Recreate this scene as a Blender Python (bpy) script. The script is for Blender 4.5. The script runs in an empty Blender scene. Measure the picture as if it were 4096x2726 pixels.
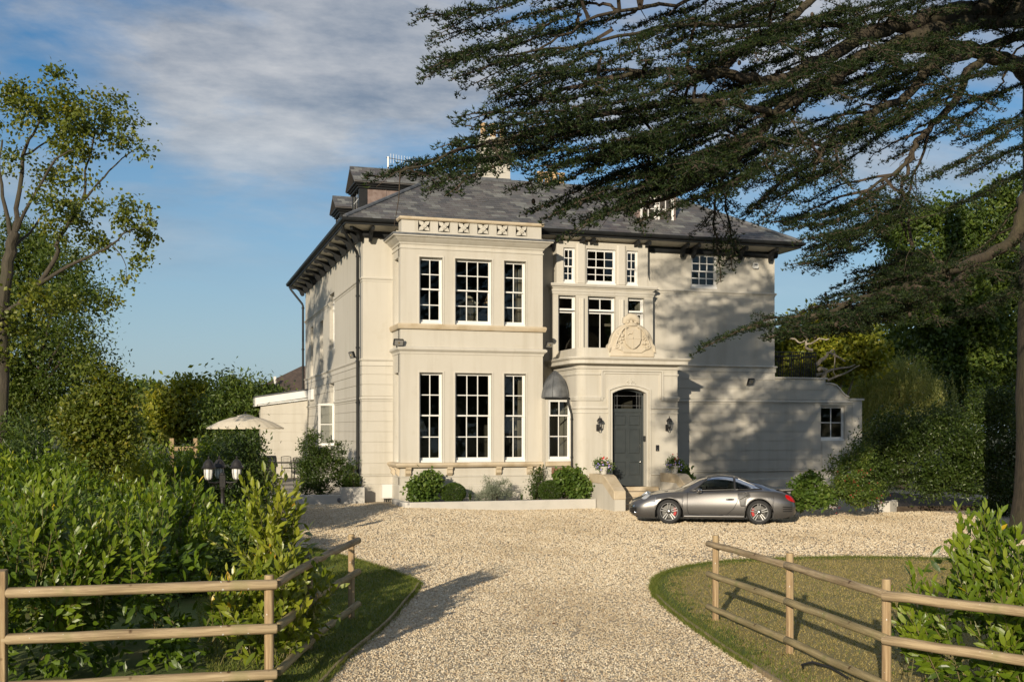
import bpy, math, random
import numpy as np
from mathutils import Vector, Matrix
R = math.radians
random.seed(7)
scene = bpy.context.scene
COL = scene.collection

# ---------------------------------------------------------------- camera
cam_d = bpy.data.cameras.new('camera')
cam = bpy.data.objects.new('camera', cam_d); COL.objects.link(cam)
cam.location = (0, 0, 2.5)
cam.rotation_euler = (R(90), 0, R(-17.2))
cam_d.sensor_width = 36; cam_d.lens = 39.28
cam_d.shift_y = 0.0867
cam_d.clip_start = 0.1; cam_d.clip_end = 2000
scene.camera = cam

# ---------------------------------------------------------------- light
SUN_EL, SUN_AZ = 13.8, 34.0          # azimuth of travel from +Y towards +X
sd = bpy.data.lights.new('sun', 'SUN'); sd.energy = 5.0; sd.angle = R(0.53); sd.color = (1.0, 0.872, 0.68)
sun = bpy.data.objects.new('sun', sd); COL.objects.link(sun)
sv = Vector((math.sin(R(SUN_AZ))*math.cos(R(SUN_EL)), math.cos(R(SUN_AZ))*math.cos(R(SUN_EL)), -math.sin(R(SUN_EL))))
sun.rotation_euler = sv.to_track_quat('-Z', 'Y').to_euler(); sun.location = (-20, -25, 20)

w = bpy.data.worlds.new('World'); scene.world = w; w.use_nodes = True
nt = w.node_tree; nt.nodes.clear()
def wn(t, **k):
    n = nt.nodes.new(t)
    for a, b in k.items(): setattr(n, a, b)
    return n
sky = wn('ShaderNodeTexSky', sky_type='NISHITA'); sky.sun_disc = False
sky.sun_elevation = R(SUN_EL); sky.sun_rotation = R(180+SUN_AZ); sky.altitude = 100; sky.air_density = 1.0; sky.dust_density = 0.25; sky.ozone_density = 3.0
tc = wn('ShaderNodeTexCoord')
sep = wn('ShaderNodeSeparateXYZ'); nt.links.new(tc.outputs['Generated'], sep.inputs[0])
# project the view direction on to a cloud layer (x/z, y/z) so that clouds flatten towards the horizon
zc = wn('ShaderNodeMath', operation='MAXIMUM'); nt.links.new(sep.outputs['Z'], zc.inputs[0]); zc.inputs[1].default_value = 0.03
za_ = wn('ShaderNodeMath', operation='ADD'); nt.links.new(zc.outputs[0], za_.inputs[0]); za_.inputs[1].default_value = 0.26
dx = wn('ShaderNodeMath', operation='DIVIDE'); nt.links.new(sep.outputs['X'], dx.inputs[0]); nt.links.new(za_.outputs[0], dx.inputs[1])
dy = wn('ShaderNodeMath', operation='DIVIDE'); nt.links.new(sep.outputs['Y'], dy.inputs[0]); nt.links.new(za_.outputs[0], dy.inputs[1])
cmb = wn('ShaderNodeCombineXYZ'); nt.links.new(dx.outputs[0], cmb.inputs[0]); nt.links.new(dy.outputs[0], cmb.inputs[1])
mp = wn('ShaderNodeMapping'); nt.links.new(cmb.outputs[0], mp.inputs[0])
mp.inputs['Rotation'].default_value = (0, 0, R(17)); mp.inputs['Scale'].default_value = (0.62, 0.95, 1); mp.inputs['Location'].default_value = (5.1, 3.4, 0)
n1 = wn('ShaderNodeTexNoise'); nt.links.new(mp.outputs[0], n1.inputs[0]); n1.inputs['Scale'].default_value = 2.3; n1.inputs['Detail'].default_value = 9; n1.inputs['Roughness'].default_value = 0.58; n1.inputs['Distortion'].default_value = 0.25
n2 = wn('ShaderNodeTexNoise'); nt.links.new(mp.outputs[0], n2.inputs[0]); n2.inputs['Scale'].default_value = 5.5; n2.inputs['Detail'].default_value = 7; n2.inputs['Roughness'].default_value = 0.62
cr = wn('ShaderNodeValToRGB'); nt.links.new(n1.outputs[0], cr.inputs[0])
cr.color_ramp.elements[0].position = 0.385; cr.color_ramp.elements[0].color = (0, 0, 0, 1)
cr.color_ramp.elements[1].position = 0.56; cr.color_ramp.elements[1].color = (0.93, 0.93, 0.93, 1)
# the cloud deck lies overhead: it thins out towards the horizon in every direction
hr = wn('ShaderNodeValToRGB'); nt.links.new(sep.outputs['Z'], hr.inputs[0])
hr.color_ramp.elements[0].position = 0.09; hr.color_ramp.elements[0].color = (0, 0, 0, 1)
hr.color_ramp.elements[1].position = 0.25; hr.color_ramp.elements[1].color = (1, 1, 1, 1)
mk = wn('ShaderNodeMath', operation='MULTIPLY'); nt.links.new(cr.outputs[0], mk.inputs[0]); nt.links.new(hr.outputs[0], mk.inputs[1])
cc = wn('ShaderNodeValToRGB'); nt.links.new(n2.outputs[0], cc.inputs[0])
cc.color_ramp.elements[0].position = 0.34; cc.color_ramp.elements[0].color = (2.9, 3.6, 4.7, 1)
cc.color_ramp.elements[1].position = 0.68; cc.color_ramp.elements[1].color = (8.8, 8.8, 8.9, 1)
mx = wn('ShaderNodeMixRGB'); nt.links.new(mk.outputs[0], mx.inputs[0]); hs = wn('ShaderNodeHueSaturation'); hs.inputs['Saturation'].default_value = 1.22; hs.inputs['Value'].default_value = 1.5; nt.links.new(sky.outputs[0], hs.inputs['Color']); nt.links.new(hs.outputs[0], mx.inputs[1]); nt.links.new(cc.outputs[0], mx.inputs[2])
hz = wn('ShaderNodeValToRGB'); nt.links.new(sep.outputs['Z'], hz.inputs[0])
hz.color_ramp.elements[0].position = -0.02; hz.color_ramp.elements[0].color = (.92, .92, .92, 1)
hz.color_ramp.elements[1].position = 0.30; hz.color_ramp.elements[1].color = (0, 0, 0, 1)
mh = wn('ShaderNodeMixRGB'); nt.links.new(hz.outputs[0], mh.inputs[0]); nt.links.new(mx.outputs[0], mh.inputs[1]); mh.inputs[2].default_value = (4.7, 6.2, 7.5, 1)
bg = wn('ShaderNodeBackground'); nt.links.new(mh.outputs[0], bg.inputs[0]); bg.inputs[1].default_value = 0.072
wo = wn('ShaderNodeOutputWorld'); nt.links.new(bg.outputs[0], wo.inputs[0])

vs = scene.view_settings
vs.view_transform = 'Standard'; vs.look = 'None'; vs.gamma = 1; vs.exposure = 0.04
try: vs.use_curve_mapping = False
except Exception: pass
cy = scene.cycles
cy.use_denoising = True
try: cy.denoiser = 'OPENIMAGEDENOISE'
except Exception: pass
cy.max_bounces = 8; cy.diffuse_bounces = 3; cy.glossy_bounces = 3; cy.transmission_bounces = 4; cy.transparent_max_bounces = 12
cy.sample_clamp_indirect = 6; cy.caustics_reflective = False; cy.caustics_refractive = False

# ---------------------------------------------------------------- materials
MAT = {}
def new_mat(name):
    m = bpy.data.materials.new(name); m.use_nodes = True; MAT[name] = m
    t = m.node_tree; b = t.nodes['Principled BSDF']
    return m, t, b
def link(t, a, b): t.links.new(a, b)
def coords(t, scale=(1, 1, 1), kind='Object'):
    c = t.nodes.new('ShaderNodeTexCoord'); m = t.nodes.new('ShaderNodeMapping')
    link(t, c.outputs[kind], m.inputs[0]); m.inputs['Scale'].default_value = scale
    return m.outputs[0]
def noise(t, co, scale, detail=4, rough=.55, dist=0.0):
    n = t.nodes.new('ShaderNodeTexNoise'); link(t, co, n.inputs[0])
    n.inputs['Scale'].default_value = scale; n.inputs['Detail'].default_value = detail
    n.inputs['Roughness'].default_value = rough; n.inputs['Distortion'].default_value = dist
    return n.outputs[0]
def ramp(t, fac, stops):
    r = t.nodes.new('ShaderNodeValToRGB'); link(t, fac, r.inputs[0])
    e = r.color_ramp.elements
    while len(e) < len(stops): e.new(0.5)
    for i, (p, c) in enumerate(stops):
        e[i].position = p; e[i].color = (*c, 1) if len(c) == 3 else c
    return r.outputs[0]
def mix(t, fac, a, b, mode='MIX'):
    n = t.nodes.new('ShaderNodeMixRGB'); n.blend_type = mode
    for i, v in enumerate((fac, a, b)):
        if hasattr(v, 'is_linked') or hasattr(v, 'node'): link(t, v, n.inputs[i])
        elif isinstance(v, (int, float)): n.inputs[i].default_value = v
        else: n.inputs[i].default_value = (*v, 1)
    return n.outputs[0]
def bump(t, b, h, strength, dist=.02):
    n = t.nodes.new('ShaderNodeBump'); link(t, h, n.inputs['Height'])
    n.inputs['Strength'].default_value = strength; n.inputs['Distance'].default_value = dist
    link(t, n.outputs[0], b.inputs['Normal'])
def simple(name, c, rough=.6, c2=None, sc=3.0, bsc=0, bst=0.2, metal=0.0, spec=0.5, coat=0.0, stretch=(1, 1, 1), lo=.35, hi=.65, detail=5, kind='Object'):
    m, t, b = new_mat(name)
    co = coords(t, stretch, kind)
    if c2 is not None:
        link(t, ramp(t, noise(t, co, sc, detail), [(lo, c), (hi, c2)]), b.inputs['Base Color'])
    else: b.inputs['Base Color'].default_value = (*c, 1)
    b.inputs['Roughness'].default_value = rough; b.inputs['Metallic'].default_value = metal
    b.inputs['Specular IOR Level'].default_value = spec
    if coat: b.inputs['Coat Weight'].default_value = coat; b.inputs['Coat Roughness'].default_value = .06
    if bsc: bump(t, b, noise(t, co, bsc, 4), bst)
    return m

def stucco(name, c, c2):
    m, t, b = new_mat(name); co = coords(t)
    a = noise(t, co, .55, 6, .6); a2 = noise(t, coords(t, (2.2, 2.2, .16)), 1.6, 4, .6); f = noise(t, co, 60, 3)
    base = ramp(t, a, [(.3, c), (.72, c2)])
    streak = mix(t, 1, ramp(t, a2, [(.48, (1, 1, 1)), (.80, (.86, .845, .81))]), ramp(t, noise(t, co, 2.6, 8, .7), [(.56, (1, 1, 1)), (.74, (.93, .92, .89))]), 'MULTIPLY')
    base = mix(t, 1.0, base, streak, 'MULTIPLY')
    link(t, base, b.inputs['Base Color']); b.inputs['Roughness'].default_value = .78; b.inputs['Specular IOR Level'].default_value = .25
    bump(t, b, f, .12, .004)
    return m
stucco('stucco', (.525, .492, .425), (.565, .532, .463))
stucco('stucco_trim', (.555, .523, .456), (.595, .563, .495))
stucco('carved_stone', (.50, .43, .32), (.60, .53, .42))
def stone(name, c, c2, c3):
    m, t, b = new_mat(name); co = coords(t)
    base = ramp(t, noise(t, co, 2.2, 7, .62), [(.28, c), (.5, c2), (.74, c3)])
    link(t, base, b.inputs['Base Color']); b.inputs['Roughness'].default_value = .82
    bump(t, b, noise(t, co, 28, 5), .25, .006)
stone('sill_stone', (.40, .31, .19), (.52, .43, .30), (.58, .50, .38))
stone('paving', (.34, .30, .25), (.40, .36, .30), (.47, .43, .36))
stone('kerb_render', (.44, .42, .38), (.53, .505, .455), (.56, .53, .48))
simple('white_paint', (.80, .79, .76), .35, (.74, .73, .70), 2)
simple('black_paint', (.010, .011, .012), .5, (.016, .017, .017), 4, spec=.3)
simple('black_iron', (.014, .013, .012), .45, (.03, .026, .024), 12, 40, .15)
simple('soffit_paint', (.62, .585, .50), .6, (.56, .53, .45), 2)
simple('door_paint', (.046, .054, .057), .34, (.055, .063, .065), 5)
simple('lead', (.085, .09, .096), .55, (.17, .175, .18), 3.5, 14, .15, metal=.25)
simple('lead_clad', (.18, .125, .105), .6, (.27, .205, .18), 5, 20, .1, metal=.15)
simple('grille_terracotta', (.20, .10, .06), .8, (.27, .15, .1), 8)
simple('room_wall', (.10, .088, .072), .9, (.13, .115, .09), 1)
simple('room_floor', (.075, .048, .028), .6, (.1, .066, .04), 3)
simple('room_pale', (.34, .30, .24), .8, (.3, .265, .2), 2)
simple('curtain', (.30, .255, .20), .85, (.36, .31, .245), 14, stretch=(6, 6, .2))
simple('lamp_shade', (.62, .56, .46), .8, (.68, .62, .52), 6)
simple('shade_peach', (.62, .42, .27), .8, (.66, .48, .33), 6)
simple('brass', (.45, .33, .14), .3, metal=1.0)
simple('silver', (.62, .61, .58), .22, metal=1.0)
simple('terracotta', (.46, .30, .15), .8, (.56, .40, .22), 6)
simple('brick_red', (.30, .10, .05), .85, (.36, .14, .08), 9)
simple('plastic_white', (.72, .71, .68), .4)
simple('plastic_dark', (.02, .02, .022), .4)
simple('canopy_cloth', (.66, .585, .45), .85, (.71, .63, .50), 3, 90, .1)
simple('lamp_opal', (.78, .77, .73), .35)
simple('rubber', (.012, .012, .013), .75, (.02, .02, .02), 10)
simple('hose', (.015, .015, .016), .5)
simple('soil', (.045, .032, .022), .95, (.075, .055, .038), 8, 30, .6)
simple('clay_tile', (.075, .055, .045), .85, (.12, .085, .065), 6, 18, .5)
simple('flower_red', (.55, .010, .012), .6, (.65, .03, .03), 20)
simple('fuchsia_red', (.22, .018, .015), .7, (.30, .035, .025), 20)
simple('flower_violet', (.22, .16, .56), .6, (.36, .30, .70), 20)
simple('flower_pink', (.55, .22, .25), .6, (.75, .55, .5), 20)
simple('flower_white', (.75, .72, .68), .6)
simple('copper_lamp', (.30, .29, .27), .12, metal=.2)

def glass(name, tint=(.9, .92, .9), ior=1.45, dark=1.0):
    m = bpy.data.materials.new(name); m.use_nodes = True; MAT[name] = m
    t = m.node_tree; t.nodes.clear()
    o = t.nodes.new('ShaderNodeOutputMaterial'); fr = t.nodes.new('ShaderNodeFresnel'); fr.inputs[0].default_value = ior
    tr = t.nodes.new('ShaderNodeBsdfTransparent'); tr.inputs[0].default_value = (*[c*dark for c in tint], 1)
    gl = t.nodes.new('ShaderNodeBsdfGlossy'); gl.inputs['Roughness'].default_value = .02; gl.inputs['Color'].default_value = (.9, .9, .9, 1)
    co = coords(t); bp = t.nodes.new('ShaderNodeBump'); link(t, noise(t, co, 1.3, 2), bp.inputs['Height']); bp.inputs['Strength'].default_value = .025; bp.inputs['Distance'].default_value = .05
    link(t, bp.outputs[0], gl.inputs['Normal'])
    mxs = t.nodes.new('ShaderNodeMixShader'); link(t, fr.outputs[0], mxs.inputs[0]); link(t, tr.outputs[0], mxs.inputs[1]); link(t, gl.outputs[0], mxs.inputs[2])
    link(t, mxs.outputs[0], o.inputs[0])
glass('window_glass', dark=.85); glass('car_glass', (.75, .82, .78), 1.38, .5); glass('lamp_glass', (.95, .95, .95), 1.45, .9)

# slate: each slate carries its own random number
m, t, b = new_mat('slate'); at = t.nodes.new('ShaderNodeAttribute'); at.attribute_name = 'rnd'
co = coords(t)
base = ramp(t, at.outputs['Fac'], [(0, (.055, .055, .058)), (.3, (.09, .088, .089)), (.6, (.12, .106, .102)), (.85, (.165, .165, .15)), (1, (.25, .252, .23))])
base = mix(t, .30, base, ramp(t, noise(t, co, .7, 5), [(.35, (.06, .046, .05)), (.65, (.17, .17, .155))]), 'MIX')
link(t, base, b.inputs['Base Color']); b.inputs['Roughness'].default_value = .55
bump(t, b, noise(t, co, 26, 4), .2, .006)

# timber rails and posts, weathered, green-stained in patches, with knots
def timber(name, c, c2, green):
    m, t, b = new_mat(name)
    co = coords(t, (1, 1, 1)); g = noise(t, coords(t, (3, 3, 3)), 1.1, 5); gr = noise(t, coords(t, (30, 30, 1.6)), 1.0, 5, .65, .4)
    base = ramp(t, gr, [(.30, tuple(q*.62 for q in c)), (.44, c), (.62, c2)])
    st = ramp(t, g, [(.50, (0, 0, 0)), (.74, (1, 1, 1))])
    base = mix(t, st, base, green)
    v = t.nodes.new('ShaderNodeTexVoronoi'); link(t, coords(t, (5, 5, 5)), v.inputs[0]); v.inputs['Scale'].default_value = 1.0; v.feature = 'F1'
    kn = ramp(t, v.outputs['Distance'], [(.07, (.30, .22, .16)), (.13, (1, 1, 1))])
    base = mix(t, 1, base, kn, 'MULTIPLY')
    dr = ramp(t, noise(t, coords(t, (7, 7, 7)), 3, 2), [(.72, (0, 0, 0)), (.75, (1, 1, 1))])
    base = mix(t, dr, base, (.72, .70, .64))
    link(t, base, b.inputs['Base Color']); b.inputs['Roughness'].default_value = .8
    bump(t, b, gr, .6, .006)
timber('rail_timber', (.27, .195, .11), (.45, .345, .205), (.27, .235, .11))
timber('post_timber', (.28, .185, .095), (.45, .33, .185), (.38, .29, .155))
timber('green_timber', (.25, .195, .095), (.38, .30, .155), (.20, .20, .065))

def bark(name, c, c2, sc=6, moss=None):
    m, t, b = new_mat(name)
    co = coords(t); a = noise(t, coords(t, (sc*2.2, sc*2.2, sc*.5)), 1.4, 6, .65)
    base = ramp(t, a, [(.3, c), (.7, c2)])
    if moss: base = mix(t, ramp(t, noise(t, co, 1.2, 4), [(.45, (0, 0, 0)), (.7, (.8, .8, .8))]), base, moss)
    link(t, base, b.inputs['Base Color']); b.inputs['Roughness'].default_value = .9
    bump(t, b, a, .8, .03)
bark('cedar_bark', (.020, .015, .010), (.095, .074, .048), 6, (.062, .058, .024))
bark('grey_bark', (.026, .021, .015), (.085, .07, .048), 5, (.06, .055, .03))
bark('pale_bark', (.22, .18, .13), (.42, .37, .29), 4)
simple('twig', (.042, .030, .02), .9, (.08, .058, .038), 8)
simple('green_stem', (.12, .13, .04), .7, (.16, .12, .05), 6)

def leaf(name, stops, rough=.45, trans=.35, gloss=.5, tcol=None):
    m = bpy.data.materials.new(name); m.use_nodes = True; MAT[name] = m
    t = m.node_tree; b = t.nodes['Principled BSDF']; o = t.nodes['Material Output']
    at = t.nodes.new('ShaderNodeAttribute'); at.attribute_name = 'rnd'
    c = ramp(t, at.outputs['Fac'], stops)
    link(t, c, b.inputs['Base Color']); b.inputs['Roughness'].default_value = rough; b.inputs['Specular IOR Level'].default_value = gloss
    tr = t.nodes.new('ShaderNodeBsdfTranslucent')
    tc_ = mix(t, 1.0, c, tcol or (1.5, 1.45, .55), 'MULTIPLY'); link(t, tc_, tr.inputs[0])
    ms = t.nodes.new('ShaderNodeMixShader'); ms.inputs[0].default_value = trans
    link(t, b.outputs[0], ms.inputs[1]); link(t, tr.outputs[0], ms.inputs[2]); link(t, ms.outputs[0], o.inputs[0])
leaf('laurel_leaf', [(0, (0.047, 0.089, 0.010)), (.40, (0.113, 0.180, 0.012)), (.75, (0.202, 0.261, 0.019)), (.955, (0.304, 0.338, 0.036)), (.975, (0.600, 0.449, 0.027)), (1, (0.600, 0.404, 0.027))], .36, .34, .5)
leaf('laurel_pale', [(0, (0.102, 0.145, 0.013)), (.5, (0.217, 0.256, 0.021)), (.93, (0.348, 0.344, 0.039)), (.97, (0.600, 0.386, 0.027)), (1, (0.600, 0.344, 0.036))], .30, .32, .55)
leaf('hedge_leaf', [(0, (0.021, 0.043, 0.007)), (.5, (0.048, 0.081, 0.012)), (1, (0.099, 0.132, 0.025))], .4, .3)
leaf('bramble_leaf', [(0, (0.036, 0.066, 0.011)), (.5, (0.083, 0.133, 0.019)), (.88, (0.158, 0.196, 0.030)), (.95, (0.184, 0.108, 0.057)), (1, (0.244, 0.152, 0.079))], .5, .3)
leaf('lime_leaf', [(0, (0.051, 0.080, 0.010)), (.5, (0.118, 0.148, 0.014)), (.88, (0.203, 0.210, 0.023)), (1, (0.337, 0.250, 0.030))], .45, .35)
leaf('dark_leaf', [(0, (0.031, 0.059, 0.011)), (.5, (0.074, 0.119, 0.016)), (1, (0.149, 0.189, 0.027))], .5, .3)
leaf('ash_leaf', [(0, (0.034, 0.066, 0.009)), (.5, (0.074, 0.113, 0.012)), (1, (0.137, 0.163, 0.020))], .5, .35)
leaf('gold_leaf', [(0, (0.094, 0.130, 0.016)), (.5, (0.219, 0.244, 0.021)), (1, (0.407, 0.356, 0.031))], .5, .32)
leaf('willow_leaf', [(0, (0.141, 0.173, 0.040)), (.5, (0.268, 0.285, 0.074)), (.9, (0.394, 0.367, 0.115)), (1, (0.568, 0.390, 0.149))], .5, .35)
leaf('cedar_leaf', [(0, (0.007, 0.015, 0.005)), (.5, (0.016, 0.032, 0.008)), (.85, (0.032, 0.050, 0.008)), (1, (0.062, 0.064, 0.012))], .6, .12, .3)
leaf('box_leaf', [(0, (.028, .060, .008)), (.6, (.060, .105, .012)), (1, (.10, .14, .02))], .45, .3)
leaf('hydrangea_leaf', [(0, (.05, .095, .014)), (.6, (.10, .165, .024)), (1, (.20, .26, .05))], .5, .35)
leaf('silver_leaf', [(0, (.14, .165, .11)), (.6, (.22, .25, .17)), (1, (.32, .34, .25))], .7, .25, .3, (1.1, 1.1, .9))
leaf('grass_blade', [(0, (.09, .135, .02)), (.55, (.17, .205, .034)), (1, (.26, .25, .08))], .6, .35, .3)
leaf('dry_grass', [(0, (0.230, 0.191, 0.061)), (.5, (0.332, 0.264, 0.096)), (1, (0.425, 0.348, 0.153))], .7, .25, .3)
leaf('dry_leaf', [(0, (.10, .035, .012)), (.6, (.16, .065, .022)), (1, (.24, .13, .05))], .8, .1, .2)

# gravel sheet
m, t, b = new_mat('gravel'); co = coords(t)
v = t.nodes.new('ShaderNodeTexVoronoi'); link(t, co, v.inputs[0]); v.inputs['Scale'].default_value = 42
vc = t.nodes.new('ShaderNodeSeparateColor'); link(t, v.outputs['Color'], vc.inputs[0])
base = ramp(t, vc.outputs[0], [(0, (.20, .13, .07)), (.10, (.42, .32, .20)), (.42, (.58, .49, .36)), (.8, (.70, .63, .50)), (1, (.78, .73, .62))])
gap = ramp(t, v.outputs['Distance'], [(.40, (1, 1, 1)), (.75, (.62, .55, .46))])
base = mix(t, 1, base, gap, 'MULTIPLY')
big = ramp(t, noise(t, co, .22, 5), [(.35, (.88, .86, .82)), (.66, (1.04, 1.03, 1.02))])
base = mix(t, 1, base, big, 'MULTIPLY')
link(t, base, b.inputs['Base Color']); b.inputs['Roughness'].default_value = .85
inv = t.nodes.new('ShaderNodeMath'); inv.operation = 'SUBTRACT'; inv.inputs[0].default_value = 1; link(t, v.outputs['Distance'], inv.inputs[1])
bump(t, b, inv.outputs[0], .9, .018)
m, t, b = new_mat('pebble'); at = t.nodes.new('ShaderNodeAttribute'); at.attribute_name = 'rnd'
link(t, ramp(t, at.outputs['Fac'], [(0, (.26, .17, .10)), (.06, (.46, .36, .235)), (.40, (.57, .475, .34)), (.8, (.65, .57, .43)), (1, (.74, .68, .57))]), b.inputs['Base Color']); b.inputs['Roughness'].default_value = .75
pl_ = b.inputs['Base Color'].links[0].from_socket; link(t, mix(t, 1, pl_, ramp(t, noise(t, coords(t, (1.0, .55, 1)), .45, 6, .6), [(.33, (.80, .75, .66)), (.5, (.98, .95, .89)), (.68, (1.06, 1.04, .99))]), 'MULTIPLY'), b.inputs['Base Color'])
# lawn: parched in the middle, greener in patches
m, t, b = new_mat('lawn'); co = coords(t)
g = ramp(t, noise(t, co, .8, 6, .6), [(.36, (.19, .18, .05)), (.5, (.31, .245, .10)), (.68, (.40, .30, .14))])
g = mix(t, .5, g, ramp(t, noise(t, co, 24, 3), [(.3, (.15, .145, .04)), (.7, (.40, .33, .15))]))
link(t, g, b.inputs['Base Color']); b.inputs['Roughness'].default_value = .95; bump(t, b, noise(t, co, 60, 3), .8, .02)
m, t, b = new_mat('lawn_green'); co = coords(t)
g = ramp(t, noise(t, co, 1.2, 6, .6), [(.34, (.08, .125, .02)), (.55, (.125, .15, .03)), (.72, (.19, .165, .05))])
link(t, g, b.inputs['Base Color']); b.inputs['Roughness'].default_value = .95; bump(t, b, noise(t, co, 60, 3), .8, .02)
simple('meadow', (.05, .06, .018), .95, (.09, .085, .03), .3, 12, .6)
# ---------------------------------------------------------------- helpers
def wloc(o):
    v = Vector((0, 0, 0))
    while o is not None:
        v += o.location; o = o.parent
    return v
def tag(o, label=None, cat=None, group=None, kind=None):
    if label: o['label'] = label
    if cat: o['category'] = cat
    if group: o['group'] = group
    if kind: o['kind'] = kind
    return o
def thing(name, label, cat, loc=(0, 0, 0), group=None, rz=0):
    o = bpy.data.objects.new(name, None); COL.objects.link(o)
    o.empty_display_size = .2; o.location = loc; o.rotation_euler = (0, 0, rz)
    return tag(o, label, cat, group)
def put(o, parent=None):
    COL.objects.link(o)
    if parent is not None:
        o.parent = parent; o.location = -wloc(parent)
    return o
def copy_tree(o, parent=None):
    c = o.copy(); COL.objects.link(c)
    c.parent = parent
    for ch in o.children: copy_tree(ch, c)
    return c

class MB:
    def __init__(s): s.v = []; s.f = []
    def add(s, vs, fs):
        n = len(s.v); s.v += [tuple(p) for p in vs]; s.f += [tuple(i+n for i in q) for q in fs]; return s
    def box(s, x0, x1, y0, y1, z0, z1):
        return s.add([(x0, y0, z0), (x1, y0, z0), (x1, y1, z0), (x0, y1, z0), (x0, y0, z1), (x1, y0, z1), (x1, y1, z1), (x0, y1, z1)],
                     [(0, 3, 2, 1), (4, 5, 6, 7), (0, 1, 5, 4), (1, 2, 6, 5), (2, 3, 7, 6), (3, 0, 4, 7)])
    def obox(s, c, ax, ay, az, hx, hy, hz):
        c = Vector(c); ax = Vector(ax)*hx; ay = Vector(ay)*hy; az = Vector(az)*hz
        p = [c+ax*i+ay*j+az*k for k in (-1, 1) for i, j in ((-1, -1), (1, -1), (1, 1), (-1, 1))]
        return s.add(p, [(0, 3, 2, 1), (4, 5, 6, 7), (0, 1, 5, 4), (1, 2, 6, 5), (2, 3, 7, 6), (3, 0, 4, 7)])
    def prism(s, poly, axis, a, b):
        n = len(poly)
        def P(u, w, d): return {'x': (d, u, w), 'y': (u, d, w), 'z': (u, w, d)}[axis]
        vs = [P(u, w, a) for u, w in poly]+[P(u, w, b) for u, w in poly]
        fs = [tuple(range(n))[::-1], tuple(range(n, 2*n))]+[(i, (i+1) % n, n+(i+1) % n, n+i) for i in range(n)]
        return s.add(vs, fs)
    def tube(s, pts, rad, n=8, caps=True):
        pts = [Vector(p) for p in pts]; m = len(pts)
        if not hasattr(rad, '__len__'): rad = [rad]*m
        vs = []; ref = None
        for i, p in enumerate(pts):
            d = (pts[min(i+1, m-1)]-pts[max(i-1, 0)]).normalized()
            if ref is None:
                ref = Vector((0, 0, 1)) if abs(d.z) < .9 else Vector((1, 0, 0))
            a = (ref-d*ref.dot(d)).normalized(); ref = a; b = d.cross(a)
            vs += [p+(a*math.cos(2*math.pi*k/n)+b*math.sin(2*math.pi*k/n))*rad[i] for k in range(n)]
        fs = [(i*n+k, i*n+(k+1) % n, (i+1)*n+(k+1) % n, (i+1)*n+k) for i in range(m-1) for k in range(n)]
        if caps: fs += [tuple(range(n))[::-1], tuple(range((m-1)*n, m*n))]
        return s.add(vs, fs)
    def lathe(s, prof, n=16, c=(0, 0, 0), a0=0, a1=2*math.pi, sx=1, sy=1, caps=True):
        full = abs(a1-a0-2*math.pi) < 1e-6; k = n if full else n+1
        vs = [(c[0]+r*math.cos(a0+(a1-a0)*j/n)*sx, c[1]+r*math.sin(a0+(a1-a0)*j/n)*sy, c[2]+z) for r, z in prof for j in range(k)]
        fs = []
        for i in range(len(prof)-1):
            for j in range(n):
                j2 = (j+1) % k if full else j+1
                fs.append((i*k+j, i*k+j2, (i+1)*k+j2, (i+1)*k+j))
        if full and caps:
            if prof[0][0] > 1e-4: fs.append(tuple(range(k))[::-1])
            if prof[-1][0] > 1e-4: fs.append(tuple(range((len(prof)-1)*k, len(prof)*k)))
        return s.add(vs, fs)
    def sweep(s, path, prof, closed=False, caps=True):
        """profile (out, z) swept along a plan path; outward is to the right of the walking direction"""
        n = len(path); m = len(prof); path = [Vector(p) for p in path]; vs = []
        def nrm(a, b):
            d = (b-a).normalized(); return Vector((d.y, -d.x))
        for i, p in enumerate(path):
            if closed: na, nb = nrm(path[i-1], p), nrm(p, path[(i+1) % n])
            else:
                na = nrm(path[i-1], p) if i else nrm(p, path[1]); nb = nrm(p, path[i+1]) if i < n-1 else na
            k = (na+nb); k = k/max(k.dot(na), .2)
            vs += [(p.x+k.x*o, p.y+k.y*o, z) for o, z in prof]
        fs = []
        for i in range(n if closed else n-1):
            j = (i+1) % n
            fs += [(i*m+q, j*m+q, j*m+(q+1) % m, i*m+(q+1) % m) for q in range(m)]
        if caps and not closed: fs += [tuple(range(m))[::-1], tuple(range((n-1)*m, n*m))]
        return s.add(vs, fs)
    def sphere(s, c, r, n=12, m=8, sx=1, sy=1, sz=1):
        prof = [(max(r*math.sin(math.pi*i/m), 0), -r*math.cos(math.pi*i/m)*sz) for i in range(m+1)]
        return s.lathe(prof, n, c, sx=sx, sy=sy)
    def mesh(s, name, mat, smooth=False):
        me = bpy.data.meshes.new(name); me.from_pydata(s.v, [], s.f)
        if mat: me.materials.append(MAT[mat])
        if smooth:
            me.polygons.foreach_set('use_smooth', [True]*len(me.polygons))
            try: me.set_sharp_from_angle(angle=R(40))
            except Exception: pass
        me.update(); return me
    def build(s, name, mat, parent=None, smooth=False, bevel=0):
        o = bpy.data.objects.new(name, s.mesh(name, mat, smooth)); put(o, parent)
        if bevel:
            b = o.modifiers.new('bevel', 'BEVEL'); b.width = bevel; b.segments = 1; b.limit_method = 'ANGLE'; b.angle_limit = R(50)
        return o

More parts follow.
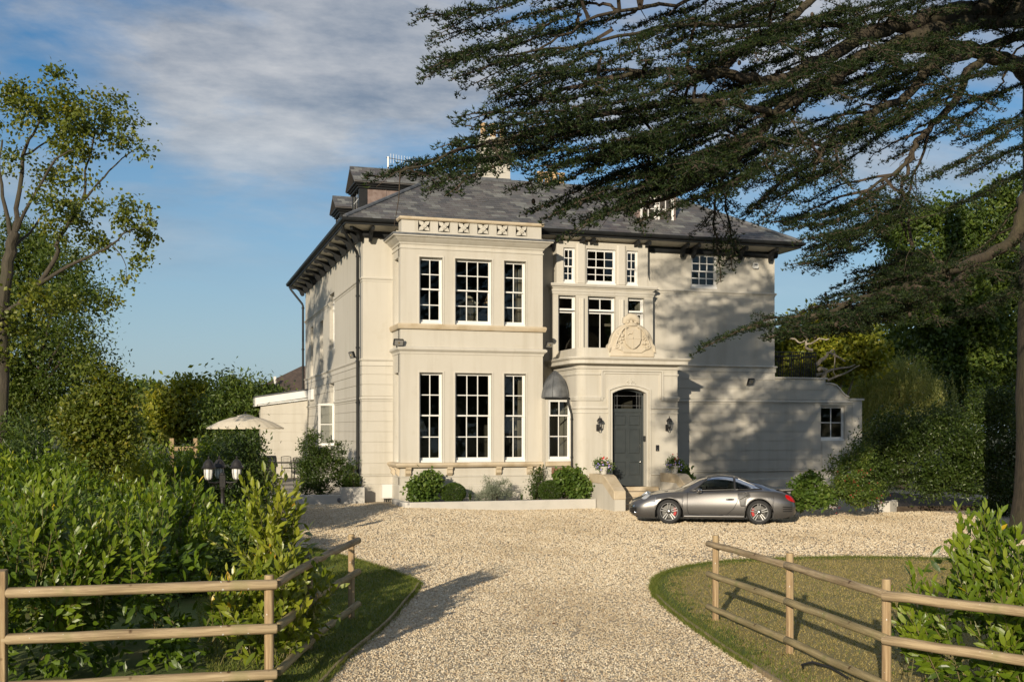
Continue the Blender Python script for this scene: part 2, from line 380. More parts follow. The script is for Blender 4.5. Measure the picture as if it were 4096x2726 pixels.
def np_obj(name, V, F, mat, parent=None, rnd=None, smooth=False):
    """fast mesh from numpy arrays; F is (M,3) or (M,4); rnd one value per vertex"""
    me = np_mesh(name, V, F, mat, rnd, smooth)
    return put(bpy.data.objects.new(name, me), parent)
def np_mesh(name, V, F, mat, rnd=None, smooth=False):
    me = bpy.data.meshes.new(name); k = F.shape[1]
    me.vertices.add(len(V)); me.vertices.foreach_set('co', np.ascontiguousarray(V, np.float32).ravel())
    me.loops.add(F.size); me.loops.foreach_set('vertex_index', np.ascontiguousarray(F, np.int32).ravel())
    me.polygons.add(len(F)); me.polygons.foreach_set('loop_start', np.arange(0, F.size, k, dtype=np.int32))
    me.polygons.foreach_set('loop_total', np.full(len(F), k, np.int32))
    me.polygons.foreach_set('use_smooth', np.full(len(F), bool(smooth)))
    me.materials.append(MAT[mat]); me.update(calc_edges=True)
    if rnd is not None:
        a = me.attributes.new('rnd', 'FLOAT', 'POINT'); a.data.foreach_set('value', np.ascontiguousarray(rnd, np.float32))
    return me
def unit(a): return a/np.maximum(np.linalg.norm(a, axis=-1, keepdims=True), 1e-9)
def rdirs(rng, n): return unit(rng.normal(size=(n, 3)))

LEAF_RH = (np.array([(0, 0, 0), (.45, -.5, .10), (1, 0, 0), (.45, .5, .10)]), np.array([(0, 1, 2), (0, 2, 3)]))
LEAF_BIG = (np.array([(0, 0, 0), (.28, -.40, .07), (.28, 0, .02), (.28, .40, .07), (.66, -.40, .05), (.66, 0, 0), (.66, .40, .05), (1, 0, -.10)]),
            np.array([(0, 1, 2), (0, 2, 3), (1, 4, 5), (1, 5, 2), (2, 5, 6), (2, 6, 3), (4, 7, 5), (5, 7, 6)]))
def leaves(P, Dn, Up, L, W, shape):
    """leaf polygons at P pointing along Dn, their upper face towards Up"""
    T, F = shape
    d = unit(Dn); s = unit(np.cross(Up, d)); u = np.cross(d, s)
    V = P[:, None, :]+d[:, None, :]*(T[None, :, 0:1]*L[:, None, None])+s[:, None, :]*(T[None, :, 1:2]*W[:, None, None])+u[:, None, :]*(T[None, :, 2:3]*W[:, None, None])
    n = len(P); k = len(T)
    FF = (F[None, :, :]+(np.arange(n)*k)[:, None, None]).reshape(-1, 3)
    return V.reshape(-1, 3), FF, k
def leaf_obj(name, parent, P, Dn, Up, L, W, mat, rng, shape=LEAF_RH, rnd=None, kind=None):
    V, F, k = leaves(P, Dn, Up, L, W, shape)
    if rnd is None: rnd = rng.random(len(P))
    o = np_obj(name, V, F, mat, parent, np.repeat(rnd, k))
    if kind: o['kind'] = kind
    return o
def clump_points(rng, blobs, n, clumps, sig, shell=.55, up=.0):
    """points gathered in clumps inside ellipsoids (cx,cy,cz,rx,ry,rz); also returns the outward direction and the clump number"""
    bl = np.array(blobs, float); vol = bl[:, 3]*bl[:, 4]+bl[:, 4]*bl[:, 5]; pb = vol/vol.sum()
    ci = rng.choice(len(bl), clumps, p=pb); d = rdirs(rng, clumps); d[:, 2] += up; d = unit(d)
    r = shell+(1-shell)*rng.random(clumps)**.7
    C = bl[ci, :3]+d*bl[ci, 3:6]*r[:, None]
    k = rng.integers(0, clumps, n); s = sig*(.6+.8*rng.random(clumps))
    P = C[k]+rng.normal(size=(n, 3))*s[k][:, None]*np.array([1, 1, .75])
    return P, unit(d[k]*.7+rng.normal(size=(n, 3))*.5), k
def roughen(blobs, rng):
    """break each ellipsoid up with smaller ones sitting on it, for an uneven outline"""
    out = []
    for b in blobs:
        out.append((b[0], b[1], b[2], b[3]*.86, b[4]*.86, b[5]*.86))
        for _ in range(4):
            d = rdirs(rng, 1)[0]; k = .28+.22*rng.random(); out.append((b[0]+d[0]*b[3]*.85, b[1]+d[1]*b[4]*.85, b[2]+d[2]*b[5]*.85, b[3]*k, b[4]*k, b[5]*k))
    return out
def foliage(name, parent, blobs, n, clumps, sig, L, aspect, mat, seed, shell=.5, droop=.2, shape=LEAF_RH, kind=None, floor=None, cval=.5):
    rng = np.random.default_rng(seed)
    P, out, k = clump_points(rng, roughen(blobs, rng), n, clumps, sig, shell)
    if floor is not None:
        ok = P[:, 2] > floor; P, out, k = P[ok], out[ok], k[ok]
    m = len(P); d = unit(out+rng.normal(size=(m, 3))*.6+np.array([0, 0, -droop])); up = unit(np.array([0, 0, .45])+out*.8+rng.normal(size=(m, 3))*.5)
    ll = L*(.65+.7*rng.random(m)); cl = rng.random(clumps)
    rnd = np.clip((1-cval)*rng.random(m)+cval*cl[k], 0, 1)
    return leaf_obj(name, parent, P, d, up, ll, ll*aspect, mat, rng, shape, rnd, kind)
def wobble(pts, amt, rng, sub=4):
    """smooth, slightly crooked path through the given points"""
    pts = [np.array(p, float) for p in pts]; out = []
    for i in range(len(pts)-1):
        p0 = pts[max(i-1, 0)]; p1 = pts[i]; p2 = pts[i+1]; p3 = pts[min(i+2, len(pts)-1)]
        for j in range(sub):
            t = j/sub
            q = .5*((2*p1)+(-p0+p2)*t+(2*p0-5*p1+4*p2-p3)*t*t+(-p0+3*p1-3*p2+p3)*t**3)
            out.append(q+rng.normal(size=3)*amt*(1 if (i or j) else 0))
    out.append(pts[-1]); return out
# ================================================================ the setting: ground
def smooth(x): x = min(max(x, 0), 1); return x*x*(3-2*x)
def gz(x, y): return .15*smooth((y-29)/4.5)*smooth((10.5-x)/4)
mb = MB(); mb.add([(-700, -700, -.05), (700, -700, -.05), (700, 700, -.05), (-700, 700, -.05)], [(0, 1, 2, 3)])
tag(mb.build('ground', 'meadow'), kind='structure')
mb = MB(); nx, ny = 76, 96; x0, x1, y0, y1 = -8., 30., -8., 40.
vs = [(x0+(x1-x0)*i/nx, y0+(y1-y0)*j/ny) for j in range(ny+1) for i in range(nx+1)]
mb.add([(x, y, gz(x, y)) for x, y in vs], [(j*(nx+1)+i, j*(nx+1)+i+1, (j+1)*(nx+1)+i+1, (j+1)*(nx+1)+i) for j in range(ny) for i in range(nx)])
tag(mb.build('gravel_drive', 'gravel', smooth=True), kind='structure')

def spline2(pts, sub=5):
    rng = np.random.default_rng(0)
    return [(float(p[0]), float(p[1])) for p in wobble([(x, y, 0) for x, y in pts], 0, rng, sub)]
LR_low = spline2([(5.55, 7.6), (5.66, 9.0), (5.77, 9.82), (5.91, 10.56), (6.07, 11.41), (6.3, 12.49), (6.53, 13.53), (6.79, 14.56), (7.02, 15.36)])
LR_up = spline2([(7.02, 15.36), (7.36, 16.23), (7.93, 17.3), (8.65, 18.13), (9.77, 18.88), (11.23, 19.1), (12.76, 18.89), (14.05, 18.32), (15.26, 17.68), (17.2, 17.6), (19, 18.2)])
LAWN_R = LR_low+LR_up[1:]+[(24, 19), (24, 2), (5.2, 2)]
LL_low = spline2([(.75, 9.0), (1.15, 10.2), (1.51, 11.2), (1.89, 12.24), (2.68, 14.14), (3.3, 15.9), (3.64, 16.86), (3.88, 17.64)])
LL_up = spline2([(3.88, 17.64), (3.9, 18.3), (3.76, 19.56), (3.5, 21.17), (3.24, 22.3), (2.96, 23.55)])
LAWN_L = LL_low+LL_up[1:]+[(2.0, 25), (-12, 26), (-12, 9)]
def sheet(name, poly, z, mat):
    mb = MB(); mb.add([(x, y, z) for x, y in poly], [tuple(range(len(poly)))])
    return tag(mb.build(name, mat), kind='structure')
sheet('lawn', LAWN_R, .014, 'lawn'); sheet('lawn', LAWN_L, .014, 'lawn_green')
mb = MB()
def inset(path, d):
    out = []
    for i, (x, y) in enumerate(path):
        a = path[max(i-1, 0)]; b = path[min(i+1, len(path)-1)]; tx, ty = b[0]-a[0], b[1]-a[1]; l = math.hypot(tx, ty)
        k = d*(.75+.5*math.sin(i*1.7)*math.sin(i*.61)); out.append((x+ty/l*k, y-tx/l*k))
    return out
pp = LR_low[18:]+LR_up[1:]; qq = inset(pp, .42); n = len(pp)
mb.add([(x, y, .018) for x, y in pp]+[(x, y, .018) for x, y in qq], [(i, i+1, n+i+1, n+i) for i in range(n-1)])
tag(mb.build('green_lawn_border', 'lawn_green'), kind='structure')
def edging(path, label):
    t = thing('lawn_edging', label, 'lawn edging', (path[0][0], path[0][1], 0), 'timber lawn edgings')
    step = 3
    for i in range(0, len(path)-1, step):
        seg = path[i:i+step+1]
        if len(seg) < 2: continue
        mb = MB(); mb.sweep(seg, [(-.012, -.04), (.016, -.04), (.016, .05), (-.012, .05)]); mb.build('edging_board', 'rail_timber', t)
edging(LL_low[::1], 'dark timber board edging the shaded lawn on the left')
edging(LR_low[::-1], 'timber board edging the parched lawn on the right')
def inside(P, poly):
    x, y = P[:, 0], P[:, 1]; r = np.zeros(len(P), bool); n = len(poly)
    for i in range(n):
        (xa, ya), (xb, yb) = poly[i], poly[(i+1) % n]
        c = ((ya > y) != (yb > y)) & (x < (xb-xa)*(y-ya)/(yb-ya+1e-12)+xa); r ^= c
    return r
def dist_path(P, path):
    d = np.full(len(P), 1e9)
    for x, y in path: d = np.minimum(d, np.hypot(P[:, 0]-x, P[:, 1]-y))
    return d
rng = np.random.default_rng(11)
# loose pebbles, thickest near the camera
def pebbles(name, n, box, power, smin, smax, seed):
    rng = np.random.default_rng(seed)
    Y = box[2]+(box[3]-box[2])*rng.random(n)**power; X = box[0]+(box[1]-box[0])*rng.random(n)
    P = np.c_[X, Y]; ok = ~inside(P, LAWN_R) & ~inside(P, LAWN_L); P = P[ok]; n = len(P)
    T = np.array([(1, 0, 0), (-.9, .1, 0), (.1, .8, .05), (-.1, -.75, 0), (.1, .05, .62), (0, 0, -.5)]); F = np.array([(0, 2, 4), (2, 1, 4), (1, 3, 4), (3, 0, 4)])
    s = smin+(smax-smin)*rng.random(n)**2; a = rng.random(n)*6.283; tilt = rng.normal(size=(n, 2))*.25
    c, sn = np.cos(a), np.sin(a); V = np.repeat(T[None], n, 0)*(1+rng.normal(size=(n, 6, 3))*.16)
    V[..., 2] += V[..., 0]*tilt[:, :1]+V[..., 1]*tilt[:, 1:]
    W = np.stack([V[..., 0]*c[:, None]-V[..., 1]*sn[:, None], V[..., 0]*sn[:, None]+V[..., 1]*c[:, None], V[..., 2]], -1)*s[:, None, None]
    W[..., 0] += P[:, :1]; W[..., 1] += P[:, 1:]; W[..., 2] += s[:, None]*.22
    o = np_obj(name, W.reshape(-1, 3), (F[None]+(np.arange(n)*6)[:, None, None]).reshape(-1, 3), 'pebble', None, np.repeat(rng.random(n), 6))
    return tag(o, 'loose pale gravel stones covering the near part of the drive', 'gravel', kind='stuff')
pebbles('loose_gravel', 62000, (1.0, 8.5, 8.8, 19.5), 1.5, .008, .017, 5)
def lumps(name, n, box, smin, smax, seed, label, fade=None):
    """coarser gravel farther off: four sided stones"""
    rng = np.random.default_rng(seed)
    P = np.c_[box[0]+(box[1]-box[0])*rng.random(n), box[2]+(box[3]-box[2])*rng.random(n)]
    ok = ~inside(P, LAWN_R) & ~inside(P, LAWN_L) & ~((P[:, 1] > 33.2) & (P[:, 0] > 6.9) & (P[:, 0] < 16.2)) & (P[:, 1] < 35.5) & ~inside(P, [(16.3, 35.4), (18.6, 32.3), (20.2, 29.8), (21.2, 29.0), (30, 30), (30, 40), (16.3, 40)])
    if fade: ok &= rng.random(n) < np.clip((P[:, 1]-fade[0])/(fade[1]-fade[0]), 0, 1)
    P = P[ok]; n = len(P); s = smin+(smax-smin)*rng.random(n); a = rng.random(n)*6.283; k = np.arange(4)*math.pi/2
    r = s[:, None]*(.75+.5*rng.random((n, 4))); an = a[:, None]+k[None]+rng.normal(size=(n, 4))*.2
    g = np.array([gz(x, y) for x, y in P]) if box[3] > 29 else np.zeros(n)
    B = np.stack([P[:, :1]+r*np.cos(an), P[:, 1:]+r*np.sin(an), np.repeat(g[:, None]-.004, 4, 1)], -1)
    T = np.stack([P[:, 0]+rng.normal(size=n)*s*.25, P[:, 1]+rng.normal(size=n)*s*.25, g+s*(.6+.35*rng.random(n))], -1)[:, None]
    V = np.concatenate([B, T], 1).reshape(-1, 3); F = np.array([(0, 1, 4), (1, 2, 4), (2, 3, 4), (3, 0, 4)])
    o = np_obj(name, V, (F[None]+(np.arange(n)*5)[:, None, None]).reshape(-1, 3), 'pebble', None, np.repeat(rng.random(n), 5))
    return tag(o, label, 'gravel', kind='stuff')
lumps('coarse_gravel', 84000, (.5, 9.5, 8.8, 25), .012, .021, 6, 'pale gravel of the drive between the two lawns', (27, 15))
lumps('far_gravel', 150000, (1.2, 22.5, 13.5, 35.5), .019, .033, 7, 'pale gravel of the forecourt in front of the house', (12.5, 22))
# grass blades
def blades(name, poly, n, box, h, mat, keep, label, seed):
    rng = np.random.default_rng(seed)
    P = np.c_[box[0]+(box[1]-box[0])*rng.random(n), box[2]+(box[3]-box[2])*rng.random(n)]
    ok = inside(P, poly); P = P[ok]; ok = keep(P, rng); P = P[ok]; n = len(P)
    a = rng.random(n)*6.283; wd = .004+.004*rng.random(n); hh = h*(.4+.9*rng.random(n)); ln = rng.normal(size=(n, 2))*hh[:, None]*.6
    b = np.stack([np.cos(a)*wd, np.sin(a)*wd], -1); z = np.full(n, .012)
    V = np.stack([np.c_[P-b, z], np.c_[P+b, z], np.c_[P+ln, z+hh]], 1).reshape(-1, 3)
    o = np_obj(name, V, np.arange(3*n).reshape(-1, 3), mat, None, np.repeat(rng.random(n), 3))
    return tag(o, label, 'grass', kind='stuff')
edge = LR_low+LR_up
blades('green_grass', LAWN_R, 110000, (5.4, 15.5, 8.5, 19.3), .045, 'grass_blade', lambda P, r: r.random(len(P)) < np.clip(1.05-dist_path(P, edge)/.6, .05, 1), 'short green grass along the rim of the parched lawn', 1)
blades('parched_grass', LAWN_R, 90000, (5.4, 14.5, 8.0, 18.9), .030, 'dry_grass', lambda P, r: dist_path(P, edge) > .2, 'dry straw coloured grass of the lawn on the right', 2)
blades('shaded_grass', LAWN_L, 70000, (.4, 4.0, 9.5, 23.5), .045, 'grass_blade', lambda P, r: r.random(len(P)) < .9, 'short green grass of the shaded lawn on the left', 3)
def edge_tufts(path, n, label, seed):
    rng = np.random.default_rng(seed); A = np.array(path); k = rng.integers(0, len(A)-1, n); f_ = rng.random((n, 1)); T = unit(np.c_[A[k+1]-A[k], np.zeros(n)])[:, :2]
    P = A[k]*(1-f_)+A[k+1]*f_+np.c_[T[:, 1], -T[:, 0]]*rng.normal(size=(n, 1))*.028
    h = .035+.05*rng.random(n)**2; a = rng.random(n)*6.283; wd = .005; bb = np.stack([np.cos(a)*wd, np.sin(a)*wd], -1); ln = rng.normal(size=(n, 2))*h[:, None]*.7; z = np.full(n, .005)
    V = np.stack([np.c_[P-bb, z], np.c_[P+bb, z], np.c_[P+ln, z+h]], 1).reshape(-1, 3)
    tag(np_obj('edge_grass', V, np.arange(3*n).reshape(-1, 3), 'grass_blade', None, np.repeat(rng.random(n), 3)), label, 'grass', kind='stuff')
edge_tufts(LR_low[14:]+LR_up, 14000, 'ragged grass overhanging the edge of the right lawn', 8); edge_tufts(LL_low+LL_up, 7000, 'ragged grass overhanging the edge of the left lawn', 9)
P = np.c_[3.0+5*rng.random(160), 9.5+10*rng.random(160), np.full(160, .03)]
# fallen leaves blown on to the drive
o = leaf_obj('fallen_leaves', None, P, np.c_[rng.normal(size=(160, 2)), np.zeros(160)], np.array([0, 0, 1.])+rng.normal(size=(160, 3))*.3, .03+.03*rng.random(160), .02+.02*rng.random(160), 'dry_leaf', rng)
tag(o, 'scattered brown fallen leaves on the gravel', 'leaves', kind='stuff')

# ================================================================ the house
HX, HY = 13.7, 36.3
house = thing('country_house', 'large cream stucco country house with slate roof and square two storey bay', 'house', (HX, HY, 0))
YM, YB, YT, YP = 36.3, 35.0, 35.95, 33.9
XL, XR = 6.135, 21.32
def wall(O, d, nin, L, z0, z1, ops=(), t=.32, mat='stucco', parent=None, name='wall'):
    O = Vector(O); d = Vector(d); nin = Vector(nin)
    ss = sorted(set([0, L]+[a for o in ops for a in o[:2]])); zz = sorted(set([z0, z1]+[a for o in ops for a in o[2:4]]))
    solid = {}
    for i in range(len(ss)-1):
        for j in range(len(zz)-1):
            cs, cz_ = (ss[i]+ss[i+1])/2, (zz[j]+zz[j+1])/2
            solid[i, j] = not any(o[0] < cs < o[1] and o[2] < cz_ < o[3] for o in ops)
    mb = MB()
    def P(s, z, n): q = O+d*s+nin*n; return (q.x, q.y, z)
    for (i, j), ok in solid.items():
        if not ok: continue
        a, b, c, e = ss[i], ss[i+1], zz[j], zz[j+1]
        mb.add([P(a, c, 0), P(b, c, 0), P(b, e, 0), P(a, e, 0)], [(0, 1, 2, 3)])
        mb.add([P(a, c, t), P(b, c, t), P(b, e, t), P(a, e, t)], [(3, 2, 1, 0)])
        for di, dj, q in ((-1, 0, (a, c, a, e)), (1, 0, (b, e, b, c)), (0, -1, (b, c, a, c)), (0, 1, (a, e, b, e))):
            if not solid.get((i+di, j+dj), False):
                s0, za, s1, zb = q; mb.add([P(s0, za, 0), P(s1, zb, 0), P(s1, zb, t), P(s0, za, t)], [(0, 1, 2, 3)])
    return mb.build(name, mat, parent or house)

FR = 'white_paint'
def window(O, d, nin, s0, s1, z0, z1, cols, ru, rl, zmeet, setb=.15, parent=None, sash=True, bar=.030, label=None, sill=True, fr=.036, st=.042, solo=False):
    O = Vector(O); d = Vector(d); nin = Vector(nin)
    mb = MB()
    def B(m, a, b, n0, n1, za, zb):
        ctr = O+d*((a+b)/2)+nin*((n0+n1)/2)
        m.obox((ctr.x, ctr.y, (za+zb)/2), (d.x, d.y, 0), (nin.x, nin.y, 0), (0, 0, 1), (b-a)/2, (n1-n0)/2, (zb-za)/2)
    n0 = setb
    B(mb, s0, s0+fr, n0, n0+.12, z0, z1); B(mb, s1-fr, s1, n0, n0+.12, z0, z1); B(mb, s0+fr, s1-fr, n0, n0+.12, z1-fr, z1)
    if sill: B(mb, s0-.0, s1+.0, n0-.05, n0+.12, z0, z0+.07)
    else: B(mb, s0+fr, s1-fr, n0, n0+.12, z0, z0+fr)
    zb0 = z0+(.07 if sill else fr)
    panes = []
    def sashp(a, b, za, zb, rows, n, bot):
        B(mb, a, a+st, n, n+.04, za, zb); B(mb, b-st, b, n, n+.04, za, zb)
        B(mb, a+st, b-st, n, n+.04, zb-st, zb); B(mb, a+st, b-st, n, n+.04, za, za+bot)
        ga, gb, gc, gd = a+st, b-st, za+bot, zb-st
        cw = (gb-ga)/cols; rh = (gd-gc)/rows
        for i in range(1, cols): B(mb, ga+cw*i-bar/2, ga+cw*i+bar/2, n+.002, n+.036, gc, gd)
        for j in range(1, rows): B(mb, ga, gb, n+.004, n+.034, gc+rh*j-bar/2, gc+rh*j+bar/2)
        for i in range(cols):
            for j in range(rows): panes.append((ga+cw*i, ga+cw*(i+1), gc+rh*j, gc+rh*(j+1), n+.018))
    if sash:
        sashp(s0+fr, s1-fr, zmeet-.02, z1-fr, ru, n0+.02, .045)
        sashp(s0+fr, s1-fr, zb0, zmeet+.02, rl, n0+.066, .085)
    else: sashp(s0+fr, s1-fr, zb0, z1-fr, ru, n0+.03, .06)
    w_ = mb.build('window', FR, parent or house)
    if label: w_['label'] = label
    for a, b, c, e, n in panes:
        pm = MB(); B(pm, a, b, n, n+.005, c, e); tx_, tz_ = random.gauss(0, .010), random.gauss(0, .010); cx_p, cz_p = sum(q[0]+q[1] for q in pm.v)/8, (c+e)/2; pm.v = [(x+nin.x*((x+y-cx_p)*tx_+(z-cz_p)*tz_), y+nin.y*((x+y-cx_p)*tx_+(z-cz_p)*tz_), z) for x, y, z in pm.v]; pm.build('pane', 'window_glass', w_)
    return w_
X1, X0 = (1, 0), (0, 1)
# ---- bay, two storeys with three windows each
BX = [(7.73, 8.50), (8.91, 10.155), (10.56, 11.32)]
BW = [(1.45, 4.34, 2.96), (5.89, 8.03, 7.02)]
L0 = 7.12
ops = [(a-L0, b-L0, z0, z1) for z0, z1, zm in BW for a, b in BX]
wall((L0, YB), (1, 0), (0, 1), 11.9-L0, 0, 8.80, ops)
sideops = [(.30, 1.08, z0, z1) for z0, z1, zm in BW]
wall((L0, YM), (0, -1), (1, 0), YM-YB-.32, 0, 8.80, [(YM-36.0, YM-35.2, z0, z1) for z0, z1, zm in BW], t=.28)
wall((11.9, YB+.32), (0, 1), (-1, 0), YM-YB-.32, 0, 8.80, (), t=.28)
for k, (z0, z1, zm) in enumerate(BW):
    for i, (a, b) in enumerate(BX):
        window((0, YB), (1, 0), (0, 1), a, b, z0, z1, 3 if i == 1 else 2, 2, 2, zm)
    window((L0, YM), (0, -1), (1, 0), YM-36.0, YM-35.2, z0, z1, 2, 2, 2, zm)
bay_path = [(L0, YM), (L0, YB), (11.9, YB), (11.9, YM)]
def mould(path, prof, mat='stucco_trim', name='moulding', closed=False, smooth=False):
    mb = MB(); mb.sweep(path, prof, closed); return mb.build(name, mat, house, smooth)
mould(bay_path, [(-.02, 8.40), (.03, 8.42), (.05, 8.47), (.09, 8.50), (.17, 8.57), (.22, 8.62), (.28, 8.64), (.28, 8.68), (-.02, 8.68)], name='cornice')
mould(bay_path, [(-.02, 8.682), (.31, 8.682), (.30, 8.74), (.05, 8.78), (-.02, 8.78)], 'lead', 'lead_flashing')
mould(bay_path, [(-.02, 8.28), (.025, 8.28), (.03, 8.32), (-.02, 8.33)], name='moulding')
mould(bay_path, [(-.02, 4.93), (.02, 4.93), (.03, 4.99), (.06, 5.02), (.11, 5.06), (.12, 5.11), (.08, 5.15), (-.02, 5.17)], name='string_course')
mould(bay_path, [(-.02, 5.72), (.07, 5.72), (.09, 5.76), (.11, 5.84), (.08, 5.89), (-.02, 5.90)], 'sill_stone', 'stone_sill')
mould(bay_path, [(-.02, 1.30), (.13, 1.30), (.16, 1.33), (.19, 1.38), (.17, 1.44), (-.02, 1.455)], 'sill_stone', 'stone_sill')
mould(bay_path, [(-.02, .98), (.03, .99), (.035, 1.02), (-.02, 1.05)], name='moulding')
mould(bay_path, [(-.02, 0), (.05, 0), (.05, .70), (.03, .74), (-.02, .75)], 'stucco', 'plinth')
# window surrounds of the bay: a slim fillet round each opening
for z0, z1, zm in BW:
    for a, b in BX:
        mb = MB(); mb.box(a-.045, a, YB-.018, YB+.01, z0, z1+.045); mb.box(b, b+.045, YB-.018, YB+.01, z0, z1+.045); mb.box(a, b, YB-.018, YB+.01, z1, z1+.045)
        mb.build('architrave', 'stucco_trim', house)
# corbels under the lower sill
def corbel(x, y, dx_=0, dy_=-1):
    mb = MB(); pr = [(0, 1.30), (.15, 1.30), (.15, 1.25), (.11, 1.22), (.10, 1.17), (.12, 1.12), (.07, 1.06), (.03, 1.02), (0, 1.02)]
    if dy_: mb.prism([(y-o, z) for o, z in pr], 'x', x-.085, x+.085)
    else: mb.prism([(x-o, z) for o, z in pr], 'y', y-.085, y+.085)
    mb.build('corbel', 'sill_stone', house)
for x in (7.36, 8.72, 10.36, 11.42, 11.74): corbel(x, YB)
for y in (35.25, 36.0): corbel(L0, y, -1, 0)
# parapet with six pierced panels
PX_ = [7.70+.655*i for i in range(6)]
ops = [(a-7.16, a-7.16+.40, 8.86, 9.21) for a in PX_]
wall((7.16, YB+.03), (1, 0), (0, 1), 11.86-7.16, 8.76, 9.21, ops, t=.20, name='parapet')
wall((7.16, YM), (0, -1), (1, 0), YM-YB-.23, 8.76, 9.21, [(.40, .80, 8.86, 9.21)], t=.2, name='parapet')
wall((11.86, YB+.23), (0, 1), (-1, 0), YM-YB-.2, 8.76, 9.21, (), t=.2, name='parapet')
pp = [(7.16, YM), (7.16, YB+.03), (11.86, YB+.03), (11.86, YM)]
mould(pp, [(-.24, 9.20), (.05, 9.20), (.08, 9.24), (.07, 9.30), (-.24, 9.33)], 'sill_stone', 'coping')
for a in PX_:
    c = (a+.20, 9.035); mb = MB()
    for k in range(4):
        an = R(45+90*k); px, pz = math.cos(an), math.sin(an); qx, qz = -pz, px
        pol = [(c[0]+qx*.035, c[1]+qz*.035), (c[0]+px*.12+qx*.07, c[1]+pz*.12+qz*.07), (c[0]+px*.26, c[1]+pz*.22), (c[0]+px*.12-qx*.07, c[1]+pz*.12-qz*.07), (c[0]-qx*.035, c[1]-qz*.035)]
        pol = [(min(max(x, a-.01), a+.41), min(max(z, 8.85), 9.21)) for x, z in pol]
        mb.prism(pol, 'y', YB+.04, YB+.12)
    st = mb.build('pierced_star', 'stucco_trim', house)
    mb = MB(); prof = [(.0, -.03), (.032, -.03), (.04, -.012), (.055, -.012), (.068, -.03), (.082, -.02), (.082, .04)]
    m2 = MB(); m2.lathe(prof, 16); m2.v = [(c[0]+x, YB+.035+z, c[1]+y) for x, y, z in m2.v]; m2.build('rosette', 'stucco_trim', st, True)
mb = MB(); mb.box(7.3, 11.8, YB+.25, YM, 8.60, 8.78); mb.build('bay_roof', 'lead', house)
# ---- main walls
wall((XL, YM), (1, 0), (0, 1), L0-XL, 0, 8.95, ())
wall((11.9, YM), (1, 0), (0, 1), 12.9-11.9, 0, 8.95, ())
RW = (17.955, 18.975, 7.57, 8.80)
wall((15.9, YM), (1, 0), (0, 1), XR-15.9, 0, 8.95, [(RW[0]-15.9, RW[1]-15.9, RW[2], RW[3])])
window((0, YM), (1, 0), (0, 1), *RW, 3, 2, 2, 8.19, setb=.05)
SW = [(42.75, 44.05, 5.6, 7.78), (45.95, 46.95, 4.87, 7.0), (49.15, 50.1, 4.87, 7.03), (42.65, 43.98, 2.3, 4.30)]
wall((XL, 52), (0, -1), (1, 0), 52-YM-.32, 0, 8.95, [(52-b, 52-a, z0, z1) for a, b, z0, z1 in SW])
for a, b, z0, z1 in SW: window((XL, 52), (0, -1), (1, 0), 52-b, 52-a, z0, z1, 3, 2, 2, (z0+z1)/2)
mb = MB(); mb.box(XR-.3, XR, YM+.32, 52, 0, 8.95); mb.build('wall', 'stucco', house)
mb = MB(); mb.box(XL+.321, XR-.301, 51.7, 52, 0, 8.95); mb.build('wall', 'stucco', house)
# string courses, cornice lines, plinths
pS = lambda z: [(-.03, z-.09), (.015, z-.09), (.02, z-.04), (.05, z-.02), (.065, z+.02), (.04, z+.05), (-.03, z+.055)]
def strings(path, levels=(7.45, 4.72, 3.52)):
    for z in levels:
        if z == 4.72: mould(path, [(-.03, 4.60), (.035, 4.60), (.035, 4.74), (.06, 4.76), (.085, 4.80), (.06, 4.83), (-.03, 4.84)], name='string_course')
        elif z == 3.52: mould(path, [(-.03, 3.44), (.03, 3.44), (.035, 3.49), (.07, 3.51), (.075, 3.55), (.04, 3.57), (.04, 3.59), (-.03, 3.6)], name='string_course')
        else: mould(path, pS(z), name='string_course')
strings([(XL, 52), (XL, 44.15)], (7.45,)); strings([(XL, 42.65), (XL, YM), (L0, YM)], (7.45,))
strings([(XL, 52), (XL, YM), (L0, YM)], (4.72,)); strings([(XL, 52), (XL, 44.0)], (3.52,)); strings([(XL, 42.6), (XL, YM), (L0, YM)], (3.52,))
strings([(16.26, YM), (XR, YM), (XR, 40)], (7.45, 4.72)); strings([(16.26, YM), (24.6, YM)], (3.52,))
for path in ([(XL, 52), (XL, YM), (L0, YM)], [(16.3, YM), (25.0, YM)]):
    mould(path, [(-.03, .98), (.04, .985), (.05, 1.02), (-.03, 1.05)], name='moulding')
    mould(path, [(-.03, 0), (.06, 0), (.06, .70), (.04, .73), (-.03, .74)], 'stucco', 'plinth')
# rusticated courses: flat bands with open joints between them
ZB = [1.05, 1.40, 1.75, 2.10, 2.435, 2.77, 3.10, 3.44, None, 3.60, 3.98, 4.31, 4.60]
def bands(O, d, nout, segs, ops=()):
    O = Vector(O); d = Vector(d); nout = Vector(nout)
    for a, b in zip(ZB[:-1], ZB[1:]):
        if a is None or b is None: continue
        for s0, s1 in segs:
            cuts = [(s0, s1)]
            for o in ops:
                if o[2] < b and o[3] > a:
                    cuts = [c for q in cuts for c in ((q[0], min(q[1], o[0])), (max(q[0], o[1]), q[1])) if c[1]-c[0] > .05]
            for c0, c1 in cuts:
                q = O+d*((c0+c1)/2)+nout*.008; mb = MB()
                mb.obox((q.x, q.y, (a+b)/2), (d.x, d.y, 0), (nout.x, nout.y, 0), (0, 0, 1), (c1-c0)/2, .014, (b-a)/2-.011)
                mb.build('rustication_band', 'stucco', house)
bands((XL, YM), (1, 0), (0, -1), [(0, L0-XL)])
bands((XL, 52), (0, -1), (-1, 0), [(0, 52-YM)], [(52-b, 52-a, z0, z1) for a, b, z0, z1 in SW])
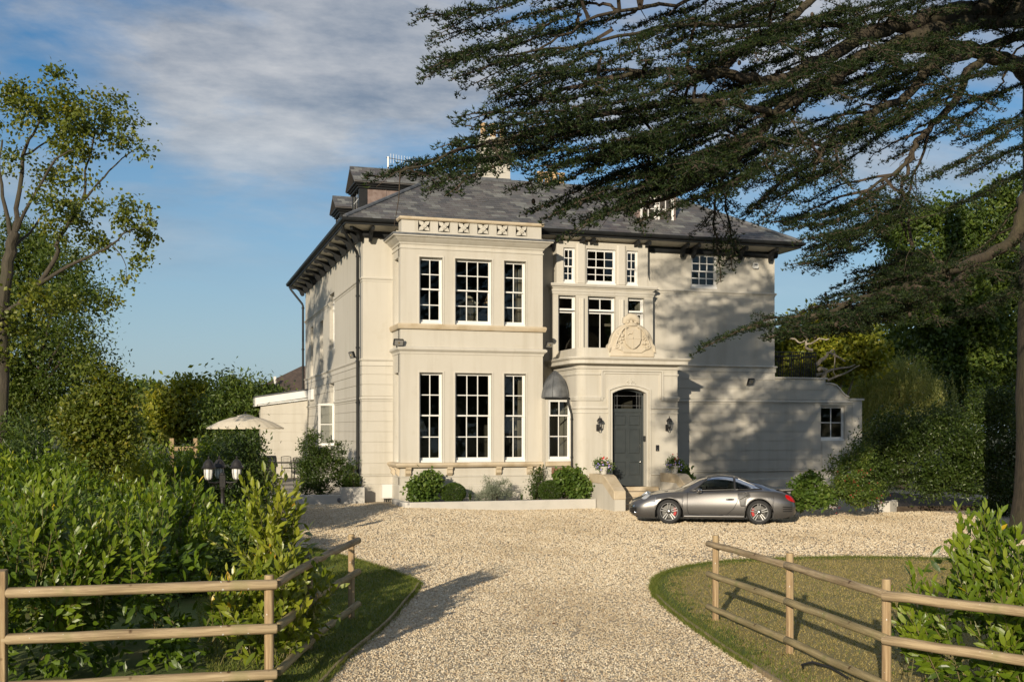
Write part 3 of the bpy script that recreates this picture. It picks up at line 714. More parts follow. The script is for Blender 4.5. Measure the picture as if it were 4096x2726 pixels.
bands((0, YM), (1, 0), (0, -1), [(16.27, 24.58)], [(23.20, 24.36, 1.05, 3.42), (23.98, 24.6, 3.5, 3.99), (23.45, 24.6, 3.99, 4.30), (XR-.002, 24.6, 4.32, 4.7)])
# open white casement on the side wall
window((5.52, 42.62), (1, 0), (0, 1), 0, .60, 1.9, 3.50, 1, 2, 0, 0, setb=0, sash=False, sill=False, label='white casement leaf standing open at right angles to the side wall')
# ---- staircase tower with two tiers of windows
TU = [(12.97, 13.40), (13.81, 14.90), (15.30, 15.74)]
wall((12.72, YT), (1, 0), (0, 1), 16.10-12.72, 7.46, 8.95, [(a-12.72, b-12.72, 7.50, 8.73) for a, b in TU], t=.3)
for i, (a, b) in enumerate(TU): window((0, YT), (1, 0), (0, 1), a, b, 7.50, 8.73, 3 if i == 1 else 2, 2, 2, 8.10, setb=.07, bar=.026)
TL = [(12.78, 13.43), (13.86, 14.89), (15.35, 15.98)]
wall((12.60, YT), (1, 0), (0, 1), 16.30-12.60, 4.80, 7.46, [(a-12.6, b-12.6, 5.0, 7.10) for a, b in TL], t=.3)
for i, (a, b) in enumerate(TL):
    window((0, YT), (1, 0), (0, 1), a, b, 5.0, 6.60, 2 if i == 1 else 1, 1, 0, 0, setb=.14, sash=False, fr=.045)
    window((0, YT), (1, 0), (0, 1), a, b, 6.56, 7.10, 2 if i == 1 else 1, 1, 0, 0, setb=.14, sash=False, sill=False, fr=.045)
mb = MB(); mb.box(12.60, 12.72, YT+.3, YM, 4.8, 7.46); mb.box(16.18, 16.30, YT+.3, YM, 4.8, 7.46); mb.box(12.72, 12.84, YT+.3, YM, 7.46, 8.95); mb.box(15.98, 16.10, YT+.3, YM, 7.46, 8.95); mb.build('wall', 'stucco', house)
tp = [(12.60, YM), (12.60, YT), (16.30, YT), (16.30, YM)]
mould(tp, [(-.03, 7.34), (.03, 7.34), (.05, 7.38), (.10, 7.40), (.13, 7.46), (.10, 7.50), (-.03, 7.51)], name='cornice')
mould(tp, [(-.03, 7.14), (.02, 7.14), (.03, 7.20), (.055, 7.25), (.06, 7.29), (-.03, 7.31)], name='moulding')
for x in (13.64, 15.12):
    mb = MB(); mb.box(x-.10, x+.10, YT-.03, YT+.01, 5.0, 7.02); mb.build('pilaster', 'stucco_trim', house, bevel=.02)
    mb = MB(); mb.tube([(x+.02, YT-.02, 5.0), (x+.02, YT-.02, 7.0)], .055, 12); mb.build('mullion_shaft', 'stucco_trim', house, True)
for a, b in ((13.40, 13.81), (14.90, 15.30)):
    mb = MB(); mb.prism([(a+.02, YT), (a+.06, YT-.05), (b-.06, YT-.05), (b-.02, YT)], 'z', 7.51, 8.90); mb.build('pilaster', 'stucco_trim', house, bevel=.03)
# curved shoulder where the tower dies into the wall
mb = MB(); cu = [(16.10, 7.50)]+[(16.10+.42-.42*math.cos(R(a)), 7.93-.43*math.sin(R(a))) for a in range(0, 91, 15)][::-1]
mb.prism([(16.10, 8.9), (16.13, 8.9), (16.13, 7.95)]+[(16.13+.40*(1-math.cos(R(a))), 7.95-.44*math.sin(R(a))) for a in range(15, 91, 15)]+[(16.10, 7.51)], 'y', YT+.04, YM-.001); mb.build('shoulder', 'stucco', house)
# ---- porch
PL, PR = 12.75, 16.26; rc = .26
corner = [(PL+rc-rc*math.cos(R(a)), YP+rc-rc*math.sin(R(a))) for a in range(0, 91, 15)]
ppath = [(PL, YM)]+corner+[(PR, YP), (PR, YM)]
DX0, DX1, DZ0, DZS, DZC = 13.92, 15.13, .64, 3.70, 3.86
wall((PL+rc, YP), (1, 0), (0, 1), PR-PL-rc, 0, 4.70, [(DX0-PL-rc, DX1-PL-rc, DZ0, DZC)], t=.34)
mb = MB(); n = 12; arc = [(DX0+(DX1-DX0)*i/n, DZS+(DZC-DZS)*(1-(2*i/n-1)**2)) for i in range(n+1)]
mb.prism(arc+[(DX1, DZC+.001), (DX0, DZC+.001)], 'y', YP+.002, YP+.338); mb.build('door_arch', 'stucco', house)
mb = MB(); mb.sweep([(PL, YM)]+corner, [(0, 0), (0, 4.70), (-.25, 4.70), (-.25, 0)]); mb.build('wall', 'stucco', house, True)
wall((PR, YP+.34), (0, 1), (-1, 0), YM-YP-.34, 0, 4.70, (), t=.3)
mould(ppath, [(-.05, 4.58), (.04, 4.60), (.08, 4.63), (.26, 4.65), (.26, 4.76), (.30, 4.78), (.34, 4.83), (.34, 4.86), (-.05, 4.89)], name='cornice')
mould(ppath, [(-.05, 4.48), (.03, 4.48), (.05, 4.53), (.055, 4.57), (-.05, 4.575)], name='moulding')
mould(ppath, [(-.20, 4.885), (.0, 4.885), (.0, 5.17), (-.20, 5.18)], 'stucco', 'parapet')
mb = MB(); mb.box(PL+.2, PR-.2, YP+.2, YM, 4.70, 4.90); mb.build('porch_roof', 'lead', house)
def pmould(path, levels):
    for za, zb, o in levels: mould(path, [(-.02, za), (o*.5, za), (o, zb-.03), (o*.7, zb), (-.02, zb)], name='moulding')
lp = [(PL, YM)]+corner
pmould(lp+[(13.50, YP)], [(4.28, 4.35, .035), (3.45, 3.59, .07)]); pmould([(15.75, YP), (PR, YP), (PR, YM)], [(4.28, 4.35, .035), (3.45, 3.59, .07)])
pmould(lp+[(13.76, YP)], [(3.18, 3.24, .04), (3.04, 3.08, .025)]); pmould([(15.30, YP), (PR, YP), (PR, YM)], [(3.18, 3.24, .04), (3.04, 3.08, .025)])
pmould(lp+[(13.76, YP)], [(1.0, 1.05, .04)]); pmould([(15.30, YP), (PR, YP), (PR, YM)], [(1.0, 1.05, .04)])
# raised frame over the door
mb = MB()
for dz, w_, o in ((0, .05, .055), (.075, .05, .035)):
    a, b, t_ = 13.52+dz, 15.73-dz, 4.46-dz
    mb.box(a, a+w_, YP-o, YP+.01, 3.46+dz, t_); mb.box(b-w_, b, YP-o, YP+.01, 3.46+dz, t_); mb.box(a+w_, b-w_, YP-o, YP+.01, t_-w_, t_)
mb.build('door_surround_frame', 'stucco_trim', house)
# door architrave with segmental head
mb = MB()
for w_, o, off in ((.05, .05, .10), (.06, .025, .0)):
    mb.box(DX0-off-w_, DX0-off, YP-o, YP+.01, DZ0, DZS); mb.box(DX1+off, DX1+off+w_, YP-o, YP+.01, DZ0, DZS)
    up_ = [(x if 0 < i < n else x, z+off) for i, (x, z) in enumerate(arc)]
    k = (DX1-DX0+2*off)/(DX1-DX0); c0 = (DX0+DX1)/2
    inn = [(c0+(x-c0)*k, z+off*.9) for x, z in arc]; k2 = (DX1-DX0+2*off+2*w_)/(DX1-DX0); out = [(c0+(x-c0)*k2, z+off*.9+w_) for x, z in arc]
    out = [(out[0][0], DZS)]+out+[(out[-1][0], DZS)]; inn = [(inn[0][0], DZS)]+inn+[(inn[-1][0], DZS)]
    q = len(out)
    vs = [(x, YP-o, z) for x, z in inn]+[(x, YP-o, z) for x, z in out]+[(x, YP+.01, z) for x, z in inn]+[(x, YP+.01, z) for x, z in out]
    fs = [(i, i+1, q+i+1, q+i) for i in range(q-1)]+[(q+i, q+i+1, 3*q+i+1, 3*q+i) for i in range(q-1)]+[(2*q+i, 2*q+i+1, i+1, i) for i in range(q-1)]
    mb.add(vs, fs)
mb.build('architrave', 'stucco_trim', house)
# small carved cartouche above the door
mb = MB(); cx_, cz_ = 14.56, 4.06
for s in (-1, 1):
    sp = [(cx_+s*(.07+.055*math.cos(a*.7)*(1-a/12)), YP-.02, cz_+.055*math.sin(a*.7)*(1-a/12)) for a in range(9)]
    mb.tube(sp, .017, 6); mb.tube([(cx_+s*.03, YP-.02, cz_-.1), (cx_+s*.10, YP-.02, cz_-.06), (cx_+s*.20, YP-.015, cz_-.05)], [.02, .018, .006], 6)
mb.sphere((cx_, YP-.01, cz_-.07), .05, 10, 6, sy=.6); mb.tube([(cx_, YP-.02, cz_-.12), (cx_, YP-.02, cz_+.15)], [.025, .01], 6); mb.build('cartouche', 'stucco_trim', house, True)
# door, set back in the arch
YD = YP+.25
dm = MB(); dm.box(DX0, DX0+.07, YD-.03, YD+.06, DZ0, DZS); dm.box(DX1-.07, DX1, YD-.03, YD+.06, DZ0, DZS); dm.box(DX0+.07, DX1-.07, YD-.04, YD+.06, 3.08, 3.20)
a2 = [(x, z-.07) for x, z in arc]; dm.prism([(x, z+.02) for x, z in arc]+a2[::-1], 'y', YD-.03, YD+.06)
dframe = dm.build('door_frame', 'door_paint', house)
door = MB(); door.box(DX0+.075, DX1-.075, YD, YD+.05, DZ0+.01, 3.075); door = door.build('door', 'door_paint', house)
for (xa, xb) in ((14.09, 14.47), (14.60, 14.98)):
    for (za, zb) in ((1.02, 1.47), (1.74, 2.55), (2.66, 3.00)):
        mb = MB(); e = .035
        mb.box(xa, xb, YD-.006, YD-.001, za, zb); mb.box(xa, xb, YD-.034, YD-.006, za, za+e); mb.box(xa, xb, YD-.034, YD-.006, zb-e, zb); mb.box(xa, xa+e, YD-.034, YD-.006, za+e, zb-e); mb.box(xb-e, xb, YD-.034, YD-.006, za+e, zb-e)
        mb.build('door_panel', 'door_paint', door, bevel=.016)
m2 = MB(); m2.sphere((15.0, YD-.035, 1.44), .032, 12, 8); m2.build('door_knob', 'silver', door, True)
m2 = MB(); m2.box(14.985, 15.03, YD-.03, YD-.001, 1.93, 2.03); m2.build('lock_plate', 'silver', door, bevel=.006)
m2 = MB(); m2.box(14.50, 14.565, YD-.02, YD-.001, 1.60, 1.635); m2.build('letter_flap', 'door_paint', door)
mb = MB(); mb.prism([(x, z) for x, z in a2 if DX0+.07 < x < DX1-.07]+[(DX1-.07, 3.2), (DX0+.07, 3.2)], 'y', YD+.02, YD+.026); fl = mb.build('fanlight_pane', 'window_glass', dframe)
mb = MB()
for z in (3.30, 3.62): mb.box(DX0+.07, DX1-.07, YD+.008, YD+.018, z-.007, z+.007)
for x in (14.90, 14.99, 14.11, 14.2): mb.box(x-.006, x+.006, YD+.006, YD+.016, 3.2, 3.72)
mb.build('leaded_bars', 'lead', dframe)
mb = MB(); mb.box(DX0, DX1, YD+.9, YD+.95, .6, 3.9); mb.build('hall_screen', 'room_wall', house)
# threshold and steps
mb = MB(); mb.box(13.62, 15.50, YP-.18, YP+.5, .50, .64); mb.build('step', 'sill_stone', house, bevel=.012)
for i, (z, y) in enumerate(((.50, 33.30), (.34, 32.94), (.17, 32.58))):
    mb = MB(); mb.box(13.50, 15.62, y, 33.719+.0 if i == 0 else (33.30 if i == 1 else 32.94)-.001, 0, z-.001); mb.build('step', 'sill_stone', house, bevel=.012)
def cheek(x0, x1):
    pr = [(33.9, 0), (33.9, .80), (32.72, .80), (31.86, .36), (31.86, 0)]
    mb = MB(); mb.prism(pr, 'x', x0+.02, x1-.02); mb.build('step_wall', 'stucco', house)
    pr = [(33.899, .80), (33.899, 1.09), (32.70, 1.09), (32.55, 1.05), (31.76, .62), (31.74, .36), (31.87, .36), (32.72, .80)]
    mb = MB(); mb.prism(pr, 'x', x0, x1); mb.build('step_coping', 'sill_stone', house, bevel=.02)
    mb = MB(); mb.box(x0+.02, x1-.02, 31.76, 31.859, 0, .36); mb.build('step_wall', 'stucco', house)
cheek(13.10, 13.50); cheek(15.62, 16.02)
# ---- coat of arms on the porch parapet (plain quartered shield, scrolls, ribbon and a crouching beast as crest)
AX = 14.61; AY = YP-.03
mb = MB(); half = [(.80, 4.89), (.80, 5.08), (.86, 5.16), (.84, 5.26), (.76, 5.34), (.73, 5.48), (.67, 5.62), (.57, 5.76), (.45, 5.86), (.33, 5.93), (.18, 5.98)]
mb.prism([(AX+x, z) for x, z in half]+[(AX-x, z) for x, z in half[::-1]], 'y', AY-.02, AY+.22); arms = mb.build('coat_of_arms', 'carved_stone', house, bevel=.03)
sh = [(-.28, 5.80), (-.29, 5.45), (-.24, 5.30), (-.13, 5.20), (0, 5.12), (.13, 5.20), (.24, 5.30), (.29, 5.45), (.28, 5.80), (.14, 5.77), (0, 5.80), (-.14, 5.77)]
mb = MB(); mb.prism([(AX+x, z) for x, z in sh], 'y', AY-.10, AY-.021); sh_o = mb.build('shield', 'carved_stone', arms, bevel=.02)
mb = MB(); mb.box(AX-.012, AX+.012, AY-.112, AY-.099, 5.16, 5.78); mb.box(AX-.28, AX+.28, AY-.112, AY-.099, 5.48, 5.505)
mb.tube([(AX-.20, AY-.11, 5.60), (AX-.14, AY-.115, 5.66), (AX-.06, AY-.11, 5.64), (AX-.04, AY-.11, 5.70)], [.02, .028, .022, .012], 6); mb.build('shield_charge', 'carved_stone', sh_o, True)
for s in (-1, 1):
    pts = []
    for i in range(15):
        a = i/14; pts.append((AX+s*(.20+.42*a), AY-.06, 5.86-.62*a**1.6+.05*math.sin(a*3.1)))
    cxs, czs = pts[-1][0]-s*.07, pts[-1][2]
    for i in range(1, 9): pts.append((cxs+s*.07*math.cos(i*.75)*(1-i/12), AY-.065, czs-.07*math.sin(i*.75)*(1-i/12)))
    top = []
    for i in range(8, 0, -1): top.append((AX+s*.24+s*.06*math.cos(i*.75+2.6)*(1-i/12), AY-.06, 5.84-.06*math.sin(i*.75+2.6)*(1-i/12)))
    mb = MB(); mb.tube(top+pts, .032, 8); mb.build('scroll', 'carved_stone', arms, True)
    mb = MB(); rr = random.Random(3+s)
    for i in range(16): mb.sphere((AX+s*(.33+rr.random()*.22), AY-.04, 5.32+rr.random()*.33), .03+.035*rr.random(), 8, 5, sy=.7)
    mb.build('mantling', 'carved_stone', arms, True)
    rb = [(AX+s*.30, 5.16), (AX+s*.42, 5.24), (AX+s*.58, 5.26), (AX+s*.72, 5.22), (AX+s*.80, 5.15)]
    mb = MB(); vs = [(x, AY-.05-.03*math.sin(i*1.7), z) for i, (x, z) in enumerate(rb)]+[(x+s*.02, AY-.05-.03*math.sin(i*1.7), z-.12) for i, (x, z) in enumerate(rb)]
    vs += [(x, y+.04, z) for x, y, z in vs]; k = len(rb)
    mb.add(vs, [(i, i+1, k+i+1, k+i) for i in range(k-1)]+[(2*k+i, 3*k+i, 3*k+i+1, 2*k+i+1) for i in range(k-1)]+[(i, 2*k+i, 2*k+i+1, i+1) for i in range(k-1)]+[(k+i, k+i+1, 3*k+i+1, 3*k+i) for i in range(k-1)]); mb.build('ribbon', 'carved_stone', arms)
mb = MB(); mb.box(AX-.34, AX+.34, AY-.06, AY-.019, 5.03, 5.15); mb.build('ribbon', 'carved_stone', arms, bevel=.01)
mb = MB(); mb.lathe([(.22, 0), (.24, .04), (.22, .06), (.24, .12)], 14, (AX, AY+.06, 5.90), sy=.6); mb.build('crown', 'carved_stone', arms, True)
mb = MB(); mb.tube([(AX-.24, AY+.08, 5.98), (AX-.20, AY+.06, 6.10), (AX-.06, AY+.05, 6.20), (AX+.10, AY+.02, 6.18), (AX+.19, AY-.03, 6.08), (AX+.22, AY-.05, 6.02)], [.08, .13, .14, .135, .10, .05], 12)
for x in (-.18, -.05, .1, .2): mb.tube([(AX+x, AY+.0, 6.08), (AX+x+.03, AY-.05, 5.99)], [.06, .04], 8)
mb.build('crest', 'carved_stone', arms, True)
# ---- glazed lobby between bay and porch with a lead dome
LY = 34.58
wall((11.86, LY), (1, 0), (0, 1), 12.76-11.86, 0, 3.52, [(.09, .86, 1.47, 3.50)], t=.18)
mb = MB(); mb.box(11.86, 11.96, LY+.18, YB-.001, 0, 3.52); mb.build('wall', 'stucco', house)
window((11.86, LY), (1, 0), (0, 1), .09, .86, 1.47, 3.50, 2, 1, 2, 2.97, setb=.02)
mb = MB(); mb.box(11.84, 12.75, LY-.12, LY+.02, 1.31, 1.46); mb.build('stone_sill', 'sill_stone', house, bevel=.02)
mb = MB(); mb.box(12.06, 12.58, LY-.03, LY+.01, 1.04, 1.27); gr = mb.build('air_grille', 'grille_terracotta', house)
mb = MB()
for i in range(9): mb.box(12.08+i*.055, 12.08+i*.055+.02, LY-.042, LY-.031, 1.06, 1.25)
for j in range(4): mb.box(12.07, 12.57, LY-.045, LY-.043, 1.08+j*.05, 1.095+j*.05)
mb.build('grille_lattice', 'grille_terracotta', gr)
prof = [(.50, 0), (.51, .03), (.50, .12), (.47, .26), (.41, .42), (.33, .58), (.22, .74), (.10, .85), (.02, .91)]
mb = MB(); mb.lathe(prof, 24, (12.34, 35.05, 3.55), sy=1.05, sx=.98); dome = mb.build('lead_dome', 'lead', house, True)
for a in (205, 240, 275, 310, 340):
    pts = [(12.34+(r+.004)*.98*math.cos(R(a)), 35.05+(r+.004)*1.05*math.sin(R(a)), 3.55+z) for r, z in prof]
    mb = MB(); mb.tube(pts, .014, 6); mb.build('dome_seam', 'lead', dome, True)
mb = MB(); mb.box(11.82, 12.80, LY-.05, LY+.04, 3.50, 3.57); mb.build('gutter', 'black_paint', house, bevel=.01)
# ---- single storey wing on the right with swept parapet
WW = (23.26, 24.31, 2.10, 3.39)
wall((XR+.001, YM), (1, 0), (0, 1), 24.6-XR, 0, 3.60, [(WW[0]-XR, WW[1]-XR, WW[2], WW[3])])
window((0, YM), (1, 0), (0, 1), *WW, 2, 2, 0, 0, setb=.12, sash=False)
og = [(23.46, 4.22), (23.62, 4.215), (23.78, 4.19), (23.92, 4.13), (24.03, 4.04), (24.12, 3.93), (24.22, 3.83), (24.33, 3.755), (24.45, 3.71)]
sw = [(XR+.001, 3.602), (XR+.001, 4.38), (23.46, 4.38)]+og+[(24.45, 3.602)]
mb = MB(); mb.prism(sw, 'y', YM+.001, YM+.32); mb.build('swept_parapet', 'stucco', house)
mb = MB(); mb.prism([(XR+.002, 4.385), (XR+.002, 4.44), (23.53, 4.44), (23.53, 4.385)], 'y', YM-.05, YM+.36); mb.build('coping', 'stucco_trim', house)
cpo = [(x+.02, z+.045) for x, z in og]; k = len(og)
mb = MB(); mb.prism(og+cpo[::-1], 'y', YM-.05, YM+.36); mb.build('coping', 'stucco_trim', house)
mb = MB(); mb.box(24.6, 25.02, YM-.02, YM+.36, 0, 3.60); mb.build('pilaster', 'stucco', house)
mb = MB(); mb.box(24.46, 25.09, YM-.07, YM+.40, 3.605, 3.68); mb.build('coping', 'stucco_trim', house)
mb = MB(); mb.box(XR+.01, 23.44, YM+.33, 42, 3.62, 4.20); mb.build('wing_roof', 'lead', house)
mb = MB(); mb.box(XR+.01, 24.98, YM+.34, 42, 3.45, 3.60); mb.build('wing_roof', 'lead', house)
mb = MB(); mb.box(24.7, 25.0, YM+.37, 42, 0, 3.44); mb.build('wall', 'stucco', house)
mb = MB(); mb.box(XR+.01, 24.69, 40.0, 40.1, 0, 3.44); mb.box(XR+.01, 24.69, YM+.34, 39.99, .5, .6); mb.build('inner_wall', 'room_wall', house)
mb = MB(); mb.box(23.30, 24.28, YM-.03, YM-.001, 1.06, 2.06); mb.build('apron_panel', 'stucco', house)
rail = thing('balcony_railing', 'black iron railing on the terrace above the single storey wing', 'railing', (22.6, 37.2, 4.2))
for k, x in enumerate(np.linspace(21.5, 23.62, 25)):
    mb = MB(); mb.tube([(x, 37.2, 4.20), (x, 37.2, 5.42)], .011 if k % 6 else .022, 6); mb.build('baluster', 'black_iron', rail)
for k, y in enumerate(np.linspace(37.35, 41, 22)):
    mb = MB(); mb.tube([(23.62, y, 4.20), (23.62, y, 5.42)], .011, 6); mb.build('baluster', 'black_iron', rail)
for z in (5.43, 5.28, 4.32):
    mb = MB(); mb.tube([(21.45, 37.2, z), (23.62, 37.2, z), (23.62, 41, z)], .018, 6); mb.build('rail', 'black_iron', rail)
# ---- rooms behind the glass
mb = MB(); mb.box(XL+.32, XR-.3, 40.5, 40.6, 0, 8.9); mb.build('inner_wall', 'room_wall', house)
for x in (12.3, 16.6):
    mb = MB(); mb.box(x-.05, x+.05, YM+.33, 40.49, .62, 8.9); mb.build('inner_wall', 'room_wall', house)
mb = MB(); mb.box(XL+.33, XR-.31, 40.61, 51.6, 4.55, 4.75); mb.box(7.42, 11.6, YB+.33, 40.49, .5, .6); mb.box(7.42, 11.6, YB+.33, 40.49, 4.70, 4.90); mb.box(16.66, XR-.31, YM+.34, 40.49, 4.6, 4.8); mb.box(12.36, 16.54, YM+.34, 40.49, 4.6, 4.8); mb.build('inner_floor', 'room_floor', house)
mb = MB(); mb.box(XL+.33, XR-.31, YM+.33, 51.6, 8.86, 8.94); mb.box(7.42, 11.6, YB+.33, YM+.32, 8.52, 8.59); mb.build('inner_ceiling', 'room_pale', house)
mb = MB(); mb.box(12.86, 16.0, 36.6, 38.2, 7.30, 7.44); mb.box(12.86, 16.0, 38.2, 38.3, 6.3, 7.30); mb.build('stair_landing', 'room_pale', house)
# ---- roof: hipped slate roof with a flat lead top
EZ, PT, RUN = 9.28, .59, 4.10
ex0, ex1, ey0, ey1 = XL-.70, XR+.70, YM-.70, 52.70
tx0, tx1, ty0, ty1 = ex0+RUN, ex1-RUN, ey0+RUN, ey1-RUN; TZ = EZ+RUN*PT
mb = MB(); th_ = .10
mb.add([(ex0, ey0, EZ), (ex1, ey0, EZ), (ex1, ey1, EZ), (ex0, ey1, EZ), (tx0, ty0, TZ), (tx1, ty0, TZ), (tx1, ty1, TZ), (tx0, ty1, TZ)],
       [(0, 1, 5, 4), (1, 2, 6, 5), (2, 3, 7, 6), (3, 0, 4, 7), (4, 5, 6, 7), (3, 2, 1, 0)])
roof = mb.build('roof', 'slate', house)
a = roof.data.attributes.new('rnd', 'FLOAT', 'POINT'); a.data.foreach_set('value', [.3]*8)
sl = math.hypot(1, PT); cosp, sinp = 1/sl, PT/sl
rng = np.random.default_rng(21); rows = 23; expo = RUN*sl/rows; cand = []
for i in range(rows):
    s0 = i*expo; run = (s0+expo*.5)*cosp; xa, xb = ex0+run+.02, ex1-run-.02
    x = ex0-(.15 if i % 2 else 0)
    while x < xb:
        x2 = x+.30; a_, b_ = max(x+.004, xa), min(x2-.004, xb)
        if b_-a_ > .05: cand.append(((a_+b_)/2, b_-a_, s0))
        x = x2
def slate_xf(cx, w_, s0):
    s = s0+.13; y = ey0+s*cosp; z = EZ+s*sinp
    return cx, y, z
def slate_geo(w_, dth=0.0):
    # lies on the slope, lower edge raised so that the courses lap
    hw, hl, t_ = w_/2, .135, .009
    P = [(-hw, -hl, .012), (hw, -hl, .012), (hw, hl, .002), (-hw, hl, .002)]
    P = P+[(x, y, z+t_) for x, y, z in P]
    return [(x, y*cosp-z*sinp, y*sinp+z*cosp) for x, y, z in P]
SF = [(0, 3, 2, 1), (4, 5, 6, 7), (0, 1, 5, 4), (1, 2, 6, 5), (2, 3, 7, 6), (3, 0, 4, 7)]
full = [c for c in cand if abs(c[1]-.292) < .01]
near = sorted([c for c in full if c[0] < 14.2 and not (c[0] > 7.0 and c[2] < .20)], key=lambda c: (c[0]-0)**2*.3+(ey0+c[2])**2*1.6)[:300]
nearset = set(near); variants = []
for k in range(10):
    me = bpy.data.meshes.new('slate'); me.from_pydata(slate_geo(.292), [], SF); me.materials.append(MAT['slate'])
    a = me.attributes.new('rnd', 'FLOAT', 'POINT'); a.data.foreach_set('value', [(k+.5)/10]*8); variants.append(me)
for c in near:
    o = bpy.data.objects.new('slate', variants[int(rng.integers(0, 10))]); COL.objects.link(o); o.parent = roof
    x, y, z = slate_xf(*c); o.location = (x, y, z+rng.random()*.004); o.rotation_euler = (rng.normal()*.012, rng.normal()*.01, rng.normal()*.012)
V, RN = [], []
rest = [c for c in cand if c not in nearset]
for c in rest:
    x, y, z = slate_xf(*c); g = slate_geo(c[1]); jit = rng.random()*.004
    V += [(px+x, py+y, pz+z+jit) for px, py, pz in g]; RN += [rng.random()]*8
Fq = np.concatenate([np.array(SF)+8*i for i in range(len(rest))])
o = np_obj('slates', np.array(V), Fq, 'slate', roof, np.array(RN)); o.name = 'slate_courses'; o['kind'] = 'stuff'
for A, B in (((ex0, ey0, EZ), (tx0, ty0, TZ)), ((ex1, ey0, EZ), (tx1, ty0, TZ))):
    mb = MB(); mb.tube([(A[0], A[1], A[2]+.02), (B[0], B[1], B[2]+.04)], .075, 8); mb.build('hip_roll', 'lead', roof, True)
mb = MB(); mb.box(tx0-.05, tx1+.05, ty0-.12, ty0+.10, TZ-.06, TZ+.06); mb.build('ridge_lead', 'lead', roof, bevel=.02)
k = 0
for x in np.arange(tx0+.3, tx1, .62):
    mb = MB(); mb.box(x-.012, x+.012, ty0-.14, ty0-.119, TZ-.10, TZ+.05); mb.build('lead_joint', 'lead', roof)
# eaves: gutter, fascia, soffit, wall plate and scrolled brackets
ep = [(ex0, ey1), (ex0, ey0), (ex1, ey0), (ex1, ey1)]; wp = [(XL, 52), (XL, YM), (XR, YM), (XR, 52)]
mould(ep, [(-.02, 9.15), (.06, 9.15), (.11, 9.19), (.12, 9.27), (-.02, 9.275)], 'black_paint', 'gutter')
mould(ep, [(-.06, 9.08), (-.005, 9.08), (-.005, 9.149), (-.06, 9.149)], 'black_paint', 'fascia')
mould(wp, [(-.02, 8.78), (.07, 8.78), (.09, 8.84), (.09, 8.97), (-.02, 8.97)], 'black_paint', 'wall_plate')
mould(wp, [(-.02, 8.972), (.64, 9.075), (.64, 9.12), (-.02, 9.10)], 'soffit_paint', 'soffit')
BR = [(0, 8.97), (.56, 9.055), (.60, 9.02), (.59, 8.94), (.50, 8.91), (.42, 8.93), (.32, 8.90), (.23, 8.82), (.19, 8.71), (.14, 8.63), (.06, 8.61), (0, 8.65)]
mb = MB(); mb.prism(BR, 'y', -.05, .05); brm = mb.mesh('eaves_bracket', 'black_paint')
def bracket(x, y, rz):
    o = bpy.data.objects.new('eaves_bracket', brm); COL.objects.link(o); o.parent = house; o.location = Vector((x, y, 0))-house.location; o.rotation_euler = (0, 0, rz)
for i in range(12): bracket(XL-.085, 36.55+i*1.38, R(180))
for x in (6.36, 12.70, 13.60, 13.98, 15.63, 16.05, 17.52, 17.95, 19.40, 19.82, 21.05): bracket(x, YM-.085, R(-90))
bracket(XL-.03, YM-.03, R(225))
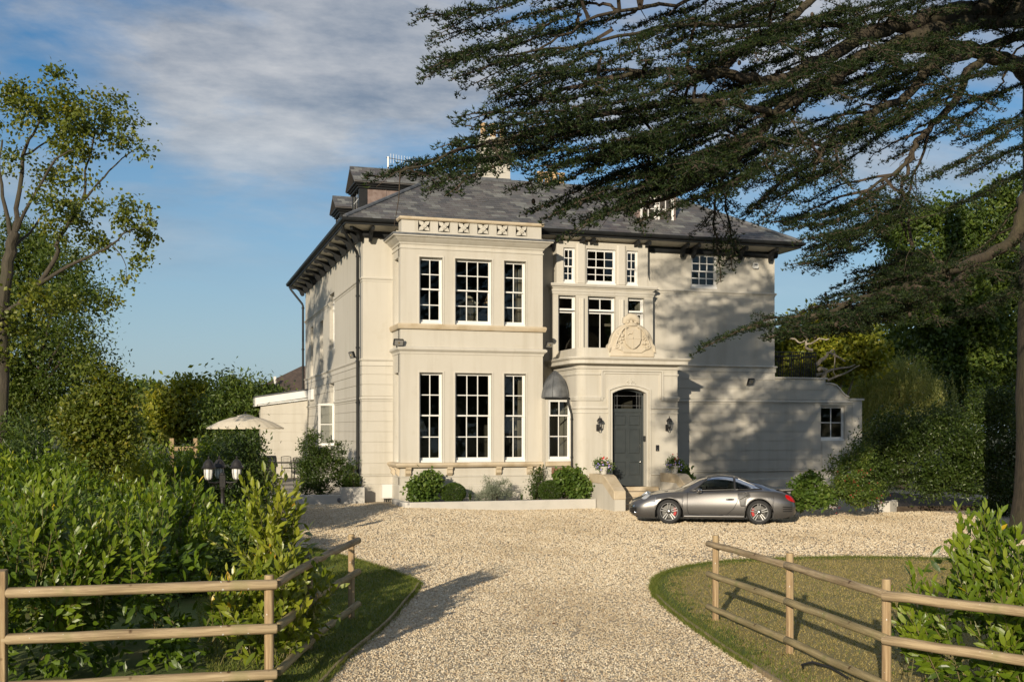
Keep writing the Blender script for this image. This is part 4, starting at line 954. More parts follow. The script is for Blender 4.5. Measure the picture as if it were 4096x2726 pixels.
# dormers on the left slope: white window, black gable, lead cheeks, slate roof
def dormer(xf, ya, yb, zb, ze, za, xr, label):
    yc = (ya+yb)/2; t = MB()
    t.box(xf+.10, xr, ya+.02, yb-.02, zb, ze); d = t.build('dormer', 'lead_clad', house); d['label'] = label
    for bx_ in ((xf, xf+.30, ya-.012, ya+.14), (xf, xf+.12, yb-.14, yb+.012)):
        mb = MB(); mb.box(*bx_, zb, ze); mb.build('corner_board', 'black_paint', d)
    mb = MB(); mb.box(xf+.04, xf+.09, ya+.14, yb-.14, zb, ze-.02); wn_ = mb.build('window_frame', FR, d)
    w2 = yb-ya-.28
    for i in range(2):
        for j in range(3):
            m3 = MB(); y_ = ya+.14+.07+i*(w2-.07)/2; z_ = zb+.35+j*(ze-zb-.42)/3; m3.box(xf+.03, xf+.038, y_, y_+(w2-.07)/2-.07, z_, z_+(ze-zb-.42)/3-.05); m3.build('pane', 'window_glass', wn_)
    mb = MB(); o_ = .22
    for q, (oo, z0, z1) in enumerate(((.06, ze-.14, ze-.06), (.13, ze-.059, ze), (.20, ze+.001, ze+.06))):
        mb.box(xf-oo, xr, ya-oo, yb+oo, z0, z1)
    mb.build('dormer_cornice', 'black_paint', d, bevel=.012)
    mb = MB(); mb.prism([(ya-.15, ze+.06), (yb+.15, ze+.06), (yc, za-.06)], 'x', xf-.02, xf+.05); mb.build('gable_board', 'black_paint', d)
    mb = MB(); mb.prism([(ya-.26, ze+.045), (yc, za), (yb+.26, ze+.045), (yb+.26, ze+.10), (yc, za+.06), (ya-.26, ze+.10)], 'x', xf-.22, xr); rf = mb.build('dormer_roof', 'slate', d)
    aa = rf.data.attributes.new('rnd', 'FLOAT', 'POINT'); aa.data.foreach_set('value', [.45]*len(rf.data.vertices))
    L = math.hypot(yc-ya+.26, za-ze-.045); nr = int(L/.2); sy, sz = (yc-ya+.26)/L, (za-ze-.045)/L
    for i in range(nr):
        x = xf-.22-(.15 if i % 2 else 0)
        while x < min(xr, xf+3.2):
            x2 = min(x+.30, xr); xa_ = max(x, xf-.22)
            s = (i+.5)*L/nr; m3 = MB(); m3.obox(((xa_+x2)/2, ya-.26+s*sy-.058*sz, ze+.045+s*sz+.060*sy), (1, 0, 0), (0, sy, sz), (0, -sz, sy), (x2-xa_)/2-.004, L/nr*.55, .007)
            ob = m3.build('slate', 'slate', rf); q = ob.data.attributes.new('rnd', 'FLOAT', 'POINT'); q.data.foreach_set('value', [float(rng.random())]*8)
            x = x2
    for x in np.arange(xf+1.0, xr, .95):
        m3 = MB(); m3.box(x-.015, x+.015, ya+.0, ya+.019, zb, ze-.14); m3.build('cladding_seam', 'lead_clad', d)
    m3 = MB(); m3.tube([(xf-.22, yc, za+.06), (xr, yc, za+.06)], .05, 8); m3.build('ridge_roll', 'lead', d, True)
dormer(6.80, 41.05, 42.65, 10.05, 11.55, 12.28, 12.0, 'large nearer dormer with copper brown cheeks on the left slope')
dormer(6.55, 44.05, 45.25, 9.90, 11.15, 11.72, 9.2, 'small farther dormer on the left slope')
# front slope dormer half hidden by the cedar
mb = MB(); mb.box(16.15, 17.65, 36.95, 39.2, 9.85, 11.0); fd = mb.build('dormer', 'lead_clad', house); fd['label'] = 'white framed dormer on the front slope behind the cedar boughs'
window((16.25, 36.93), (1, 0), (0, 1), 0, .62, 9.95, 10.9, 2, 2, 0, 0, setb=-.04, sash=False, parent=fd); window((16.93, 36.93), (1, 0), (0, 1), 0, .62, 9.95, 10.9, 2, 2, 0, 0, setb=-.04, sash=False, parent=fd)
mb = MB(); mb.prism([(16.0, 11.0), (17.8, 11.0), (16.9, 11.5)], 'y', 36.8, 39.4); mb.build('dormer_roof', 'lead', fd)
# chimneys
def chimney(x0, x1, y0, y1, z1, mat, pots, zcap=.18):
    mb = MB(); mb.box(x0, x1, y0, y1, 10.5, z1); c = mb.build('chimney', mat, house)
    mb = MB(); mb.box(x0-.06, x1+.06, y0-.06, y1+.06, z1-.02, z1+zcap); mb.build('chimney_cap', mat, c, bevel=.02)
    mb = MB(); mb.box(x0-.03, x1+.03, y0-.03, y1+.03, TZ-.05, TZ+.42); mb.build('flashing', 'lead', c)
    for i in range(pots):
        px_ = x0+(i+.5)*(x1-x0)/pots; mb = MB(); mb.lathe([(.15, 0), (.15, .05), (.12, .08), (.115, .50), (.145, .52), (.145, .58), (.10, .58), (.09, .1)], 14, (px_, (y0+y1)/2, z1+zcap)); mb.build('chimney_pot', 'terracotta', c, True)
chimney(11.45, 12.62, 41.0, 41.7, 13.5, 'stucco', 3)
chimney(14.15, 15.35, 42.0, 42.7, 12.05, 'stucco', 4)
# aerial on the near dormer
an = thing('television_aerial', 'white aerial mast with a comb of thin rods above the dormer', 'aerial', (8.05, 41.9, 12.2))
mb = MB(); mb.tube([(8.05, 41.9, 12.2), (8.05, 41.9, 12.86)], .035, 8); mb.build('mast', 'plastic_white', an)
mb = MB(); mb.tube([(7.98, 41.9, 12.82), (9.15, 41.9, 12.70)], .015, 6); mb.build('boom', 'lead', an)
for i in range(10):
    x = 8.15+i*.105; mb = MB(); mb.tube([(x, 41.9, 12.62-.0*i), (x, 41.9, 12.98-.01*i)], .007, 5); mb.build('element', 'plastic_white', an)
# downpipes with brackets
def pipe(pts, r, clips, mat='black_paint', hopper=None):
    mb = MB(); mb.tube(pts, r, 10); p = mb.build('downpipe', mat, house, True)
    for c in clips: mb = MB(); mb.tube([(c[0], c[1], c[2]-.03), (c[0], c[1], c[2]+.03)], r*1.35, 10); mb.build('pipe_collar', mat, p)
pipe([(5.46, 36.15, 9.16), (5.47, 36.18, 8.98), (5.98, 36.58, 8.34), (6.02, 36.62, 8.24), (6.02, 36.62, .35)], .05, [(6.02, 36.62, z) for z in (8.2, 6.9, 5.2, 3.4, 1.6)])
pipe([(5.46, 52.2, 9.16), (5.47, 52.2, 8.98), (5.98, 52.0, 8.3), (6.02, 52.0, 8.2), (6.02, 52.0, .4)], .05, [(6.02, 52.0, z) for z in (8.1, 6.2, 4.2)])
pipe([(12.58, 34.46, 3.52), (12.585, 34.45, 3.40), (12.64, 34.42, 3.18), (12.68, 34.40, 3.05), (12.69, 34.38, 2.9), (12.69, 34.38, .3)], .035, [(12.69, 34.38, 2.85), (12.69, 34.38, 1.6)])
pipe([(11.98, 36.15, 8.6), (11.98, 36.15, 4.9)], .045, [(11.98, 36.15, 7.6), (11.98, 36.15, 6.0)])
# ---- fittings on the walls
def floodlight(loc, rz, label, tilt=20):
    t = thing('floodlight', label, 'floodlight', (0, 0, 0), 'floodlights on the house')
    mb = MB(); mb.box(-.165, .165, -.05, .03, -.11, .11); b = mb.build('housing', 'black_paint', t, bevel=.015)
    mb = MB(); mb.box(-.14, .14, -.058, -.051, -.085, .085); mb.build('lens', 'copper_lamp', t)
    mb = MB(); mb.sphere((0, -.06, 0), .025, 8, 5); mb.build('led', 'brass', t, True)
    mb = MB(); mb.tube([(0, .03, -.05), (0, .10, -.14), (0, .10, -.20)], .018, 6); mb.build('bracket', 'black_paint', t)
    t.location = loc; t.rotation_euler = (R(tilt), 0, rz)
floodlight((7.02, 34.84, 5.27), R(8), 'black floodlight on the left corner of the bay string course')
floodlight((12.06, 34.86, 5.32), R(30), 'black floodlight on the right corner of the bay', 25)
floodlight((20.22, 36.10, 4.26), R(25), 'black floodlight on the shaded wall above the car')
floodlight((5.88, 36.85, 4.98), R(-75), 'black floodlight on the side wall behind the downpipe')
def wall_lantern(loc, label):
    t = thing('wall_lantern', label, 'wall lantern', (0, 0, 0), 'lanterns beside the front door')
    mb = MB(); mb.box(-.045, .045, -.05, 0, -.16, .06); mb.build('back_plate', 'black_iron', t, bevel=.012)
    mb = MB(); mb.tube([(0, -.05, -.12), (0, -.12, -.17), (0, -.20, -.15), (0, -.22, -.07)], .014, 8); mb.build('arm', 'black_iron', t, True)
    mb = MB(); mb.lathe([(.035, -.06), (.055, -.02), (.075, .14), (.085, .16)], 6, (0, -.22, 0)); mb.build('glass_shade', 'lamp_glass', t)
    mb = MB()
    for k in range(6):
        a_ = k*math.pi/3; mb.tube([(.056*math.cos(a_), -.22+.056*math.sin(a_), -.02), (.082*math.cos(a_), -.22+.082*math.sin(a_), .16)], .006, 5)
    mb.lathe([(.03, -.08), (.058, -.03), (.058, -.015), (.02, -.02)], 12, (0, -.22, 0)); mb.build('cage', 'black_iron', t)
    mb = MB(); mb.lathe([(.105, .155), (.10, .175), (.085, .20), (.06, .25), (.02, .27), (.012, .30), (.018, .31), (.003, .34)], 14, (0, -.22, 0)); mb.build('lantern_cap', 'black_iron', t, True)
    mb = MB(); mb.lathe([(.012, -.02), (.012, .06), (.003, .08)], 8, (0, -.22, 0)); mb.build('bulb', 'lamp_opal', t)
    t.location = loc
wall_lantern((13.40, YP, 2.62), 'black iron wall lantern to the left of the front door')
wall_lantern((15.86, YP, 2.62), 'black iron wall lantern to the right of the front door')
t = thing('alarm_box', 'white burglar alarm box high on the right wall', 'alarm box', (20.5, YM, 8.47))
mb = MB(); mb.prism([(20.38, 8.40), (20.41, 8.57), (20.60, 8.57), (20.63, 8.40), (20.58, 8.36), (20.43, 8.36)], 'y', YM-.09, YM); mb.build('cover', 'plastic_white', t, bevel=.01)
mb = MB(); mb.box(20.44, 20.57, YM-.095, YM-.091, 8.47, 8.54); mb.build('front_panel', 'lead', t)
t = thing('meter_box', 'white utility meter box low on the wall left of the bay', 'meter box', (6.9, YM-.06, .25))
mb = MB(); mb.box(6.74, 7.08, YM-.24, YM-.062, .26, .72); mb.build('case', 'plastic_white', t, bevel=.01)
mb = MB(); mb.box(6.76, 7.06, YM-.252, YM-.241, .28, .70); mb.build('lid', 'plastic_white', t, bevel=.006)
for dx_ in (0, .08, .15): mb = MB(); mb.tube([(6.83+dx_, YM-.14, .27), (6.82+dx_, YM-.16, .18), (6.80+dx_*.7, YM-.12, .08)], .018, 6); mb.build('cable', 'plastic_dark', t, True)
t = thing('entry_keypad', 'dark entry keypad on the porch wall right of the door', 'keypad', (15.53, YP, 1.9))
mb = MB(); mb.box(15.47, 15.585, YP-.03, YP, 1.80, 2.0); mb.build('plate', 'plastic_dark', t, bevel=.006)
mb = MB(); mb.sphere((15.528, YP-.03, 1.855), .012, 8, 5); mb.build('button', 'silver', t, True)
t = thing('door_intercom', 'small black intercom on the door reveal', 'intercom', (15.15, YP+.1, 2.2))
mb = MB(); mb.box(15.07, 15.129, YP+.03, YP+.12, 2.12, 2.30); mb.build('case', 'plastic_dark', t, bevel=.01)
mb = MB(); mb.box(15.062, 15.069, YP+.04, YP+.11, 2.16, 2.26); mb.build('screen', 'silver', t)
t = thing('vent_box', 'small white vent box on the far end of the side wall', 'vent box', (XL, 49.3, 4.0))
mb = MB(); mb.box(XL-.14, XL-.02, 48.7, 49.9, 3.80, 4.26); mb.build('case', 'plastic_white', t, bevel=.02)
# ---- things seen through the bay windows
def table_lamp(x, y, z, label, mat='lamp_shade', s=1):
    t = thing('table_lamp', label, 'table lamp', (0, 0, 0), 'table lamps behind the bay windows')
    mb = MB(); mb.lathe([(.24, 0), (.13, .32), (.125, .32), (.235, 0)], 20); mb.build('lamp_shade', mat, t, True)
    mb = MB(); mb.lathe([(.10, -.45), (.10, -.43), (.03, -.40), (.06, -.25), (.02, -.1), (.02, .1)], 12); mb.build('lamp_base', 'black_iron', t, True)
    t.location = (x, y, z); t.scale = (s, s, s)
table_lamp(8.02, 36.2, 2.46, 'white lampshade behind the left ground floor bay window'); table_lamp(11.18, 36.2, 2.48, 'white lampshade behind the right ground floor bay window'); table_lamp(10.36, 36.0, 6.72, 'peach lampshade behind the middle upper bay window', 'shade_peach', .8)
for z0, lab in ((.6, 'dark side table behind the ground floor bay windows on the left'), ):
    pass
def side_table(x, y, z, h_, label):
    t = thing('side_table', label, 'side table', (x, y, z), 'tables behind the bay windows')
    mb = MB(); mb.lathe([(.28, h_-.04), (.30, h_-.02), (.28, h_)], 18, (x, y, z)); mb.build('table_top', 'room_floor', t)
    for k in range(3):
        a_ = k*2.1; mb = MB(); mb.tube([(x+.2*math.cos(a_), y+.2*math.sin(a_), z), (x+.08*math.cos(a_), y+.08*math.sin(a_), z+h_-.04)], .02, 6); mb.build('leg', 'room_floor', t)
side_table(8.02, 36.2, .6, 1.41, 'tall dark stand under the left ground floor lamp'); side_table(11.18, 36.2, .6, 1.43, 'tall dark stand under the right ground floor lamp'); side_table(10.36, 36.0, 4.9, 1.46, 'dark stand under the peach lamp upstairs')
t = thing('dressing_mirror', 'pale arched mirror frame seen from behind in the middle upper bay window', 'mirror', (9.4, 35.85, 4.9))
ao = [(9.10, 4.95), (9.10, 6.68), (9.06, 6.70), (9.06, 6.74), (9.16, 6.74), (9.22, 6.80), (9.26, 6.88), (9.33, 6.93), (9.40, 6.94), (9.47, 6.93), (9.54, 6.88), (9.58, 6.80), (9.64, 6.74), (9.74, 6.74), (9.74, 6.70), (9.70, 6.68), (9.70, 4.95)]
ai = [(9.15, 5.0), (9.15, 6.66), (9.15, 6.68), (9.155, 6.69), (9.20, 6.69), (9.27, 6.75), (9.31, 6.82), (9.35, 6.86), (9.40, 6.87), (9.45, 6.86), (9.49, 6.82), (9.53, 6.75), (9.60, 6.69), (9.645, 6.69), (9.65, 6.68), (9.65, 6.66), (9.65, 5.0)]
mb = MB(); k = len(ao); vs = [(x+.19, 35.85, z) for x, z in ao]+[(x+.19, 35.85, z) for x, z in ai]+[(x+.19, 35.89, z) for x, z in ao]+[(x+.19, 35.89, z) for x, z in ai]
mb.add(vs, [(i, i+1, k+i+1, k+i) for i in range(k-1)]+[(i, 2*k+i, 2*k+i+1, i+1) for i in range(k-1)]); mb.build('mirror_frame', 'lamp_shade', t)
mb = MB(); mb.prism([(x+.19, z) for x, z in ai], 'y', 35.892, 35.91); mb.build('mirror_back', 'room_wall', t)
mb = MB(); mb.box(9.34, 9.84, 35.84, 35.89, 6.08, 6.13); mb.build('mirror_rail', 'lamp_shade', t)
def curtain(x0, x1, z0, z1, label, y=35.55):
    mb = MB(); n_ = 26; pts = [(x0+(x1-x0)*i/n_, y+.035*math.sin(i*1.9)+.01*math.sin(i*4.3)) for i in range(n_+1)]
    vs = [(x, yy, z0) for x, yy in pts]+[(x, yy, z1) for x, yy in pts]; mb.add(vs, [(i, i+1, n_+2+i, n_+1+i) for i in range(n_)])
    o = mb.build('curtain', 'curtain', None, True); md = o.modifiers.new('thick', 'SOLIDIFY'); md.thickness = .01; tag(o, label, 'curtain', 'curtains in the bay windows')
curtain(11.14, 11.58, 4.92, 8.3, 'beige curtain at the right edge of the right upper bay window'); curtain(11.2, 11.58, .62, 4.5, 'beige curtain at the right edge of the right ground floor bay window')
curtain(7.45, 7.62, 4.92, 8.3, 'beige curtain gathered left of the left upper bay window'); curtain(10.50, 10.66, 4.92, 6.9, 'beige drape between the middle and right upper bay windows', 35.7)
# ---- rear wing beside the patio
rw = thing('rear_wing', 'low cream rendered rear wing with white fascia behind the patio', 'building', (5.1, 51.2, 0))
RY = 51.2
mb = MB(); mb.prism([(4.05, 0), (6.13, 0), (6.13, 3.86), (4.05, 3.55)], 'y', RY, RY+.3); mb.build('wall', 'stucco', rw)
mb = MB(); mb.box(4.05, 4.35, RY+.301, 58, 0, 3.4); mb.build('wall', 'stucco', rw)
for i in range(8):
    z = .4+i*.40
    mb = MB(); mb.box(4.06, 6.12, RY-.018, RY-.001, z+.01, min(z+.39, 3.5)); mb.build('rustication_band', 'stucco', rw)
mb = MB(); mb.prism([(3.86, 3.62), (6.13, 3.97), (6.13, 4.29), (3.86, 3.94)], 'y', RY-.20, RY-.15); mb.build('fascia', 'white_paint', rw)
mb = MB(); mb.box(3.80, 3.86, RY-.20, 58, 3.55, 3.93); mb.build('fascia', 'white_paint', rw)
mb = MB(); mb.prism([(3.80, 3.945), (6.13, 4.30), (6.13, 4.36), (3.80, 4.0)], 'y', RY-.22, 58); mb.build('flat_roof', 'lead', rw)
mb = MB(); mb.prism([(3.86, 3.56), (6.13, 3.87), (6.13, 3.93), (3.86, 3.61)], 'y', RY-.14, RY+.0); mb.build('soffit', 'white_paint', rw)
mb = MB(); mb.box(4.03, 4.049, 51.9, 53.2, 1.3, 3.2); mb.build('window', 'window_glass', rw)
mb = MB(); mb.add([(3.2, 54.5, 4.05), (8.2, 54.5, 4.05), (8.2, 61, 4.05), (3.2, 61, 4.05), (6.6, 57.5, 5.75), (8.2, 57.5, 5.75)], [(0, 1, 5, 4), (0, 4, 3), (2, 3, 4, 5), (3, 2, 1, 0), (1, 2, 5)]); tr = mb.build('tiled_roof', 'clay_tile', rw)
mb = MB(); mb.box(5.0, 5.12, 55.4, 55.5, 4.6, 5.1); mb.build('vent_pipe', 'plastic_white', tr)
# ---- patio of stone flags
patio = MB(); patio.box(-1.0, 6.07, 35.75, 58, 0, .32); patio = tag(patio.build('patio', 'soil'), kind='structure')
rng = np.random.default_rng(31); y = 35.8; row = 0; flag = MB(); flag.box(-.5, .5, -.5, .5, -.015, .015); fm = flag.mesh('flagstone', 'paving')
while y < 51:
    hgt = (.45, .6, .6, .75)[row % 4]; x = 1.5+(.3 if row % 2 else 0)
    while x < 6.05:
        wd = (.6, .9, .75)[int(rng.integers(0, 3))]; x2 = min(x+wd, 6.06)
        if x2-x > .12:
            o = bpy.data.objects.new('flagstone', fm); COL.objects.link(o); o.parent = patio
            o.location = ((x+x2)/2, y+hgt/2, .335+rng.random()*.006); o.scale = (x2-x-.012, hgt-.012, 1)
        x = x2
    y += hgt; row += 1
t = thing('retaining_wall', 'low grey rendered wall along the front edge of the patio', 'wall', (4.5, 35.65, 0))
mb = MB(); mb.box(5.30, 6.07, 35.52, 35.74, 0, .665); mb.build('wall_block', 'kerb_render', t, bevel=.012)
mb = MB(); mb.box(2.4, 5.299, 35.52, 35.74, 0, .44); mb.build('wall_block', 'kerb_render', t, bevel=.012)
mb = MB(); mb.box(-1.0, 2.399, 35.52, 35.74, 0, .34); mb.build('wall_block', 'kerb_render', t, bevel=.012)
mb = MB(); mb.sphere((5.22, 35.35, .28), .06, 10, 6, sz=1.3); mb.build('bollard_light', 'lead', t, True)
t = thing('bay_planter', 'long low cream planter wall in front of the bay', 'planter', (10, 33.24, 0))
mb = MB(); mb.sweep([(6.86, 35.0), (6.86, 33.55), (6.92, 33.36), (7.08, 33.25), (7.25, 33.24), (13.08, 33.24)], [(-.16, -.02), (0, -.02), (0, .30), (-.16, .30)]); mb.build('planter_wall', 'kerb_render', t, bevel=.012)
mb = MB(); mb.box(7.03, 13.08, 33.41, 34.94, 0, .22); mb.build('planting_soil', 'soil', t)
t = thing('side_planter', 'low pale kerb planter at the foot of the dark shrubs on the right', 'planter', (20, 30, 0))
mb = MB(); mb.sweep([(16.3, 35.2), (17.2, 33.6), (18.4, 32.3), (19.4, 31.4), (20.05, 30.1), (20.12, 29.75)], [(-.16, -.02), (0, -.02), (0, .24), (-.16, .24)]); mb.build('planter_wall', 'kerb_render', t, bevel=.01)
mb = MB(); mb.sweep([(19.75, 30.6), (20.2, 29.62), (20.95, 28.95), (21.4, 29.2)], [(-.18, -.02), (0, -.02), (0, .34), (-.18, .34)]); mb.build('planter_wall', 'kerb_render', t, bevel=.01)
mb = MB(); mb.prism([(16.5, 35.3), (17.4, 33.9), (18.6, 32.6), (19.6, 31.6), (20.3, 30.0), (21.1, 29.2), (26, 28.6), (26, 36.2), (16.5, 36.2)], 'z', -.04, .16); mb.build('planting_soil', 'soil', t)
# ---- patio furniture
def parasol(x, y, z):
    t = thing('garden_parasol', 'round cream garden parasol open over the patio', 'parasol', (x, y, .35))
    n = 24; r = 1.42; rim = z; mb = MB()
    ring = [(0, .52), (.30, .46), (.31, .42), (.60, .36), (1.0, .22), (1.42, 0)]
    vs = []
    for q, (rr, h_) in enumerate(ring):
        for k in range(n*2):
            a_ = math.pi*k/n; sag = -.012*(rr/r)**1.5 if k % 2 else 0
            vs.append((x+rr*math.cos(a_), y+rr*math.sin(a_), rim+h_+sag))
    m = n*2
    fs = [(q*m+k, q*m+(k+1) % m, (q+1)*m+(k+1) % m, (q+1)*m+k) for q in range(len(ring)-1) for k in range(m)]
    mb.add(vs, fs); c = mb.build('canopy', 'canopy_cloth', t); md = c.modifiers.new('s', 'SOLIDIFY'); md.thickness = .008
    mb = MB(); vs = [(x+r*math.cos(math.pi*k/n), y+r*math.sin(math.pi*k/n), rim+(-.012 if k % 2 else 0)-d_) for d_ in (0, .03) for k in range(m)]; mb.add(vs, [(k, (k+1) % m, m+(k+1) % m, m+k) for k in range(m)]); mb.build('valance', 'canopy_cloth', t)
    for k in range(12):
        a_ = 2*math.pi*k/12; mb = MB(); mb.tube([(x+.05*math.cos(a_), y+.05*math.sin(a_), rim+.48), (x+r*.99*math.cos(a_), y+r*.99*math.sin(a_), rim-.015)], .012, 5); mb.build('rib', 'room_floor', t)
    mb = MB(); mb.tube([(x, y, .35), (x, y, rim+.55)], .03, 10); mb.build('pole', 'room_floor', t, True)
    mb = MB(); mb.sphere((x, y, rim+.57), .045, 10, 6); mb.build('finial', 'black_iron', t, True)
    mb = MB(); mb.lathe([(.30, 0), (.30, .06), (.06, .10), (.05, .30)], 18, (x, y, .35)); mb.build('base', 'black_iron', t, True)
parasol(2.85, 43.1, 2.57)
def patio_chair(x, y, rz, label):
    t = thing('patio_chair', label, 'chair', (0, 0, 0), 'dark metal patio chairs')
    for sx in (-.22, .22):
        mb = MB(); mb.tube([(sx, -.22, 0), (sx, -.20, .45)], .014, 6); mb.build('leg', 'black_iron', t)
        mb = MB(); mb.tube([(sx, .26, 0), (sx, .21, .45), (sx, .30, .95)], .014, 6); mb.build('leg', 'black_iron', t)
    mb = MB(); mb.box(-.24, .24, -.23, .23, .44, .47); mb.build('seat', 'black_iron', t, bevel=.01)
    for k in range(7):
        xx = -.18+k*.06; mb = MB(); mb.tube([(xx, .22, .48), (xx, .295, .92)], .008, 5); mb.build('back_slat', 'black_iron', t)
    mb = MB(); mb.tube([(-.22, .30, .95), (-.1, .31, .97), (.1, .31, .97), (.22, .30, .95)], .015, 6); mb.build('top_rail', 'black_iron', t)
    t.location = (x, y, .35); t.rotation_euler = (0, 0, rz)
patio_chair(3.55, 42.6, R(200), 'dark metal chair nearest the drive, beside the clipped hedge')
patio_chair(3.62, 43.25, R(185), 'second dark metal chair tucked behind the nearest one')
patio_chair(5.15, 50.2, R(10), 'dark metal chair at the far side of the patio table by the wall')
patio_chair(5.55, 48.3, R(120), 'dark metal chair at the table behind the wall shrub')
t = thing('patio_table', 'dark rectangular metal table on the patio', 'table', (5.0, 49.0, .35))
mb = MB(); mb.box(4.3, 5.75, 48.5, 49.6, 1.07, 1.11); mb.build('table_top', 'black_iron', t, bevel=.01)
for x in (4.4, 5.65):
    for y in (48.6, 49.5): mb = MB(); mb.tube([(x, y, .35), (x, y, 1.07)], .022, 8); mb.build('leg', 'black_iron', t)
t = thing('gas_barbecue', 'black gas barbecue with domed lid on the patio', 'barbecue', (3.95, 46.3, .35))
mb = MB(); pr = [(3.50, 1.14), (4.30, 1.14)]
hood = [(46.02, 1.14), (46.0, 1.28), (46.08, 1.40), (46.25, 1.46), (46.48, 1.42), (46.58, 1.28), (46.58, 1.14)]
mb.prism(hood, 'x', 3.62, 4.28); mb.build('lid', 'black_paint', t, bevel=.03)
mb = MB(); mb.box(3.55, 4.32, 45.98, 46.6, 1.0, 1.139); mb.build('firebox', 'black_iron', t, bevel=.02)
mb = MB(); mb.box(3.62, 4.26, 46.02, 46.56, .45, .999); mb.build('cabinet', 'black_iron', t)
mb = MB(); mb.tube([(3.70, 45.96, 1.24), (4.2, 45.96, 1.24)], .015, 6); mb.build('handle', 'silver', t)
for x in (3.66, 4.22):
    for y in (46.06, 46.52): mb = MB(); mb.box(x-.03, x+.03, y-.03, y+.03, .35, .449); mb.build('leg', 'black_iron', t)
mb = MB(); mb.lathe([(.0, 0), (.035, 0), (.035, .006), (0, .006)], 12); mb.v = [(3.95+x, 45.985-z, 1.33+y) for x, y, z in mb.v]; mb.build('thermometer', 'silver', t)
t = thing('timber_posts', 'pair of pale sawn posts joined by a rail, rising out of the hedge', 'posts', (.25, 27.8, 0))
for x in (.08, .84-.22): mb = MB(); mb.box(x, x+.10, 27.75, 27.85, 0, 2.30); mb.build('post', 'post_timber', t, bevel=.006)
mb = MB(); mb.box(.18, .62, 27.77, 27.83, 2.0, 2.10); mb.build('cross_rail', 'post_timber', t, bevel=.006)
# ---- lamp post with three lanterns, in the hedge
lp_ = thing('garden_lamp_post', 'black cast lamp post with three white glazed lanterns standing in the hedge', 'lamp post', (1.12, 24.0, 0))
cx_, cy_ = 1.12, 24.0
mb = MB(); mb.lathe([(.11, 0), (.11, .05), (.07, .12), (.05, .2), (.042, .9), (.055, .92), (.04, .95), (.038, 1.25), (.055, 1.27), (.055, 1.30)], 12, (cx_, cy_, 0)); mb.build('column', 'black_iron', lp_, True)
mb = MB(); mb.box(cx_-.06, cx_+.06, cy_-.06, cy_+.06, 1.301, 1.56); mb.sphere((cx_, cy_, 1.57), .055, 10, 6); mb.build('junction_block', 'black_iron', lp_, bevel=.01)
for k, a_ in enumerate((R(-20), R(100), R(200))):
    ux, uy = math.cos(a_), math.sin(a_); lx, ly = cx_+ux*.30, cy_+uy*.30
    mb = MB(); mb.tube([(cx_+ux*.05, cy_+uy*.05, 1.42), (cx_+ux*.15, cy_+uy*.15, 1.40), (lx, ly, 1.42), (lx, ly, 1.47)], .016, 8); mb.build('arm', 'black_iron', lp_, True)
    sp = [(cx_+ux*(.17+.06*math.cos(i*.7)*(1-i/14)), cy_+uy*(.17+.06*math.cos(i*.7)*(1-i/14)), 1.32+.06*math.sin(i*.7)*(1-i/14)) for i in range(12)]
    mb = MB(); mb.tube(sp, .008, 5); mb.build('scroll', 'black_iron', lp_, True)
    mb = MB(); mb.lathe([(.06, 1.48), (.078, 1.52), (.092, 1.62), (.092, 1.70)], 8, (lx, ly, 0)); g = mb.build('lantern_glass', 'lamp_opal', lp_)
    mb = MB()
    for q in range(8):
        b_ = q*math.pi/4; mb.tube([(lx+.062*math.cos(b_), ly+.062*math.sin(b_), 1.475), (lx+.081*math.cos(b_), ly+.081*math.sin(b_), 1.52), (lx+.096*math.cos(b_), ly+.096*math.sin(b_), 1.62), (lx+.096*math.cos(b_), ly+.096*math.sin(b_), 1.70)], .006, 5)
    mb.lathe([(.03, 1.455), (.066, 1.46), (.066, 1.482), (.03, 1.484)], 12, (lx, ly, 0)); mb.build('lantern_cage', 'black_iron', g)
    mb = MB(); mb.lathe([(.14, 1.70), (.145, 1.72), (.12, 1.745), (.105, 1.80), (.06, 1.87), (.03, 1.885), (.012, 1.90), (.02, 1.925), (.004, 1.96)], 16, (lx, ly, 0)); mb.build('lantern_cap', 'black_iron', g, True)
# ---- fences of round rails
def rail_rod(parent, A, B, r, mat='rail_timber', seed=0):
    rg = np.random.default_rng(seed); A = np.array(A, float); B = np.array(B, float); n = 9
    L = float(np.linalg.norm(B-A)); d = (B-A)/L
    mb = MB(); pts = [(rg.normal()*.004 if 0 < i < n-1 else 0, rg.normal()*.004 if 0 < i < n-1 else 0, L*i/(n-1)) for i in range(n)]
    pts = [(0, 0, 0), (0, 0, .012)]+pts[1:-1]+[(0, 0, L-.012), (0, 0, L)]
    mb.tube(pts, [r*.86]+[r*(1+rg.normal()*.02) for _ in pts[1:-1]]+[r*.86], 14)
    o = mb.build('rail', mat, parent, True); o.location = Vector(A)-wloc(parent); o.rotation_mode = 'QUATERNION'; o.rotation_quaternion = Vector(d).to_track_quat('Z', 'X')
def post_rod(parent, x, y, h_, r, square=False):
    mb = MB()
    if square: mb.box(-r, r, -r, r, -.02, h_)
    else: mb.tube([(0, 0, -.02), (0, 0, h_-.01), (0, 0, h_)], [r, r, r*.9], 16)
    o = mb.build('post', 'post_timber', parent, not square, bevel=.006 if square else 0); o.location = Vector((x, y, 0))-wloc(parent)
fa = thing('rail_fence', 'round rail timber fence in front of the laurel hedge, turning back along the drive', 'fence', (.93, 10.77, 0), 'timber rail fences')
post_rod(fa, .93, 10.77, 1.13, .045); post_rod(fa, 1.55, 12.82, 1.13, .043); post_rod(fa, 2.33, 14.68, 1.13, .043); post_rod(fa, -1.47, 10.95, 1.24, .10, True)
